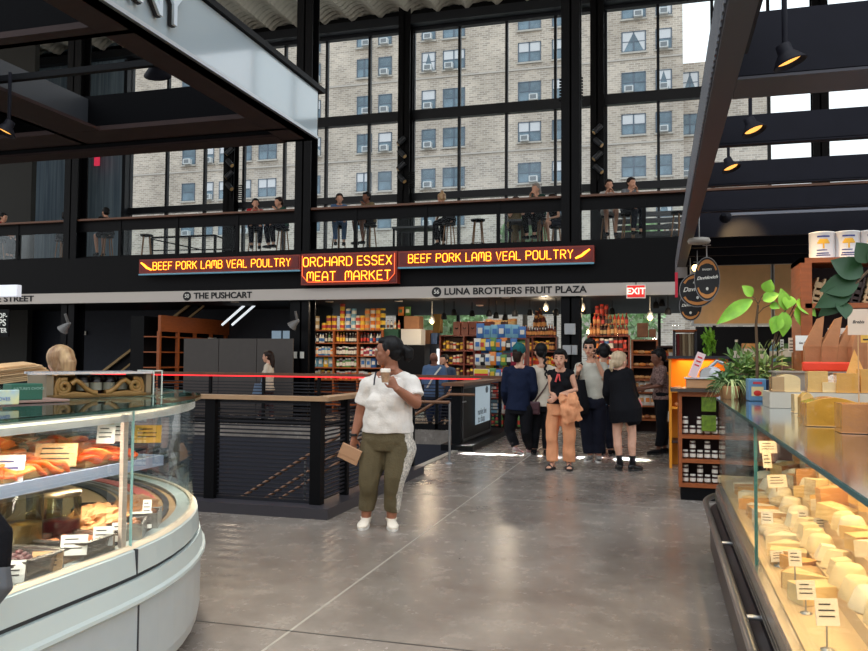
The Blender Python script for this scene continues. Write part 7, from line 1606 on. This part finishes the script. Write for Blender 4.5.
# ---- plants
PG = mat('plant_leaf_light', (128, 186, 52), .45, var=.25, vscale=10); PD = mat('rubber_leaf_dark', (34, 66, 34), .4, var=.2, vscale=6, spec=.3); PT = mat('leaf_tip_white', (206, 216, 206), .5); STEM = mat('stem_brown', (86, 66, 44), .7)
def leaf(mb, base, d, up, L, W, bend=.25, mi=0, n=8, fold=.25):
    d = Vector(d).normalized(); up = Vector(up); s_ = d.cross(up).normalized(); nrm = s_.cross(d).normalized()
    def f(u, v):
        w_ = W*math.sin(PI*min(1, .04+.96*u)**.85)*(1 if u < 1 else 0); x = (v-.5)*w_; return Vector(base)+d*(L*u)+nrm*(-bend*L*u*u+fold*abs(x))+s_*x
    mb.grid(f, n, 4, mi)
# rubber plant branch from the right
def P3(px, py, Y): return oY(px, py, Y)
Yr = 3.4; pl_ = thing('rubber_plant', 'dark green rubber plant with broad leaves reaching in from the right frame edge', 'plant', P3(880, 330, Yr)); bo = pl_.location
potp = MB(); zpot = 1.2185
st_ = MB(); stem_pts = [P3(900, 300, Yr), P3(878, 262, Yr), P3(864, 275, Yr), P3(848, 292, Yr), P3(838, 303, Yr)]
st_.tube([Vector((stem_pts[0].x, Yr, 1.3))-bo]+[p_-bo for p_ in stem_pts[:2]], [.008]*3, 6); st_.tube([p_-bo for p_ in stem_pts[1:]], [.006, .005, .0045, .004], 6); st_.build('stem', STEM, pl_)
for (ax, ay, bx, by, w_, dy) in ((862, 276, 838, 262, .095, 0), (858, 282, 828, 288, .085, -.02), (852, 289, 823, 303, .07, -.03), (846, 296, 824, 312, .06, .0), (842, 301, 846, 314, .055, -.05), (868, 262, 860, 246, .085, -.02), (872, 268, 884, 250, .08, 0)):
    a_ = P3(ax, ay, Yr); b2_ = P3(bx, by, Yr+dy); mm_ = MB(); leaf(mm_, (0, 0, 0), b2_-a_, (.25, -1, .35), (b2_-a_).length*1.25, w_*1.15, .12, fold=.15); mm_.build('leaf', PD, pl_, loc=a_-bo)
MB().lathe([(.07, 0), (.09, .01), (.10, .14), (.085, .145), (.001, .13)], 18).build('pot', mat('pot_terracotta', (150, 84, 56), .7), pl_, loc=(stem_pts[0].x-bo.x, 0, 1.2185-bo.z))
# light green plant
Yp = 5.0; lp_ = thing('potted_plant', 'tall potted plant with bright green drooping leaves in front of the tan panels', 'plant', (oY(757, 393, 6.2).x, 6.2, 1.219)); bo = lp_.location.copy()
Yp = bo.y; st_ = MB(); trunk = [P3(757, 380, Yp), P3(757, 350, Yp), P3(756, 325, Yp), P3(758, 305, Yp)]
st_.tube([p_-bo for p_ in trunk], [.012, .011, .010, .008], 7)
LV = [((758, 303), (752, 300), (722, 318), .06), ((757, 306), (766, 292), (770, 282), .05), ((758, 304), (752, 296), (745, 287), .045), ((758, 304), (763, 300), (776, 294), .05), ((772, 345), (786, 310), (783, 292), .05), ((772, 348), (784, 312), (784, 332), .055), ((774, 350), (797, 300), (814, 312), .06), ((774, 350), (798, 306), (805, 325), .055), ((772, 350), (779, 316), (774, 330), .055), ((773, 350), (790, 296), (788, 306), .05), ((757, 315), (770, 305), (778, 307), .035)]
for (sp, bp, ep, w_) in LV:
    s0 = P3(sp[0], sp[1], Yp); s1 = P3(bp[0], bp[1], Yp-.02); s2 = P3(ep[0], ep[1], Yp-.05)
    st_.tube([s0-bo, (s0+s1)*.5-bo+Vector((0, 0, .015)), s1-bo], .0035, 5); mm_ = MB(); leaf(mm_, (0, 0, 0), s2-s1, (.1, -1, .5), (s2-s1).length*1.2, w_*1.9, .2); mm_.build('leaf', PG, lp_, loc=s1-bo)
st_.tube([P3(772, 395, Yp)-bo, P3(772, 370, Yp)-bo, P3(773, 350, Yp)-bo], [.006, .006, .005], 6); st_.build('stem', STEM, lp_)
MB().lathe([(.045, 0), (.055, .004), (.06, .09), (.05, .095), (.001, .085)], 16).build('pot', mat('pot_dark', (60, 44, 40), .6), lp_, loc=(0, .0, 0))
for k, (px, ey, n_, R_, lab, c_) in enumerate(((744, 362, 260, .19, 'bushy small-leaved plant beside the tomato tin', (98, 134, 66)), (768, 352, 300, .21, 'bushy variegated plant behind the tomato tin', (150, 176, 110)), (728, 372, 120, .11, 'small leafy plant at the corner of the counter', (84, 120, 70)))):
    q = oY(px, 392, 6.3); t = thing('potted_plant', lab, 'plant', (q.x, (6.45, 6.5, 6.35)[k], 1.219)); m = MB(); r = random.Random(k+40); zc_ = .13; H_ = (.16, .20, .05)[k]
    for i in range(n_):
        d = Vector((r.gauss(0, 1), r.gauss(0, 1), abs(r.gauss(0, .8)))).normalized(); p0 = Vector((0, 0, .05+H_*.4))+Vector((d.x, d.y, d.z*1.4))*R_*r.uniform(.2, .9); leaf(m, p0, d+Vector((0, 0, -.2)), (r.uniform(-1, 1), r.uniform(-1, 1), 1), .075, .026, .4, n=3)
    m.build('foliage', mat('bush_leaf_%d' % k, c_, .5, var=.35, vscale=20), t); MB().lathe([(.05, 0), (.06, .07), (.05, .075), (.001, .07)], 14).build('pot', mat('pot_wood', (150, 108, 66), .6), t)
# spider plant fronds
q = oY(731, 391, 6.2); t = thing('spider_plant', 'spider plant with pale arching fronds at the far counter corner', 'plant', (q.x, 6.2, 1.219)); m = MB(); r = random.Random(77)
for i in range(46):
    a = r.uniform(0, 2*PI); L_ = r.uniform(.12, .26); s_ = Vector((-math.sin(a), math.cos(a), 0))*.006; pts = [Vector((math.cos(a)*L_*u*.8, math.sin(a)*L_*u*.8, .10+L_*(1.1*u-1.6*u*u))) for u in (0, .25, .5, .75, 1)]
    vs = []; [vs.extend((p_-s_*(1-.2*j), p_+s_*(1-.2*j))) for j, p_ in enumerate(pts)]; m.add(vs, [(2*j, 2*j+1, 2*j+3, 2*j+2) for j in range(4)], 0, True)
m.build('foliage', mat('spider_leaf', (168, 188, 130), .5, var=.3, vscale=30), t); MB().lathe([(.05, 0), (.065, .09), (.055, .095), (.001, .09)], 14).build('pot', mat('pot_wood', (150, 108, 66), .6), t)
# tomato tin and dark tins
q = oY(756, 396, 6.0); t = thing('tomato_tin', 'square blue tin with a tomato picture standing on the glass top', 'tin', (q.x, q.y, 1.219), .1)
MB().box(-.058, -.05, 0, .058, .05, .155).build('tin', mat('tin_blue', (98, 140, 176), .35), t, bevel=.006); MB().box(-.04, -.0515, .035, .04, -.050, .10).build('cream_patch', mat('patch_cream', (226, 206, 150), .6), t); MB().blob((0, -.051, .055), .028, .004, .020, 14).build('tomato_picture', mat('tomato_red', (200, 44, 34), .5), t); MB().box(-.03, -.0515, .118, .03, -.050, .134).build('name_strip', mat('strip_red', (196, 60, 70), .6), t)
q = oY(771, 397, 6.0); single('dark_tin', 'dark blue narrow tin beside the tomato tin', 'tin', MB().box(-.03, -.03, 0, .03, .03, .15), mat('tin_dark', (36, 42, 66), .35), loc=(q.x, q.y+.02, 1.219), bevel=.005)
# ---- tan hanging panels under the canopy
for k, (pa, pb) in enumerate(((693, 771.5), (774, 832))):
    x0 = oY(pa, 300, 13.5).x; x1 = oY(pb, 300, 13.5).x; t = thing('hanging_board', ('left' if k == 0 else 'right')+' tan board in a white frame hanging under the right canopy', 'board', ((x0+x1)/2, 13.5, 2.09)); w_ = (x1-x0)/2
    MB().box(-w_, 0, 0, w_, .02, .93).build('board', mat('tan_board', (222, 176, 124), .7, var=.05), t); MB().box(-w_, -.015, .93, w_, .03, .96).box(-w_, -.015, -.03, w_, .03, 0).box(-w_-.03, -.015, -.03, -w_+.01, .03, .96).box(w_-.01, -.015, -.03, w_+.03, .03, .96).build('frame', mat('frame_white', (206, 206, 204), .4), t)
    for s_ in (-.7, .7): MB().tube([(w_*s_, .01, .96), (w_*s_-.02, .01, 1.05), (w_*s_, .01, 1.2)], .012, 6).build('hook', CHROME, t)
# ---- round hanging signs
OVB = mat('sign_black', (24, 24, 26), .45); OVO = mat('sign_orange', (206, 136, 70), .5)
for k, (px, py, Y, rx, ry, nm) in enumerate(((707, 279, 10.6, .155, .28, 'nearest'), (697.5, 290, 11.4, .24, .235, 'middle'), (690.5, 306, 12.2, .16, .22, 'farthest'))):
    q = oY(px, py, Y); t = thing('hanging_sign', nm+' of the three round black hanging signs with white script', 'sign', q, .0)
    el = lambda f_, n=32: [(rx*f_*math.cos(2*PI*i/n), ry*f_*math.sin(2*PI*i/n)) for i in range(n)]
    MB().prism(el(1), -.015, .015, M=RXF).build('rim', mat('sign_rim', (150, 150, 152), .4), t); MB().prism(el(.96), .015, .019, M=RXF).build('board', OVB, t)
    m = MB()
    for s_ in (-1, 1):
        pts = [(rx*.88*math.cos(a), ry*.88*math.sin(a)) for a in [s_*(.5+2.14*i/14) for i in range(15)]]; inn = [(x*.86 if abs(y) < ry*.6 else x*.9, y*(.80 if abs(x) < rx*.5 else .86)) for x, y in pts]
        m.add([RXF @ Vector((x, y, .0205)) for x, y in pts]+[RXF @ Vector((x, y, .0205)) for x, y in inn], [(i, i+1, 15+i+1, 15+i) for i in range(14)])
    m.build('orange_ring', OVO, t); text_mesh('lettering', 'Davidovich', rx*.36, PAPER, t, face_mY(0, -.024, .015) @ Matrix.Rotation(.08, 4, 'Z'), .001, 'CENTER', .0015, shear=.4)
    text_mesh('lettering', 'BAKERY', .032, PAPER, t, face_mY(0, -.024, ry*.42), .001, 'CENTER', .0006)
    MB().blob((0, -.022, -ry*.45), .018, .004, .022, 8).build('emblem', PAPER, t)
    MB().tube([(0, 0, ry), (0, 0, ry+.15)], .008, 6).tube([(-.05, 0, ry+.15), (.05, 0, ry+.15)], .008, 6).tube([(0, 0, ry+.15), (0, 0, 3.0-q.z)], .005, 6).build('hanger', CHROME, t)
q = oY(699, 241, 10.0); t = thing('canopy_disc', 'pale oval disc fixture under the canopy above the round signs', 'lamp fixture', q); MB().lathe([(.001, .03), (.12, .03), (.135, .0), (.12, -.03), (.001, -.035)], 24).build('disc', mat('disc_grey', (170, 164, 156), .5), t); MB().tube([(0, 0, .03), (0, 0, .3)], .01, 6).build('stem', CHROME, t)
q = oY(695.5, 268, 12.0); t = thing('round_bulb', 'round lit bulb behind the hanging signs', 'lamp', q); MB().blob((0, 0, 0), .05, .05, .05, 12).build('bulb', mat('bulb_warm', (255, 214, 150), .4, emit=(255, 206, 130), estr=8), t); MB().tube([(0, 0, .04), (0, 0, 3.0-q.z)], .006, 6).build('cord', BLACK, t)
q = oY(679, 274, 12.6); t = thing('pull_alarm', 'small grey box with a red hanging tag at the end of the canopy beam', 'alarm', q); MB().box(-.04, -.04, -.06, .12, .04, .10).build('box', mat('box_grey', (120, 116, 116), .5), t); MB().box(-.06, -.05, -.36, -.02, -.04, .02).build('tag', mat('tag_red', (226, 40, 70), .5), t)
# ---- low orange shelf unit in front of the counter's far end
lu = thing('low_shelf', 'low orange wooden shelf unit with small white jars at the end of the cheese counter', 'shelving', (.19, 9.0, 0)); hw = .95; hh = 1.16
MB().box(0, 0, .14, .035, .45, hh).build('side_panel', ORWOOD, lu); MB().box(hw-.03, 0, .14, hw, .45, hh).build('side_panel', ORWOOD, lu); MB().box(-.08, -.05, hh, hw+.05, .5, hh+.035).build('worktop', mat('worktop_dark', (66, 58, 54), .3), lu)
for z in (.14, .40, .66): MB().box(.035, 0, z, hw-.03, .43, z+.04).build('shelf', ORWOOD, lu)
MB().box(.035, .0, hh-.05, hw-.03, .03, hh).build('rail', ORWOOD, lu); MB().box(.035, .42, .14, hw-.03, .45, hh).build('back_panel', mat('cab_back', (60, 26, 20), .7), lu); MB().box(.02, .02, 0, hw, .43, .14).build('plinth', BLACK, lu)
for r_, z in enumerate((.18, .44, .70)):
    for j in range(2):
        for i in range(6):
            if j == 1 and (i+r_) % 2: continue
            product('jar', DBR, WHI, (.19+.07+.075*i, 9.08, z+.098*j), 'small jar, %s from left, %s layer, %s shelf of the low orange unit' % (ORD[i], ('bottom', 'upper')[j], ('lowest', 'middle', 'top')[r_]), 'small jars in the low orange unit', .68)
for k, z in enumerate((.74, .95)): single('green_pack', ('lower' if k == 0 else 'upper')+' bright green framed package in the low orange shelf unit', 'package', MB().box(-.075, 0, 0, .075, .03, .17), [mat('pack_green', (110, 140, 34), .4, var2=(70, 90, 24), vscale=20)], loc=(.50, 9.02, z), bevel=.006)
# things on its worktop
single('acrylic_case', 'clear acrylic bakery box with a brown base on the low shelf worktop', 'box', MB().box(0, 0, 0, .42, .3, .10), mat('amber_acrylic', (190, 140, 96), .2, coat=1), loc=(.27, 9.05, 1.196), bevel=.01)
single('acrylic_cover', 'clear cover resting on the bakery box', 'cover', MB().box(-.02, -.02, 0, .45, .32, .02), mat('acrylic_white', (206, 206, 204), .15, coat=1), loc=(.27, 9.05, 1.297), bevel=.005)
t = thing('menu_sign', 'pink slanted menu sign with red print on the low shelf worktop', 'sign', (.33, 9.02, 1.318), (0, .38, 0)); MB().box(-.045, 0, 0, .045, .01, .28).build('card', mat('pink_card', (236, 206, 206), .6), t); m = MB(); [m.box(-.025, -.0015, .22-.045*k, .025, 0, .236-.045*k) for k in range(3)]; m.build('print', mat('print_red', (208, 40, 50), .6), t)
t = thing('slicer', 'white and steel slicer on the low shelf worktop behind the pink sign', 'slicer', (.55, 9.25, 1.196)); MB().blob((0, 0, .16), .10, .08, .08, 14).build('body', mat('slicer_white', (200, 200, 204), .3), t); MB().tube([(-.05, 0, .2), (.05, 0, .30), (.12, 0, .27)], .022, 8).build('arm', CHROME, t); MB().cyl((-.06, -.06, .14), (-.05, -.08, .14), .09, 20).build('blade', CHROME, t)
# orange-lit case
oc = thing('pastry_case', 'glowing orange pastry case beyond the low shelf unit', 'case', (.12, 11.6, 0)); OG = mat('orange_interior', (236, 150, 30), .6)
MB().box(0, .0, 0, .035, .5, 1.55).build('side_panel', OG, oc); MB().box(.75, 0, 0, .78, .5, 1.55).build('side_panel', ORWOOD, oc); MB().box(-.02, -.02, 1.52, .8, .5, 1.56).build('top_panel', mat('rack_steel', (60, 60, 66), .4, .4), oc); MB().box(.0, .46, 0, .78, .5, 1.52).build('back_panel', OG, oc)
for z in (.35, .82, 1.05): MB().box(.03, 0, z, .75, .46, z+.03).build('shelf', OG if z > .5 else DKWOOD, oc)
ld = bpy.data.lights.new('pastry_lamp', 'AREA'); ld.size = .5; ld.energy = 4; ld.color = (1, .66, .22); lo = bpy.data.objects.new('pastry_lamp', ld); COL.objects.link(lo); lo.location = (.5, 11.8, 1.50); lo.parent = None
for k in range(6): product('loaf', TAN_, AMB, (.24+.12*(k % 3), 11.75, 1.08 if k < 3 else .85), 'golden pastry, %s from left, %s shelf of the orange case' % (ORD[k % 3], 'upper' if k < 3 else 'lower'), 'pastries in the orange case', .6)
# shelf strip behind plants: bottles on a rail
q0 = oY(702, 352, 12.5)
t = thing('low_partition', 'brown counter front behind the plants under the tan panels', 'counter', (q0.x, 12.5, 0)); MB().box(.2, 0, 0, 3.0, .5, 1.45).build('body', mat('brown_front', (130, 92, 74), .6), t); MB().box(.15, -.03, 1.45, 3.0, .55, 1.49).build('worktop', mat('worktop_dark', (66, 58, 54), .3), t)
for i in range(12): product(('bottle', 'can', 'jar')[i % 3], rp.choice([GOL, TAN_, WHI, GRE, PBL, AMB]), WHI, (q0.x+.5+.17*i, 12.7, 1.49), 'container, %s from left on the counter under the tan panels' % ORD[i], 'containers under the tan panels', 1.4)
m = MB(); leaf_cloud(m, (0, 0, 0), .16, 120, .05, 90); o = single('hanging_plant', 'hanging green vine under the left end of the tan panels', 'plant', m, PG, loc=oY(709, 342, 12.9)); o.scale = (.7, .7, 1.7)
q = oY(790, 345, 11.5); struct('wall_right_mid', MB().box(.62, 15.0, 0, 7, 15.15, 2.1), mat('dark_back_wall', (24, 22, 24), .8))
# person at right edge of shelves, partly hidden
L = Vector((.02, 13.3, 0)); rz = PI/2+.3; P = fromT(L, rz)
J = dict(pel=(0, 0, .92), wai=(0, 0, 1.05), che=(0, .02, 1.22), nek=(0, .02, 1.40), head=(0, .05, 1.55), sL=(-.16, .02, 1.34), sR=(.16, .02, 1.34), eL=(-.2, .08, 1.1), eR=(.2, .08, 1.1), wL=(-.14, .3, 1.05), wR=(.14, .3, 1.05),
         hL=(-.08, 0, .90), hR=(.08, 0, .90), kL=(-.09, .03, .5), kR=(.09, -.02, .5), aL=(-.09, .08, .085), aR=(.09, -.08, .085), tL=(-.09, .28, 0), tR=(.09, .12, 0), fd=(0, 1, -.2))
figure('person', 'person in floral dark top browsing beside the narrow dark shelf', L, rz, J, GW, SK3, [top(mat('floral_dark', (60, 30, 34), .8, var2=(150, 120, 110), vscale=40), 1.0, .02, .05), bottom(BLK, 1.9, .02), shoes(BLK, SOLEB)], vox=.011, eyes=False, hair=hair_cap(HAIRB, 1.0))
